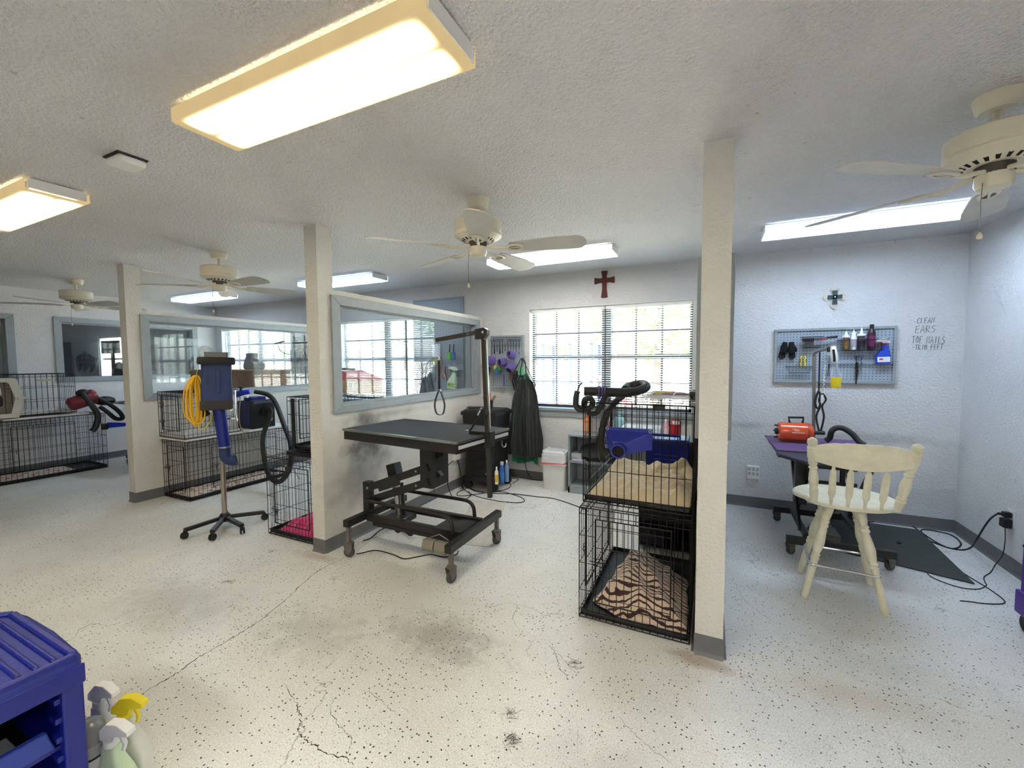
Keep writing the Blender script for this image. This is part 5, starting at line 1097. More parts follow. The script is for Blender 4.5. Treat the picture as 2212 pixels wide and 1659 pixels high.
# ------------------------------------------------------------------ cables, mats, outlets
def cable(pts, r, label, mat=None, group=None, name='floor_cable'):
    P = catmull(pts, 6); o = MB().tube(P, r, 6).build(name, mat or m_rubber, None, origin=P[0]); return tag(o, label, 'cord', group)
def G0(*q, z=.004): return [tuple(at('Z', z, *p)) for p in q]
cable(G0((770,1196),(780,1195),(812,1189),(850,1198),(872,1207),(900,1203),(930,1198),(960,1203),(985,1198),(990,1190)), .0045, 'black cord lying under the front of the middle grooming table')
cable(G0((784,1168),(800,1163),(815,1150),(830,1141),(850,1135))+[(-2.18, 2.66, .03), (-2.13, 2.6, .17)], .0045, 'short black cord from the left caster to the table motor')
cable([tuple(at('Y', 3.2, 963, 970)), tuple(at('Y', 3.1, 955, 1000)), tuple(at('Y', 3.0, 940, 1030)), tuple(at('Z', .01, 935, 1075)), tuple(at('Z', .01, 905, 1105)), tuple(at('Z', .02, 885, 1118))], .004, 'black cord running from the wall outlet down behind the table column')
cable([(-2.585, 3.92, .33), tuple(at('X', -2.56, 965, 1010)), tuple(at('X', -2.5, 966, 1040)), *G0((975,1070),(990,1078),(1005,1078),(1017,1070),(1012,1062))], .0045, 'black cord dropping from the partition outlet to the floor')
cable([(-2.585, 3.98, .36), (-2.56, 4.0, .2), (-2.5, 3.95, .02), *G0((1005,1050),(1030,1062),(1075,1066),(1110,1067),(1160,1073),(1200,1078),(1258,1098),(1268,1104))], .005, 'long black cord running across the floor toward the crate stack')
cable(G0((1006,1056),(990,1063),(988,1070),(1005,1071),(1040,1066),(1080,1062),(1120,1072),(1133,1081),(1120,1086),(1080,1083),(1040,1075),(1020,1068),(1000,1055),(1002,1040),(1010,1030)), .0045, 'black cord coiled loosely on the floor before the tool chest')
cable(G0((1080,1037),(1098,1041),(1103,1050),(1090,1058),(1060,1062),(1030,1060),(1012,1052),(1000,1040)), .0045, 'black cord looping beside the wheels of the tool chest')
cable(G0((1085,1032),(1110,1033),(1120,1036),(1112,1041),(1108,1044)), .004, 'short black cord end on the floor beside the aprons')
cable(G0((1085,1028),(1120,1030),(1150,1036),(1170,1038)), .004, 'thin black cord along the wall base behind the waste bin')
def outlet(label, c, axis, w=.075, h=.115, name='wall_outlet', boxy=.0):
    root = thing(name, label, 'outlet', c); x, y, z = c; t = .006+boxy
    if axis == 'X+': MB().bx(x, x+t, y-w/2, y+w/2, z-h/2, z+h/2).build('cover_plate', m_white, root, smooth=False, bevel=.002)
    if axis == 'X-': MB().bx(x-t, x, y-w/2, y+w/2, z-h/2, z+h/2).build('cover_plate', m_white, root, smooth=False, bevel=.002)
    if axis == 'Y-': MB().bx(x-w/2, x+w/2, y-t, y, z-h/2, z+h/2).build('cover_plate', m_white, root, smooth=False, bevel=.003)
    return root
o1 = outlet('white wall outlet low on the right-hand wall with two plugs', (XR, 3.945, .362), 'X-')
pl = MB().bx(XR-.045, XR-.007, 3.925, 3.965, .365, .40).tube([(XR-.03, 3.945, .385), (XR-.075, 3.93, .388)], .009, 8); tag(pl.build('power_plug', m_rubber, None, origin=(XR-.03, 3.945, .38), bevel=.003), 'upper black plug in the right-hand wall outlet', 'plug')
ad_ = MB().bx(XR-.05, XR-.007, 3.915, 3.975, .295, .355); tag(ad_.build('power_adapter', m_rubber, None, origin=(XR-.03, 3.945, .3), bevel=.006), 'square black power adapter below the plug on the right wall', 'adapter')
cable([(XR-.075, 3.93, .388), tuple(at('X', 1.74, 2140, 1120)), tuple(at('X', 1.72, 2125, 1140)), tuple(at('X', 1.70, 2110, 1165)), tuple(at('Z', .02, 2098, 1182)), *G0((2080,1188),(2055,1185),(2030,1177),(2008,1168),(1999,1158),(1990,1148),(1994,1144),(2020,1147),(2055,1156),(2075,1172),(2070,1183),(2050,1184),(2020,1170),(1990,1150),(1970,1137),(1935,1129),(1890,1127),(1860,1130))], .0055, 'thick black cord from the right wall outlet looping over the mat')
cable([(XR-.03, 3.945, .295), tuple(at('X', 1.80, 2171, 1170)), tuple(at('X', 1.78, 2165, 1200)), tuple(at('Z', .01, 2150, 1220)), *G0((2140,1236),(2126,1246),(2128,1258),(2131,1264),(2115,1272),(2085,1271),(2050,1262),(2012,1246),(2002,1232),(2015,1222),(2040,1222),(2070,1232),(2100,1250),(2130,1268),(2155,1285),(2170,1298),(2165,1304),(2130,1304),(2090,1299),(2074,1298))], .003, 'thin black adapter cord snaking across the floor by the mat corner')
o2 = outlet('white six-way outlet box on the back wall left of the stool', (.392, YB, .348), 'Y-', .105, .125, boxy=.035)
for i in range(3):
    for j in range(2):
        MB().bx(.392-.034+i*.034-.011, .392-.034+i*.034+.011, YB-.0425, YB-.041, .322+j*.045, .352+j*.045).build('socket', M('socket_grey', (176, 176, 172), .5), o2, smooth=False)
o3 = outlet('white multi-outlet adapter on the partition behind the grooming table', (-2.6, 4.02, .375), 'X+', .22, .10, boxy=.03)
outlet('white outlet on the wall behind the dryers in the second bay', (-6.57+2.0, YB, .5), 'Y-')
# mats
def flat_mat(name, label, pts, t, mat, cat='mat', warp=0.):
    n = len(pts); o = MB().add([(x, y, .001) for x, y in pts]+[(x, y, t) for x, y in pts], [tuple(reversed(range(n))), tuple(range(n, 2*n))]+[(i, (i+1) % n, n+(i+1) % n, n+i) for i in range(n)])
    o = o.build(name, mat, None, origin=(pts[0][0], pts[0][1], 0), smooth=False, bevel=.002); return tag(o, label, cat)
flat_mat('floor_mat', 'dark grey rubber floor mat beside the stool in the right bay', [(.93, 3.80), (1.545, 3.60), (1.60, 4.56), (.98, 4.60)], .010, M('dark_grey_mat', (62, 66, 64), .75, bump=(260, .3), var=.12))
flat_mat('floor_mat', 'pale beige worn vinyl mat under the middle grooming table', [(-1.80, 2.72), (-1.50, 2.80), (-1.86, 3.76), (-2.22, 3.68)], .004, M('pale_vinyl', (208, 202, 190), .6, bump=(18, .25), var=.12, vscale=14))
for px, py in ((1942, 1173), (1932, 1208)):
    p = at('Z', .012, px, py); o = MB().lathe([(.016, 0), (.018, .006), (.010, .012), (.0001, .013)], p, 10); tag(o.build('dark_debris', m_rubber, None, origin=p), 'small black lump on the dark floor mat, the %s one' % ('far' if py < 1190 else 'near'), 'debris', 'black bits on the dark mat')
# ------------------------------------------------------------------ right bay grooming table
rt_ = thing('grooming_table', 'black lift grooming table with a purple mat in the right bay', 'table', (.82, 3.95, 0))
zt2 = .745
oct_ = [(.60, 3.43), (1.06, 3.43), (1.13, 3.52), (1.13, 4.34), (1.06, 4.42), (.56, 4.42), (.47, 4.33), (.47, 3.62)]
MB().prism(oct_, (0, 0, zt2-.028), (1, 0, 0), (0, 1, 0), (0, 0, 1), .026).build('tabletop', M('blue_black_top', (52, 52, 66), .55, bump=(200, .1)), rt_, smooth=False, bevel=.006)
mt = thing('table_mat', 'purple rubber mat lying on the right grooming table', 'mat', (.8, 4.0, zt2))
MB().prism([(.47, 3.72), (1.10, 3.72), (1.13, 4.42), (.455, 4.40)], (0, 0, zt2), (1, 0, 0), (0, 1, 0), (0, 0, 1), .008).build('mat_sheet', M('purple_mat', (98, 74, 118), .6, bump=(160, .15), var=.12), mt, smooth=False)
for y in (3.62, 4.33): MB().bx(.53, 1.16, y-.025, y+.025, .085, .135).build('crossbar', m_blacks, rt_, smooth=False, bevel=.003)
for a, b in (((.62, 4.28, .13), (1.00, 3.66, .13)), ((1.00, 4.28, .13), (.62, 3.66, .13))): pass
for x in (.66, 1.02):
    MB().bar((x, 4.30, .14), (x, 3.66, .14), .035, .035).build('base_rail', m_blacks, rt_, smooth=False)
    MB().bar((x+.03, 4.22, .16), (x+.03, 3.72, .69), .018, .045).build('scissor_leg', m_blacks, rt_, smooth=False); MB().bar((x-.03, 3.72, .16), (x-.03, 4.22, .69), .018, .045).build('scissor_leg', m_blacks, rt_, smooth=False)
MB().bar((.66, 3.70, .69), (1.02, 3.70, .69), .03, .03).build('top_bar', m_blacks, rt_, smooth=False); MB().bar((.66, 4.24, .69), (1.02, 4.24, .69), .03, .03).build('top_bar', m_blacks, rt_, smooth=False)
for z in (.60, .48): MB().bar((.62, 3.95, z), (1.02, 3.95, z), .02, .025).build('cross_tie', m_blacks, rt_, smooth=False)
MB().bx(.62, .70, 3.90, 3.98, .30, .66).build('lift_post', m_blacks, rt_, smooth=False); MB().bar((.72, 3.90, .10), (.98, 4.1, .32), .03, .03).build('brace', m_blacks, rt_, smooth=False)
MB().cyl((.82, 3.86, .10), (.82, 3.92, .40), .03, n=14).build('hydraulic_cylinder', m_steel, rt_); MB().bx(.74, .90, 3.80, 4.0, .07, .12).build('pump_plate', m_cast, rt_, smooth=False)
MB().cyl((.93, 3.95, .40), (.93, 3.95, .70), .018, n=10).build('side_tube', m_blacks, rt_)
for x, y in ((.56, 3.62), (1.13, 3.62), (.56, 4.33), (1.13, 4.33)): caster(rt_, x, y, .09, .030, 30)
MB().bx(.50, .53, 3.9, 4.0, .66, .715).build('side_knob', m_rubber, rt_, smooth=False)
ra = MB().bar((.815, 4.36, .752), (.800, 4.36, 1.47), .022, .022, (0, 1, 0)).build('grooming_arm', M('brushed_steel', (120, 118, 114), .4, metal=.6), rt_, smooth=False)
MB().tube(catmull([(.800, 4.36, 1.465), (.803, 4.36, 1.495), (.825, 4.355, 1.51), (.87, 4.34, 1.52), (.93, 4.32, 1.53)], 5), .011, 8).build('bent_arm', M('brushed_steel', (120, 118, 114)), ra)
MB().lathe([(.0001, .01), (.008, .008), (.01, 0)], (.90, 4.325, 1.535), 10).build('eye_bolt', m_chrome, ra)
lb = thing('grooming_loop', 'black strap loop on a chain hanging from the right pole arm', 'leash', (.88, 4.33, 1.52))
chain(MB(), (.875, 4.325, 1.51), (.865, 4.325, 1.16), 22, .006, .0015).build('chain', m_chrome, lb)
for dx, s in ((-.012, -1), (.012, 1)):
    MB().tube(catmull([(.862, 4.325, 1.15), (.862+dx*2, 4.325, 1.10), (.855+dx*.6, 4.325, 1.04), (.850+dx*2.2, 4.325, .95), (.852+dx*.4, 4.325, .82)], 6), .0075, 6).build('strap', m_rubber, lb)
MB().bx(.848, .866, 4.31, 4.32, 1.07, 1.14).build('white_tag', m_white, lb, smooth=False)
lb2 = thing('grooming_loop', 'second black loop hanging close beside the right pole', 'leash', (.83, 4.34, 1.50))
MB().tube([(.835, 4.34, 1.50), (.836, 4.33, 1.16)], .006, 6).build('strap', m_rubber, lb2)
MB().tube(catmull([(.836, 4.33, 1.17), (.815, 4.33, 1.09), (.822, 4.33, 1.03), (.842, 4.33, 1.03), (.85, 4.33, 1.09)], 6, closed=True), .008, 6).build('loop', m_rubber, lb2)
ck = thing('hair_clipper', 'white and black hair clipper hooked on the right pole arm', 'clipper', (.925, 4.30, 1.45))
MB().tube(catmull([(.915, 4.29, 1.545), (.918, 4.285, 1.50), (.925, 4.285, 1.45), (.93, 4.29, 1.41)], 5), .024, 12, rf=lambda t: .8+.35*math.sin(PI*t)).build('body', m_white, ck)
MB().tube([(.912, 4.262, 1.52), (.918, 4.258, 1.47), (.922, 4.262, 1.42)], .009, 8).build('grip_strip', m_rubber, ck); MB().bx(.895, .935, 4.275, 4.30, 1.545, 1.56).build('blade', m_steel, ck, smooth=False)
MB().tube([(.885, 4.29, 1.54), (.885, 4.285, 1.50)], .012, 8).build('side_button', m_rubber, ck)
mz = thing('muzzle', 'yellow cup muzzle with clear straps hanging from the right pole', 'muzzle', (.945, 4.30, 1.2))
MB().lathe([(.030, 0), (.036, .02), (.037, .09), (.034, .09), (.033, .02), (.0001, .006)], (.945, 4.30, 1.20), 18).build('cup', m_yellow, mz)
for s in (-1, 1): MB().bar((.945+s*.034, 4.30, 1.285), (.935+s*.006, 4.30, 1.40), .006, .012).build('strap', m_clear, mz, smooth=False)
# orange dryer
od = thing('canister_dryer', 'orange canister pet dryer lying on the right grooming table', 'dryer', (.64, 4.15, .755))
ax = Vector((1, .10, -.0)).normalized(); b0 = Vector((.52, 4.12, .838))
MB().lathe([(.060, 0), (.074, .006), (.078, .02), (.078, .20), (.074, .225), (.056, .245), (.020, .255)], b0, 32, ax).build('canister', m_orange, od)
MB().lathe([(.079, .196), (.0795, .198), (.0795, .206), (.079, .208)], b0, 32, ax).build('seam_band', M('orange_dark', (170, 60, 26), .4), od)
for dz, dy in ((.05, 0), (-.05, 0), (0, -.03), (0, .045)): MB().cyl(b0+Vector((0, dy, dz)), b0+Vector((-.025, dy, dz)), .007, n=8).build('foot_stud', m_rubber, od)
MB().cyl(b0, b0-ax*.018, .026, n=16).build('inlet_cap', m_rubber, od)
MB().tube([(.605, 4.125, .912), (.595, 4.125, .958), (.70, 4.135, .960), (.695, 4.135, .912)], .010, 8).build('carry_handle', m_blackp, od)
for k, (w_, z_) in enumerate(((.045, .032), (.035, .022), (.09, .006))):
    MB().box(b0+Vector((.115+.01*k, -.0725-.002*k, z_)), (w_, .002, .006), Matrix.Rotation(R(5.7), 3, 'Z')).build('lettering', M('print_white', (244, 220, 210), .5), od, smooth=False)
hose([tuple(b0+ax*.25), (.80, 4.15, .838), (.85, 4.155, .84)], .016, 'straight black connector pipe leaving the orange dryer', name='dryer_pipe')
hose([(.86, 4.16, .775), (.885, 4.155, .80), (.895, 4.15, .855), (.925, 4.15, .885), (.97, 4.14, .885), (1.02, 4.12, .85), (1.06, 4.10, .795), (1.09, 4.08, .772)], .021, 'corrugated black hose arching over the right grooming table')
# ------------------------------------------------------------------ swivel stool
st = thing('wooden_stool', 'cream painted spindle-back stool with chrome foot ring', 'stool', (.745, 3.13, 0))
zs2 = .60; sc_ = Vector((.745, 3.12, zs2))
seat = MB(); ring = []
NN = 48
def seat_r(a):
    rx, ry = .245, .245; r = 1/math.sqrt((math.cos(a)/rx)**2+(math.sin(a)/ry)**2)
    r *= 1+.06*math.cos(2*a); 
    r *= 1-.10*math.exp(-((math.sin(a)+.35)/.16)**2)*(abs(math.cos(a)) > .4)
    return r
vs = []
lev = [(.93, -.018), (1.0, -.010), (1.0, .008), (.96, .016), (.86, .012), (.55, .004), (.2, .001)]
for s, z in lev:
    for j in range(NN):
        a = 2*PI*j/NN; r = seat_r(a)*s; vs.append(sc_+Vector((r*math.cos(a), r*math.sin(a), z)))
seat.add(vs, [(i*NN+j, i*NN+(j+1) % NN, (i+1)*NN+(j+1) % NN, (i+1)*NN+j) for i in range(len(lev)-1) for j in range(NN)]+[tuple(reversed(range(NN))), tuple((len(lev)-1)*NN+j for j in range(NN))])
seat.build('seat', m_cream, st)
MB().lathe([(.11, 0), (.115, .006), (.11, .014)], sc_-Vector((0, 0, .034)), 24).build('swivel_plate', m_steel, st)
def turned(a, b, prof, name, mat=m_cream):
    a, b = Vector(a), Vector(b); L = (b-a).length; return MB().lathe([(r, t*L) for t, r in prof], a, 16, b-a).build(name, mat, st)
legp = [(0, .0165), (.02, .0175), (.30, .0205), (.40, .0195), (.42, .024), (.44, .018), (.455, .024), (.475, .018), (.50, .022), (.58, .0285), (.66, .025), (.74, .0185), (.76, .0255), (.785, .0185), (.80, .025), (.82, .018), (.86, .024), (.93, .028), (1, .024)]
feet = [(.538, 2.99), (.915, 2.955), (.572, 3.34), (.948, 3.335)]; tops = [(.665, 3.06), (.80, 3.05), (.672, 3.19), (.81, 3.18)]
for f_, t_ in zip(feet, tops): turned((*f_, 0), (*t_, zs2-.02), legp, 'leg')
zr = .205
def on_leg(i, z): 
    t = z/(zs2-.02); return Vector(feet[i]).lerp(Vector(tops[i]), t)
q = [on_leg(i, zr) for i in (0, 1, 3, 2)]; cxy = sum((v for v in q), Vector((0, 0)))/4
P = []
for i in range(4):
    a, b = q[i], q[(i+1) % 4]; oa, ob = a+(a-cxy).normalized()*.026, b+(b-cxy).normalized()*.026
    for t in (.06, .25, .5, .75, .94): P.append((*oa.lerp(ob, t), zr))
MB().tube(catmull(P, 4, closed=True), .0085, 8, closed=True).build('foot_ring', m_chrome, st)
# back
pl_, pr_ = (.560, 2.925, zs2+.01), (.935, 2.925, zs2+.01); tl, tr2 = (.518, 2.80, 1.005), (.968, 2.80, 1.005)
postp = [(0, .015), (.06, .019), (.13, .021), (.16, .024), (.18, .018), (.20, .024), (.225, .018), (.27, .021), (.36, .0255), (.45, .022), (.53, .016), (.55, .0225), (.57, .016), (.61, .022), (.66, .0235), (.70, .021), (.705, .0265), (.86, .0265), (.865, .023), (.89, .019), (.905, .023), (.93, .0255), (.97, .023), (1, .008)]
turned(pl_, tl, postp, 'back_post'); turned(pr_, tr2, postp, 'back_post')
spp = [(0, .007), (.16, .0095), (.22, .0155), (.26, .0175), (.62, .0175), (.66, .0155), (.72, .0165), (.76, .0145), (.80, .0085), (1, .007)]
for k in range(4):
    u = (k+1)/5; a = Vector(pl_).lerp(Vector(pr_), u)+Vector((0, -.035*math.sin(PI*u), 0)); b = Vector((.56+.365*u, 2.823, .885)); b.x = .548+.39*u
    L = (b-a).length; mb = MB(); mb.lathe([(r, t*L) for t, r in spp], a, 14, b-a, 1, .55); mb.build('spindle', m_cream, st)
# crest rail: shaped board between posts
def crest(u):
    top = .962+.022*min(1, math.sin(PI*u)*1.7)+(.004 if .3 < u < .7 else 0); bot = .875-.032*math.sin(PI*u)**.8
    return top, bot
n = 28; vs = []
for i in range(n+1):
    u = i/n; x = .532+(.958-.532)*u; y = 2.815-.030*math.sin(PI*u); t_, b_ = crest(u)
    vs += [(x, y-.009, b_), (x, y+.009, b_+.003), (x, y+.003, t_), (x, y-.013, t_)]
MB().add(vs, [(4*i+j, 4*i+(j+1) % 4, 4*(i+1)+(j+1) % 4, 4*(i+1)+j) for i in range(n) for j in range(4)]+[(3, 2, 1, 0), (4*n, 4*n+1, 4*n+2, 4*n+3)]).build('crest_rail', m_cream, st, bevel=.003)
# purple cart at the right edge
pc = thing('purple_cart', 'purple plastic rolling cart cut by the right edge of the photo', 'cart', (1.70, 2.95, 0))
m_pc = M('purple_plastic', (76, 46, 140), .4)
MB().bx(1.505, 1.845, 2.78, 3.105, .20, .95).build('cabinet_body', m_pc, pc, smooth=False, bevel=.01)
MB().bx(1.490, 1.848, 2.77, 3.115, .09, .215).build('base', m_pc, pc, smooth=False, bevel=.01)
for z in (.45, .70): MB().bx(1.498, 1.505, 2.80, 3.09, z, z+.012).build('drawer_gap', m_dark, pc, smooth=False)
for x, y in ((1.53, 3.07), (1.53, 2.82), (1.80, 3.07), (1.80, 2.82)): MB().cyl((x-.015, y, .045), (x+.015, y, .045), .045, n=16).build('wheel', m_rubber, pc)
# ------------------------------------------------------------------ second bay: crates against the middle post
crate('lower wire crate behind the middle post with a pink blanket', -3.345, -2.745, 2.245, 3.05, 0, .655, door='Y', latches=2, row=.16)
crate('upper wire crate behind the middle post with its end panel open', -3.215, -2.765, 2.36, 3.06, .70, .455, door='x', latches=0)
sp = thing('support_tray', 'black plastic tray between the two crates behind the middle post', 'tray', (-2.98, 2.7, .66))
MB().bx(-3.22, -2.75, 2.34, 3.06, .662, .694).build('tray_body', m_blackp, sp, smooth=False, bevel=.004)
def pk(u, v):
    x = -3.28+.52*u; y = 2.29+.7*v; e = min(u, 1-u, v, 1-v); s = min(1, e*8)
    return (x, y, .022+s*(.03+.13*u*math.sin(PI*min(1, v+.15))+.035*max(0, ridge(x*8, y*6, 2.))+.02*fbm(x*9, y*9, 6.)))
blanket('pink_blanket', 'bright pink fleece blanket in the crate behind the middle post', pk, M('pink_fleece', (216, 54, 120), .9, sheen=.4, bump=(120, .3), var=.12), loc=(-3.0, 2.6, .02), nu=40, nv=40)
o = MB().bx(-3.10, -3.03, 2.235, 2.24, .555, .60).build('name_plate', m_blackp, None, origin=(-3.06, 2.24, .55), smooth=False); tag(o, 'small black plate on the crate with the pink blanket', 'plate')
o = MB().bx(-3.15, -3.115, 2.345, 2.355, .72, 1.14).build('door_strip', m_blackp, None, origin=(-3.13, 2.35, .71), smooth=False); tag(o, 'upright black panel strip at the front of the upper crate by the middle post', 'panel')
dh = thing('toy_house', 'small brown dog house box with a red roof seen through the glass', 'dog house', (-3.0, 3.0, 1.16))
m_card = M('brown_cardboard', (178, 132, 84), .8, var=.06)
MB().bx(-3.195, -2.80, 2.80, 3.04, 1.158, 1.275).build('walls', m_card, dh, smooth=False)
MB().prism([(-.215, 0), (.215, 0), (-.06, .085)], (-2.995, 2.79, 1.276), (1, 0, 0), (0, 0, 1), (0, 1, 0), .26).build('roof', M('red_roof', (190, 44, 50), .6), dh, smooth=False)
MB().bx(-2.98, -2.85, 2.796, 2.80, 1.18, 1.262).build('window_print', M('print_white2', (236, 236, 230), .6), dh, smooth=False)
for k in range(2): MB().bx(-2.965+.06*k, -2.92+.06*k, 2.793, 2.796, 1.19, 1.252).build('shutter_print', M('print_grey', (120, 124, 120), .6), dh, smooth=False)
fm = thing('flamingo_toy', 'pink and red looped plush toy beside the toy house', 'toy', (-3.17, 2.72, 1.16))
MB().tube(catmull([(-3.17, 2.72, 1.17), (-3.20, 2.72, 1.24), (-3.17, 2.72, 1.30), (-3.12, 2.72, 1.31), (-3.10, 2.72, 1.27)], 6), .014, 8).build('neck', M('pink_plush', (210, 70, 90), .9), fm)
MB().sphere((-3.17, 2.72, 1.202), .045, 12, (1, .8, 1)).build('body', M('dark_pink_plush', (150, 40, 70), .9), fm)
ba = thing('pole_stand', 'dark horizontal bar on a post seen through the middle partition glass', 'stand', (-3.9, 3.6, 1.36))
MB().bar((-4.1, 3.55, 1.365), (-3.72, 3.6, 1.355), .025, .025).build('cross_arm', m_blacks, ba, smooth=False); MB().bar((-4.09, 3.55, .02), (-4.09, 3.55, 1.38), .025, .025).build('pole', m_blacks, ba, smooth=False)
# pegboard tools, bay two
def hangbox(name, label, cat, x0, x1, z0, z1, col, y=YS, t=.02, bev=.004, k=None):
    o = MB().bx(x0, x1, y-t, y, z0, z1).build(name, M('hb_%02x%02x%02x' % col, col, .6), None, origin=((x0+x1)/2, y, z0), smooth=False, bevel=bev); return tag(o, label, cat)
hangbox('paper_note', 'white paper sheet on the pegboard behind the middle partition', 'paper', -3.36, -3.235, 1.50, 1.67, (222, 228, 240), t=.003, bev=0)
hangbox('olive_pouch', 'olive green pouch below the white paper on the tall pegboard', 'pouch', -3.36, -3.21, 1.39, 1.50, (140, 146, 96), t=.03)
for x, c, l in ((-3.07, (110, 200, 40), 'lime green brush hanging on the tall pegboard'), (-3.01, (40, 110, 170), 'blue brush hanging on the tall pegboard')):
    t = thing('grooming_brush', l, 'brush', (x, YS-.03, 1.46)); MB().tube([(x, YS-.02, 1.66), (x, YS-.03, 1.56)], .008, 6).build('handle', m_blackp, t); MB().box((x, YS-.03, 1.51), (.045, .03, .10)).build('brush_head', M('hbx%d' % c[0], c, .5), t, bevel=.006)
trigger_bottle('green and clear spray bottle on the tall pegboard, seen through the glass', (-3.03, YS-.05, 1.09), .30, .13, (214, 232, 206), (232, 236, 230), (150, 200, 90), 1, (150, 210, 110), 0, .12)
db = thing('tool_bundle', 'dark bundle of scissors and orange tools on the tall pegboard', 'tools', (-3.22, YS-.03, 1.2))
for k in range(9):
    x = -3.30+.028*k; MB().tube([(x, YS-.03, 1.38), (x+random.uniform(-.02, .02), YS-.04, 1.30), (x+random.uniform(-.03, .03), YS-.03, 1.17+.03*(k % 3))], .006, 5).build('tool', (m_blackp, M('orange_grip', (206, 96, 50), .5), m_steel)[k % 3], db)
wall_basket('black mesh basket with brushes on the tall pegboard', -3.04, -2.90, 1.25, 1.32, .07)
ga = apron('grey apron hanging at the left of the tall pegboard', -3.50, YB-.06, 1.42, .80, .10, .34, M('grey_nylon', (96, 108, 116), .5), 4.)
fr = thing('flamingo_wreath', 'tall thin black plant pole with a small twig top by the window', 'pole', (-3.65, 4.35, 0))
MB().cyl((-3.62, 4.40, 0), (-3.62, 4.40, 1.98), .012, n=8).build('pole', m_blacks, fr); MB().bar((-3.76, 4.40, 1.72), (-3.60, 4.40, 1.70), .02, .012).build('cross_bar', m_blacks, fr, smooth=False)
for x in (-.18, 0, .18): MB().bar((-3.62, 4.40, .02), (-3.62+x, 4.40-.2+abs(x), .02), .03, .025).build('foot', m_blacks, fr, smooth=False)
# ------------------------------------------------------------------ stand dryer
sd = thing('stand_dryer', 'tall blue stand dryer on a five-leg rolling base in front of the second bay', 'dryer', (-3.835, 2.18, 0))
cx, cy = -3.835, 2.18
MB().cyl((cx, cy, .10), (cx, cy, 1.10), .020, n=16).build('column', M('scuffed_chrome', (170, 160, 146), .3, metal=.9), sd)
MB().lathe([(.045, .055), (.05, .075), (.04, .11), (.024, .125)], (cx, cy, 0), 18).build('hub', m_blacks, sd)
for px_, py_ in ((400, 1148), (435, 1176), (551, 1150), (579, 1108), (486, 1103)):
    e = at('Z', .06, px_, py_); e = Vector((cx, cy, 0))+((Vector((e.x, e.y, 0))-Vector((cx, cy, 0))).normalized()*.30)
    MB().bar((cx, cy, .088), (e.x, e.y, .072), .036, .028).build('base_leg', m_blacks, sd, smooth=False, bevel=.004)
    w = MB(); a = math.atan2(e.y-cy, e.x-cx)+1.2; d = Vector((math.cos(a), math.sin(a), 0))
    w.cyl((e.x, e.y, .03), (e.x, e.y, .075), .008, n=8); w = w.build('caster', m_rubber, sd)
    for s in (-1, 1): MB().lathe([(.006, 0), (.026, .002), (.029, .008), (.026, .014), (.006, .015)], e+Vector((0, 0, .029))+d*(s*.011)-d*.007, 16, d).build('wheel', m_rubber, w)
# motor box, faces the room diagonally
VR, VF = Vector((.498, .867, 0)), Vector((.867, -.498, 0))     # across the box, and out of its front
boxR = Matrix((VR, -VF, Vector((0, 0, 1)))).transposed() @ Matrix.Rotation(R(1.5), 3, 'Y')
O = Vector((cx, cy, 1.09))+VR*-.02+VF*.03
def Q(u, f, z): return tuple(Vector((cx, cy, 0))+VR*u+VF*f+Vector((0, 0, z)))
A = rr(.225, .235, 0, (0, 0), 4, .028)
def lofted(ws, name, mat):
    rings = [[tuple(O+boxR @ Vector((p[0]*s_, p[1]*s_, z))) for p in A] for z, s_ in ws]; return loft(MB(), rings).build(name, mat, sd)
lofted([(.02, .97), (.12, .98), (.20, .94), (.34, .94)], 'motor_box', m_blued)
lofted([(-.045, .96), (-.04, 1.02), (.03, 1.03), (.035, 1.0)], 'bottom_collar', M('grimy_black', (50, 48, 46), .7, var=.3))
lofted([(.335, 1.10), (.345, 1.17), (.385, 1.17), (.398, 1.10)], 'top_cap', m_rubber)
lofted([(.395, .72), (.44, .75)], 'top_plate', M('grey_box', (120, 120, 116), .5))
MB().box(O+boxR @ Vector((.01, -.118, .20)), (.032, .022, .21), boxR).build('front_handle', m_blued, sd, bevel=.006)
scr = MB()
for k in range(5): scr.tube([tuple(O+boxR @ Vector((-.06+.012*math.cos(t*1.3+k), -.1135, .17+.018*k+.008*math.sin(t*1.7)))) for t in range(6)], .0014, 3)
scr.build('scribble', m_ink, sd)
MB().tube([Q(-.005, .06, 1.06), Q(.0, .062, .96), Q(.012, .065, .82), Q(.02, .065, .70)], .046, 20, rf=lambda t: 1.05-.12*t).build('nozzle_tube', m_blue, sd)
MB().tube([Q(.02, .065, .725), Q(.02, .065, .712)], .048, 20).build('hose_clamp', m_steel, sd)
MB().tube(catmull([Q(.02, .065, .715), Q(.022, .065, .65), Q(.035, .068, .612), Q(.07, .075, .592), Q(.098, .08, .598)], 6), .043, 20, rf=lambda t: 1.12 if t > .88 else 1).build('elbow', m_blued, sd)
MB().lathe([(.0001, 0), (.036, 0)], Q(.101, .081, .600), 18, VR+VF*.15+Vector((0, 0, .12))).build('elbow_mouth', m_dark, sd)
MB().tube([Q(.112, .06, 1.20), Q(.108, .06, 1.0), Q(.118, .06, .93)], .005, 6).build('side_rod', m_chrome, sd); MB().bar(Q(-.03, .0, .955), Q(.108, .05, .955), .012, .012).build('side_rod', m_chrome, sd, smooth=False)
for u in (.055, .075): MB().tube([Q(u, .135, 1.06), Q(u, .14, 1.035), Q(u+.012, .14, 1.032), Q(u+.012, .135, 1.06)], .003, 6).build('wire_hook', m_chrome, sd)
MB().tube([Q(-.12, .02, 1.25), Q(-.155, .03, 1.23), Q(-.16, .03, 1.32)], .012, 8).build('cord_hook', m_rubber, sd)
MB().cyl(Q(-.08, .04, 1.03), Q(-.13, .04, 1.00), .028, n=12).build('tilt_knob', m_rubber, sd)
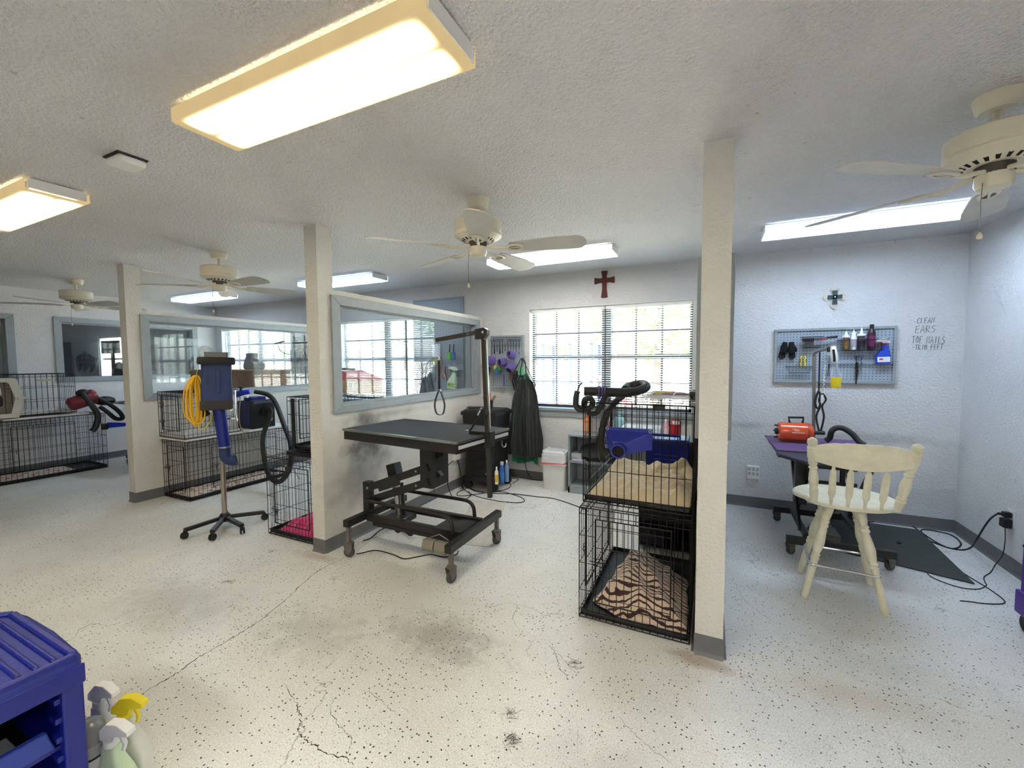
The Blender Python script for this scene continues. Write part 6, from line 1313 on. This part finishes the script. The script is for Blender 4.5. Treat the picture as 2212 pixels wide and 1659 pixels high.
yc = thing('extension_cord', 'yellow extension cord looped on the side of the blue stand dryer', 'cord', Q(-.16, .04, .88)); m_yc = M('yellow_cord', (236, 186, 36), .5)
for k in range(11):
    w_ = .020+.010*(k % 5); dz = random.uniform(-.04, .03); c_ = -.172+random.uniform(-.01, .01); f_ = .05+.006*k
    MB().tube(catmull([Q(c_+.02, f_, 1.335), Q(c_-w_*.7, f_, 1.25), Q(c_-w_*1.05, f_, 1.12), Q(c_-w_*.9, f_, 1.0), Q(c_+.0, f_, .955+dz), Q(c_+w_*.8, f_, .98+dz), Q(c_+w_*1.0, f_, 1.10), Q(c_+w_*.8, f_, 1.24)], 6, closed=True), .0052, 6, closed=True).build('cord_loop', m_yc, yc)
MB().tube(catmull([Q(-.15, .06, 1.0), Q(-.16, .06, .92), Q(-.12, .06, .885), Q(-.07, .05, .95), Q(-.05, .04, 1.04)], 6), .005, 6).build('cord_tail', M('yellow_cord_pale', (226, 206, 90), .5), yc)
MB().tube([Q(-.152, .05, 1.335), Q(-.14, .05, 1.40), Q(-.155, .04, 1.46)], .003, 6).build('hanger_wire', M('white_wire', (210, 206, 200), .5), yc)
# ------------------------------------------------------------------ second bay: crates against the left post
crate('long lower wire crate beside the left post with a pale quilted pad', -5.325, -4.850, 2.425, 3.56, 0, .625, door='YX', pitch=.042, row=.15, tray=m_blackp, doorspan=(.2, .85))
crate('upper wire crate beside the left post on a white tray', -5.325, -4.862, 2.405, 2.98, .655, .485, door='Y', pitch=.042, row=.15, tray=m_tray_w, latches=2, tray_z=.02)
wt = MB().bx(-5.328, -4.84, 2.40, 3.02, .632, .650).build('white_board', m_tray_w, None, origin=(-5.1, 2.7, .632), smooth=False, bevel=.003); tag(wt, 'white flat tray under the upper crate beside the left post', 'tray')
wt = MB().bx(-5.30, -4.79, 3.04, 3.58, .636, .660).build('white_board', m_white, None, origin=(-5.0, 3.3, .636), smooth=False, bevel=.008); tag(wt, 'white plastic board on the long crate carrying the black-faced dryer', 'board')
def pad(u, v):
    x = -5.31+.43*u; y = 2.45+1.05*v; return (x, y, .02+.012*min(1, 8*min(u, 1-u, v, 1-v))+.006*fbm(x*14, y*14, 3.)+.02*max(0, ridge(x*6, y*3, 1.))*(u > .2))
def patch_mat():
    m, nt, b = nodes_of('patterned_pad'); N, L = nt.nodes, nt.links; tc = N.new('ShaderNodeTexCoord'); v = N.new('ShaderNodeTexVoronoi'); v.inputs['Scale'].default_value = 16; L.new(tc.outputs['Object'], v.inputs['Vector'])
    cr = N.new('ShaderNodeValToRGB'); e = cr.color_ramp.elements; e[0].position = .25; e[0].color = (*srgb((176, 120, 96)), 1); e[1].position = .45; e[1].color = (*srgb((224, 214, 204)), 1); L.new(v.outputs['Distance'], cr.inputs['Fac']); L.new(cr.outputs['Color'], b.inputs['Base Color']); b.inputs['Roughness'].default_value = .9; return m
blanket('quilted_pad', 'pale patterned pad on the floor of the long crate by the left post', pad, patch_mat(), cat='pad', loc=(-5.1, 3, .02), nu=30, nv=50)
fd = thing('pet_dryer', 'dark blue box dryer with black face on the white board by the left post', 'dryer', (-4.98, 3.2, .662))
MB().bx(-5.12, -4.86, 3.10, 3.36, .664, .985).build('body', M('dark_blue_plastic', (34, 44, 84), .45, var=.1), fd, bevel=.01)
MB().bx(-4.862, -4.825, 3.085, 3.375, .662, .995).build('face_panel', m_blackp, fd, bevel=.006)
MB().bx(-4.824, -4.82, 3.11, 3.35, .955, .985).build('control_strip', M('dark_slate', (70, 76, 90), .4), fd, smooth=False)
MB().lathe([(.05, 0), (.055, .03), (.035, .04), (.0001, .04)], (-4.823, 3.25, .86), 20, (1, 0, 0)).build('port', m_rubber, fd)
MB().lathe([(.0001, .02), (.03, .018), (.034, 0)], (-4.823, 3.30, .76), 16, (1, 0, 0)).build('dial', m_steel, fd)
MB().bx(-5.05, -4.90, 3.14, 3.32, .985, 1.03).build('top_tray', m_blue, fd, bevel=.008)
MB().box((-4.97, 3.12, 1.035), (.07, .02, .02)).build('white_sticker', m_white, fd, smooth=False)
bn_ = thing('blue_nozzle', 'bright blue plastic nozzle lying on top of the dark blue dryer', 'nozzle', (-5.02, 3.1, 1.05))
MB().tube([(-5.14, 3.12, 1.06), (-5.05, 3.14, 1.085), (-4.98, 3.18, 1.095)], .035, 14, rf=lambda t: .8+.35*(1-t)).build('nozzle_body', M('bright_blue', (32, 50, 200), .35), bn_)
MB().tube([(-5.06, 3.12, 1.10), (-5.06, 3.12, 1.16)], .012, 8).build('knob', m_blackp, bn_); MB().cyl((-5.09, 3.12, 1.145), (-5.03, 3.12, 1.145), .014, n=8).build('knob_bar', m_blackp, bn_)
hose([(-4.80, 3.25, .86), (-4.74, 3.25, .88), (-4.70, 3.22, .80), (-4.66, 3.1, .55), (-4.45, 3.0, .22), (-4.20, 2.95, .15), (-4.06, 2.98, .30), (-4.12, 3.05, .55), (-4.35, 3.15, .72), (-4.62, 3.25, .95), (-4.80, 3.28, 1.05), (-4.95, 3.22, 1.09)], .026, 'long thick black hose looping from the dark blue dryer down between the crates')
cable([(-4.80, 2.95, 1.05), (-4.79, 2.92, .80), (-4.78, 2.95, .66), (-4.70, 3.0, .5), (-4.5, 3.3, .2), (-4.45, 3.4, .03)], .004, 'thin pale cord falling from the white board to the floor', M('tan_cord', (150, 132, 92), .6))
outlet('white outlet with black plugs on the back wall between the crates', (-4.55, YB, .62), 'Y-')
o = MB().bx(-4.58, -4.53, YB-.05, YB-.007, .60, .66).build('power_plug', m_rubber, None, origin=(-4.55, YB-.03, .6)); tag(o, 'black plug in the outlet behind the second bay crates', 'plug')
# ------------------------------------------------------------------ third bay
pb = thing('plywood_cabinet', 'brown plywood cabinet box seen through the left partition glass', 'cabinet', (-6.45, 3.95, 0))
m_ply = M('plywood_brown', (158, 112, 66), .7, var=.18, vscale=5)
MB().bx(-7.30, -5.62, 3.74, 4.20, 0, 1.31).build('cabinet_body', m_ply, pb, smooth=False); MB().bx(-7.33, -5.57, 3.71, 4.22, 1.31, 1.335).build('top_board', m_ply, pb, smooth=False); MB().bx(-6.30, -6.29, 3.732, 3.74, .02, 1.30).build('panel_gap', m_dark, pb, smooth=False)
bt = thing('boot_planter', 'grey boot-shaped object standing on the plywood cabinet', 'ornament', (-6.0, 3.95, 1.335))
MB().prism([(-.10, 0), (.20, 0), (.23, .04), (.22, .09), (.16, .115), (.08, .12), (.06, .17), (.085, .245), (-.05, .245), (-.04, .20), (-.09, .12), (-.12, .05)], (-6.12, 3.88, 1.337), (1, 0, 0), (0, 0, 1), (0, 1, 0), .13).build('boot_body', M('grey_clay', (118, 116, 112), .8, var=.15), bt, bevel=.03)
bottle('dark blue-grey bottle with handle on the left end of the plywood cabinet', (-7.18, 3.95, 1.337), .075, .26, (70, 84, 104), (50, 56, 70), square=.7)
pt = thing('wall_plate', 'round pale wall clock on the far wall beyond the left partition', 'clock', (XL+.02, 4.45, 1.6))
MB().lathe([(.125, 0), (.13, .012), (.115, .02), (.06, .012), (.03, .02), (.0001, .024)], (XL+.001, 4.455, 1.615), 28, (1, 0, 0)).build('dial', M('pale_grey_dial', (186, 178, 170), .5, var=.25, vscale=9), pt)
MB().lathe([(.0001, .012), (.028, .01), (.03, 0)], (XL+.022, 4.455, 1.615), 16, (1, 0, 0)).build('hub', M('cream_hub', (220, 214, 196), .5), pt)
hangbox('dark_sign', 'dark brown sign with a white square hung above the left bay pegboard', 'sign', -6.06, -5.74, 1.68, 1.86, (52, 42, 36), y=YB-.05)
hangbox('sign_square', 'tiny white square label on the dark hanging sign', 'label', -5.90, -5.87, 1.765, 1.785, (210, 210, 206), y=YB-.071, t=.002, bev=0)
for s in (-1, 1):
    pass
hb2 = thing('harness_bundle', 'dark bundle of harnesses hanging on the left bay pegboard', 'harness', (-5.82, YB-.06, 1.5))
for k in range(7): MB().tube(catmull([(-5.92+.03*k, YB-.06, 1.66), (-5.98+.05*k, YB-.08, 1.60), (-5.90+.03*k, YB-.09, 1.52-.02*(k % 3)), (-5.86+.02*k, YB-.07, 1.60)], 5), .012, 6).build('strap', m_rubber, hb2)
for k in range(9):
    scissors('%s scissors from the left on the left bay pegboard' % ORD[k], (-6.10+.06*k, YS-.014, 1.36), random.uniform(.16, .22), (90, 94, 102), group='scissors on the left bay pegboard', spread=random.uniform(.05, .15), ringc=(40, 40, 46))
o = MB().bx(-6.14, -5.52, YS-.03, YS-.002, 1.30, 1.305); tag(o.build('tool_rack', m_clear, None, origin=(-5.8, YS, 1.3), smooth=False), 'clear strip rack on the left bay pegboard', 'rack')
hangbox('blue_pouch', 'blue-grey pouch hanging on the left bay pegboard', 'pouch', -6.13, -5.98, 1.44, 1.64, (60, 78, 100), t=.03)
ba3 = thing('cable_stand', 'thin black stand with a hanging cable behind the left partition', 'stand', (-6.2, 4.25, 1.8))
YA = 4.28
MB().tube([tuple(at('Y', YA, 594, 742)), tuple(at('Y', YA, 613, 738))], .012, 6).build('cross_arm', m_blacks, ba3); MB().tube(catmull([tuple(at('Y', YA, p, q)) for p, q in ((600, 743), (604, 755), (614, 763), (628, 765), (640, 760), (650, 745))], 5), .006, 6).build('cable', m_rubber, ba3)
MB().bar((at('Y', YA, 650, 745).x, YA, 0.0), (at('Y', YA, 650, 745).x, YA, at('Y', YA, 650, 735).z), .024, .024).build('pole', m_blacks, ba3, smooth=False)
tb3 = thing('grooming_table', 'black-edged grooming table partly hidden by the left post', 'table', (-7.1, 3.3, 0))
MB().bx(-7.60, -6.72, 2.90, 3.45, .875, .905).build('tabletop', m_blackp, tb3, smooth=False); MB().bx(-7.61, -6.71, 2.89, 2.90, .885, .905).build('edge_strip', m_steel, tb3, smooth=False)
MB().bx(-7.2, -7.1, 3.1, 3.25, .15, .875).build('column', m_blacks, tb3, smooth=False); MB().bx(-7.45, -6.85, 2.95, 3.0, .10, .15).build('crossbar', m_blacks, tb3, smooth=False); MB().bx(-7.45, -6.85, 3.35, 3.40, .10, .15).build('crossbar', m_blacks, tb3, smooth=False); MB().bx(-7.2, -7.1, 2.97, 3.38, .10, .15).build('base_rail', m_blacks, tb3, smooth=False)
for x, y in ((-7.42, 2.975), (-6.88, 2.975), (-7.42, 3.375), (-6.88, 3.375)): caster(tb3, x, y, .10, .03, 20)
# ------------------------------------------------------------------ crates along the far left wall
crate('huge lower wire crate along the far left wall', -8.13, -7.55, 1.55, 2.79, 0, .755, door='X', pitch=.045, row=.15, doorspan=(.3, .75))
crate('upper wire crate along the far left wall beneath the window', -8.08, -7.56, 1.90, 2.51, .80, .515, door='', pitch=.05, row=.17, tray=m_tray_w)
wt = MB().bx(-8.12, -7.52, 1.86, 2.62, .765, .788).build('white_board', m_tray_w, None, origin=(-7.8, 2.2, .765), smooth=False, bevel=.003); tag(wt, 'white board under the upper crate on the far left', 'board')
wt = MB().bx(-8.10, -7.58, 1.60, 2.50, .018, .03).build('crate_pad', patch_mat(), None, origin=(-7.8, 2.0, .018), smooth=False); tag(wt, 'pale striped pad lying in the huge far left crate', 'pad')
o = MB().bx(-7.548, -7.54, 2.16, 2.30, 1.225, 1.25).build('name_plate', M('pale_green_tag', (170, 178, 130), .5), None, origin=(-7.54, 2.2, 1.22), bevel=.002); tag(o, 'small pale green plate on the far left upper crate', 'plate')
pcn = thing('pet_carrier', 'beige plastic pet carrier with a wire door at the left edge', 'carrier', (-7.5, 1.72, .79))
m_pcb = M('beige_plastic', (200, 194, 180), .5, var=.08)
# end wall ring of the carrier facing +X
out_ = [(1.45, .80), (1.985, .80), (2.035, 1.02), (1.985, 1.255), (1.95, 1.275), (1.45, 1.275)]; in_ = [(1.52, .85), (1.925, .85), (1.965, 1.03), (1.92, 1.21), (1.90, 1.225), (1.52, 1.225)]
mb = MB(); a = [(-7.50, y, z) for y, z in out_]+[(-7.50, y, z) for y, z in in_]; b = [(-7.56, y, z) for y, z in out_]+[(-7.56, y, z) for y, z in in_]
mb.add(a+b, [(i, (i+1) % 6, 6+(i+1) % 6, 6+i) for i in range(6)]+[(12+i, 12+(i+1) % 6, 18+(i+1) % 6, 18+i) for i in range(6)]+[(i, (i+1) % 6, 12+(i+1) % 6, 12+i) for i in range(6)]+[(6+i, 6+(i+1) % 6, 18+(i+1) % 6, 18+i) for i in range(6)]); mb.build('door_frame', m_pcb, pcn, smooth=False)
MB().prism([(y, z) for y, z in out_], (-7.56, 0, 0), (0, 1, 0), (0, 0, 1), (-1, 0, 0), .45).build('shell', M('beige_plastic_dark', (150, 144, 132), .6), pcn, smooth=False)
wires(MB(), (-7.505, 1.52, .85), (0, 1, 0), (0, 0, 1), .42, .375, .05, .018, .0018).build('wire_door', M('rusty_wire', (70, 54, 44), .5), pcn, smooth=False)
MB().bx(-7.51, -7.48, 1.98, 2.07, 1.015, 1.04).build('side_flange', m_pcb, pcn, smooth=False, bevel=.003); MB().tube([(-7.49, 1.84, 1.22), (-7.49, 1.85, 1.08)], .006, 6).build('door_rod', m_white, pcn)
MB().box((-7.56, 1.82, 1.0), (.04, .12, .12)).build('dark_latch', M('dark_rust', (50, 32, 26), .8), pcn, bevel=.02)
rd = thing('canister_dryer', 'dark red canister dryer with black hoses on the far left crates', 'dryer', (-7.5, 2.6, .8))
MB().lathe([(.05, 0), (.085, .03), (.09, .10), (.09, .26), (.07, .30), (.0001, .31)], (-7.53, 2.42, .90), 20, (.1, 1, .35)).build('canister', M('dark_red_enamel', (110, 30, 40), .4), rd)
MB().sphere((-7.50, 2.64, 1.04), .055, 12).build('red_cap', M('red_cap', (150, 36, 52), .5), rd); MB().sphere((-7.50, 2.78, .93), .09, 12, (1, 1.3, .7)).build('black_bag', m_rubber, rd)
MB().sphere((-7.50, 2.56, 1.05), .06, 12, (1, 1.2, .9)).build('black_strap', m_rubber, rd)
hose([(-7.47, 2.54, 1.06), (-7.45, 2.57, .98), (-7.43, 2.62, .88), (-7.42, 2.66, .78), (-7.42, 2.665, .70), (-7.42, 2.64, .60), (-7.42, 2.60, .54)], .034, 'fat black hose hanging down from the dark red dryer')
hose([(-7.45, 2.70, .97), (-7.43, 2.78, .90), (-7.42, 2.87, .80), (-7.42, 2.92, .72), (-7.42, 2.92, .67), (-7.42, 2.85, .68), (-7.43, 2.77, .78), (-7.44, 2.70, .86)], .026, 'black hose loop beside the dark red dryer on the far left crates')
bz = thing('hose_nozzle', 'bright blue nozzle on a black hose end at the far left crates', 'nozzle', (-7.40, 2.9, .6))
MB().tube([(-7.42, 2.70, .585), (-7.41, 2.76, .585)], .042, 14).build('socket', m_rubber, bz); MB().tube([(-7.41, 2.76, .60), (-7.39, 2.94, .585)], .040, 12, rf=lambda t: 1-.35*t).build('nozzle_body', M('bright_blue', (32, 50, 200), .35), bz)
# ------------------------------------------------------------------ office beyond the far left wall
mon = thing('computer_monitor', 'black monitor in front of the bright office window', 'monitor', (-11.7, 4.3, 1.2))
p0, p1 = at('Y', 4.3, 220, 737), at('Y', 4.3, 258, 763)
MB().bx(p0.x, p1.x, 4.28, 4.32, p1.z, p0.z).build('screen', m_blackp, mon, smooth=False, bevel=.006); MB().cyl(((p0.x+p1.x)/2, 4.33, .75), ((p0.x+p1.x)/2, 4.33, p1.z+.1), .03, n=10).build('stand', m_blackp, mon)
MB().bx((p0.x+p1.x)/2-.15, (p0.x+p1.x)/2+.15, 4.22, 4.42, .745, .76).build('stand_base', m_blackp, mon, smooth=False)
dk = thing('office_desk', 'office desk under the monitor beyond the far left wall', 'desk', (-11.6, 4.2, 0)); MB().bx(-12.4, -10.2, 3.9, 4.6, .71, .745).build('desktop', M('desk_grey', (110, 108, 104), .5), dk, smooth=False)
for x in (-12.35, -10.25):
    for y in (3.95, 4.55): MB().bx(x-.025, x+.025, y-.025, y+.025, 0, .71).build('leg', m_blacks, dk, smooth=False)
oc = thing('office_chair', 'dark rounded chair back in front of the office window', 'chair', (-10.5, 3.5, 0)); q = at('Y', 3.7, 258, 802)
MB().sphere((q.x, 3.7, q.z-.12), .22, 16, (1, .35, 1.3)).build('backrest', M('chair_grey', (46, 46, 50), .8), oc); MB().cyl((q.x, 3.5, .08), (q.x, 3.5, .5), .03, n=10).build('column', m_blacks, oc); MB().sphere((q.x, 3.5, .5), .25, 16, (1, 1, .2)).build('seat', M('chair_grey', (46, 46, 50)), oc)
for k in range(5): MB().bar((q.x, 3.5, .07), (q.x+.3*math.cos(k*1.256), 3.5+.3*math.sin(k*1.256), .05), .04, .03).build('base_leg', m_blacks, oc, smooth=False)
lr = thing('lead_rack', 'black leads and harnesses hanging on the office wall', 'leads', (-13.4, YB, 1.4))
for k in range(9):
    x = -13.65+.11*k; MB().tube(catmull([(x, YB-.02, 1.74-.04*abs(k-3)), (x-.05, YB-.04, 1.55), (x+.02, YB-.05, 1.25+.06*(k % 3)), (x+.07, YB-.04, 1.5), (x+.02, YB-.02, 1.72-.04*abs(k-3))], 5), .016, 5).build('lead', m_rubber, lr)
MB().bx(-13.7, -12.9, YB-.03, YB-.01, 1.50, 1.53).build('hook_rail', m_blacks, lr, smooth=False)
osf = thing('office_shelf', 'dark shelf with packages at the left of the office', 'shelf', (-14.2, 4.3, 0))
MB().bx(-14.65, -14.62, 4.0, 4.6, 0, 1.95).bx(-13.95, -13.92, 4.0, 4.6, 0, 1.95).build('upright', m_blacks, osf, smooth=False)
for z in (.3, .8, 1.2, 1.5, 1.85): MB().bx(-14.62, -13.95, 4.0, 4.6, z, z+.025).build('shelf_board', m_blacks, osf, smooth=False)
for k, (x, z, w, h, c) in enumerate(((-14.5, 1.525, .18, .22, (40, 42, 46)), (-14.25, 1.525, .2, .26, (34, 34, 38)), (-14.45, 1.225, .12, .20, (90, 120, 150)), (-14.25, 1.225, .12, .18, (180, 186, 190)), (-14.1, .825, .2, .3, (50, 60, 80)))):
    hangbox('package', ('black package at the left of the office shelf', 'tall dark package in the middle of the office shelf', 'blue package on the lower office shelf', 'pale package on the lower office shelf', 'big dark blue package low on the office shelf')[k], 'package', x-w/2, x+w/2, z+.001, z+h, c, y=4.3, t=.15)['group'] = 'packages on the office shelf'
wp = thing('yellow_banner', 'yellow and brown poster on the office wall seen through two panes', 'poster', (-9.9, YB, 1.4))
p0, p1 = at('Y', YB-.01, 316, 745), at('Y', YB-.01, 342, 800)
MB().bx(p0.x, p1.x, YB-.01, YB, p1.z, p0.z).build('poster_sheet', M('poster_yellow', (176, 130, 70), .6, var=.5, vscale=9), wp, smooth=False)
# ------------------------------------------------------------------ foreground: blue cart and bottles
bc = thing('utility_cart', 'blue moulded plastic cart with open shelves in the near left corner', 'cart', (-1.9, .25, 0))
m_cb = M('cart_blue', (14, 27, 122), .38, bump=(140, .12), var=.10, vscale=7); X0, X1, Y0, Y1, ZT = -2.16, -1.60, -.28, .515, .62
topm = M('cart_blue_worn', (28, 42, 128), .5, bump=(60, .2), var=.2, vscale=10)
# top with rounded far corners
ol = [(X1, Y0), (X1, Y1-.015), (X1-.015, Y1), (X1-.22, Y1+.012), (X1-.42, Y1+.010), (X0+.08, Y1), (X0+.01, Y1-.05), (X0, Y1-.12), (X0, Y0)]
MB().prism(ol, (0, 0, ZT-.052), (1, 0, 0), (0, 1, 0), (0, 0, 1), .046).build('top_slab', topm, bc, bevel=.010)
rim = MB()
for a, b in (((X1-.012, Y0), (X1-.012, Y1-.012)), ((X1-.02, Y1-.016), (X0+.09, Y1-.014)), ((X0+.09, Y1-.014), (X0+.016, Y1-.07)), ((X0+.014, Y1-.08), (X0+.014, Y0))): rim.bar((*a, ZT-.006), (*b, ZT-.006), .022, .020)
rim.build('rim', m_cb, bc, bevel=.006)
for k in range(3): MB().bar((X1-.03, Y1-.050-.034*k, ZT-.004), (X0+.08, Y1-.050-.034*k, ZT-.004), .013, .012).build('top_rib', m_cb, bc, bevel=.005)
MB().bx(X1-.006, X1+.004, Y0, Y1, ZT-.085, ZT-.03).build('front_lip', m_cb, bc, bevel=.004)
MB().bx(X1-.05, X1, Y1-.050, Y1-.004, .04, ZT-.05).build('corner_post', m_cb, bc, bevel=.006); MB().bx(X1-.05, X1, Y0, Y0+.05, .04, ZT-.05).build('corner_post', m_cb, bc, bevel=.006)
MB().bx(X0, X0+.02, Y0, Y1, .04, ZT-.05).build('side_wall', m_cb, bc, smooth=False); MB().bx(X0, X1-.04, Y1-.022, Y1-.006, .04, ZT-.05).build('side_wall', m_cb, bc, smooth=False); MB().bx(X0, X1-.04, Y0, Y0+.02, .04, ZT-.05).build('side_wall', m_cb, bc, smooth=False)
for z in (.06, .36): MB().bx(X0+.02, X1-.03, Y0+.02, Y1-.022, z, z+.012).build('shelf', m_cb, bc, smooth=False)
for k in range(4): MB().bx(X1-.05, X1-.012, Y1-.062, Y1-.048, .50-k*.055, .515-k*.055).build('runner', m_cb, bc, smooth=False)
MB().prism([(Y0+.05, .372), (Y1-.06, .372), (Y1-.075, .43), (Y0+.06, .43)], (X1-.045, 0, 0), (0, 1, 0), (0, 0, 1), (1, 0, 0), .02).build('drawer_front', M('drawer_blue', (40, 62, 150), .45), bc, bevel=.004)
MB().bx(X0+.06, X1-.05, Y0+.06, Y1-.08, .372, .376).build('drawer_floor', m_blackp, bc, smooth=False)
pm = MB().bx(-1.76, -1.66, .26, .40, .377, .40).build('packet', M('grey_foil', (150, 152, 150), .35, var=.3), None, origin=(-1.7, .33, .377), bevel=.004); tag(pm, 'grey packet lying in the drawer of the blue cart', 'packet')
for x in (X0+.05, X1-.05):
    for y in (Y0+.05, Y1-.05): MB().cyl((x, y-.012, .028), (x, y+.012, .028), .028, n=14).build('wheel', m_rubber, bc)
# bottles standing on the floor beside the cart
sb = thing('shampoo_bottle', 'grey and silver bottle with a domed cap and B marking beside the blue cart', 'bottle', (-1.77, .60, 0))
bx_, by_ = -1.79, .575
MB().lathe([(.040, 0), (.042, .006), (.042, .215), (.039, .227)], (bx_, by_, 0), 26).build('body', M('silver_grey_plastic', (150, 152, 154), .35), sb); MB().lathe([(.040, .225), (.041, .232), (.041, .262), (.036, .280), (.022, .292), (.0001, .296)], (bx_, by_, 0), 26).build('cap', M('metallic_grey_cap', (122, 126, 130), .3, metal=.3), sb)
MB().lathe([(.0424, .07), (.0426, .075), (.0426, .175), (.0424, .18)], (bx_, by_, 0), 26).build('label', M('pale_label', (206, 208, 208), .5), sb)
MB().lathe([(.0428, .183), (.0428, .188)], (bx_, by_, 0), 26).build('ring_line', m_dark, sb)
lt_ = MB(); LX = Vector((.5, -.86, 0)).normalized(); LU = Vector((-LX.y, LX.x, 0))
def onb(u, z): 
    a = math.atan2(LX.y, LX.x)+u/.043; return (bx_+.0434*math.cos(a), by_+.0434*math.sin(a), z)
for st_ in ([(0, .13), (0, .165)], [(0, .165), (.012, .163), (.014, .155), (.0, .149)], [(0, .149), (.015, .146), (.016, .136), (0, .13)]): lt_.tube([onb(u-.002, z) for u, z in st_], .0016, 4)
for k in range(5): lt_.tube([onb(-.018, .118-.008*k), onb(.022-.004*(k % 2), .118-.008*k)], .0007, 4)
lt_.build('lettering', m_dark, sb)
g1 = trigger_bottle('white and green spray bottle with white trigger nearest the blue cart', (-1.715, .615, 0), .30, .115, (206, 226, 190), (240, 240, 238), (232, 232, 232), -1, (196, 226, 176), rz=.35)
for ch in [k for k in bpy.data.objects if k.parent is g1 and k.name.startswith('label_mark')]: bpy.data.objects.remove(ch)
tx = MB()
for k in range(9): tx.bx(-.036, .02+.012*((k*7) % 3), -.031, -.0296, .145-.009*k, .149-.009*k)
tx.build('print_lines', m_ink, g1, smooth=False)
trigger_bottle('spray bottle with a yellow trigger behind the white one', (-1.80, .685, 0), .305, .11, (222, 222, 214), (240, 220, 44), (236, 216, 50), -1, rz=.5)
trigger_bottle('spray bottle with a white trigger half hidden behind the silver bottle', (-1.93, .665, 0), .32, .11, (216, 218, 220), (236, 236, 236), (226, 226, 226), -1, rz=.3)
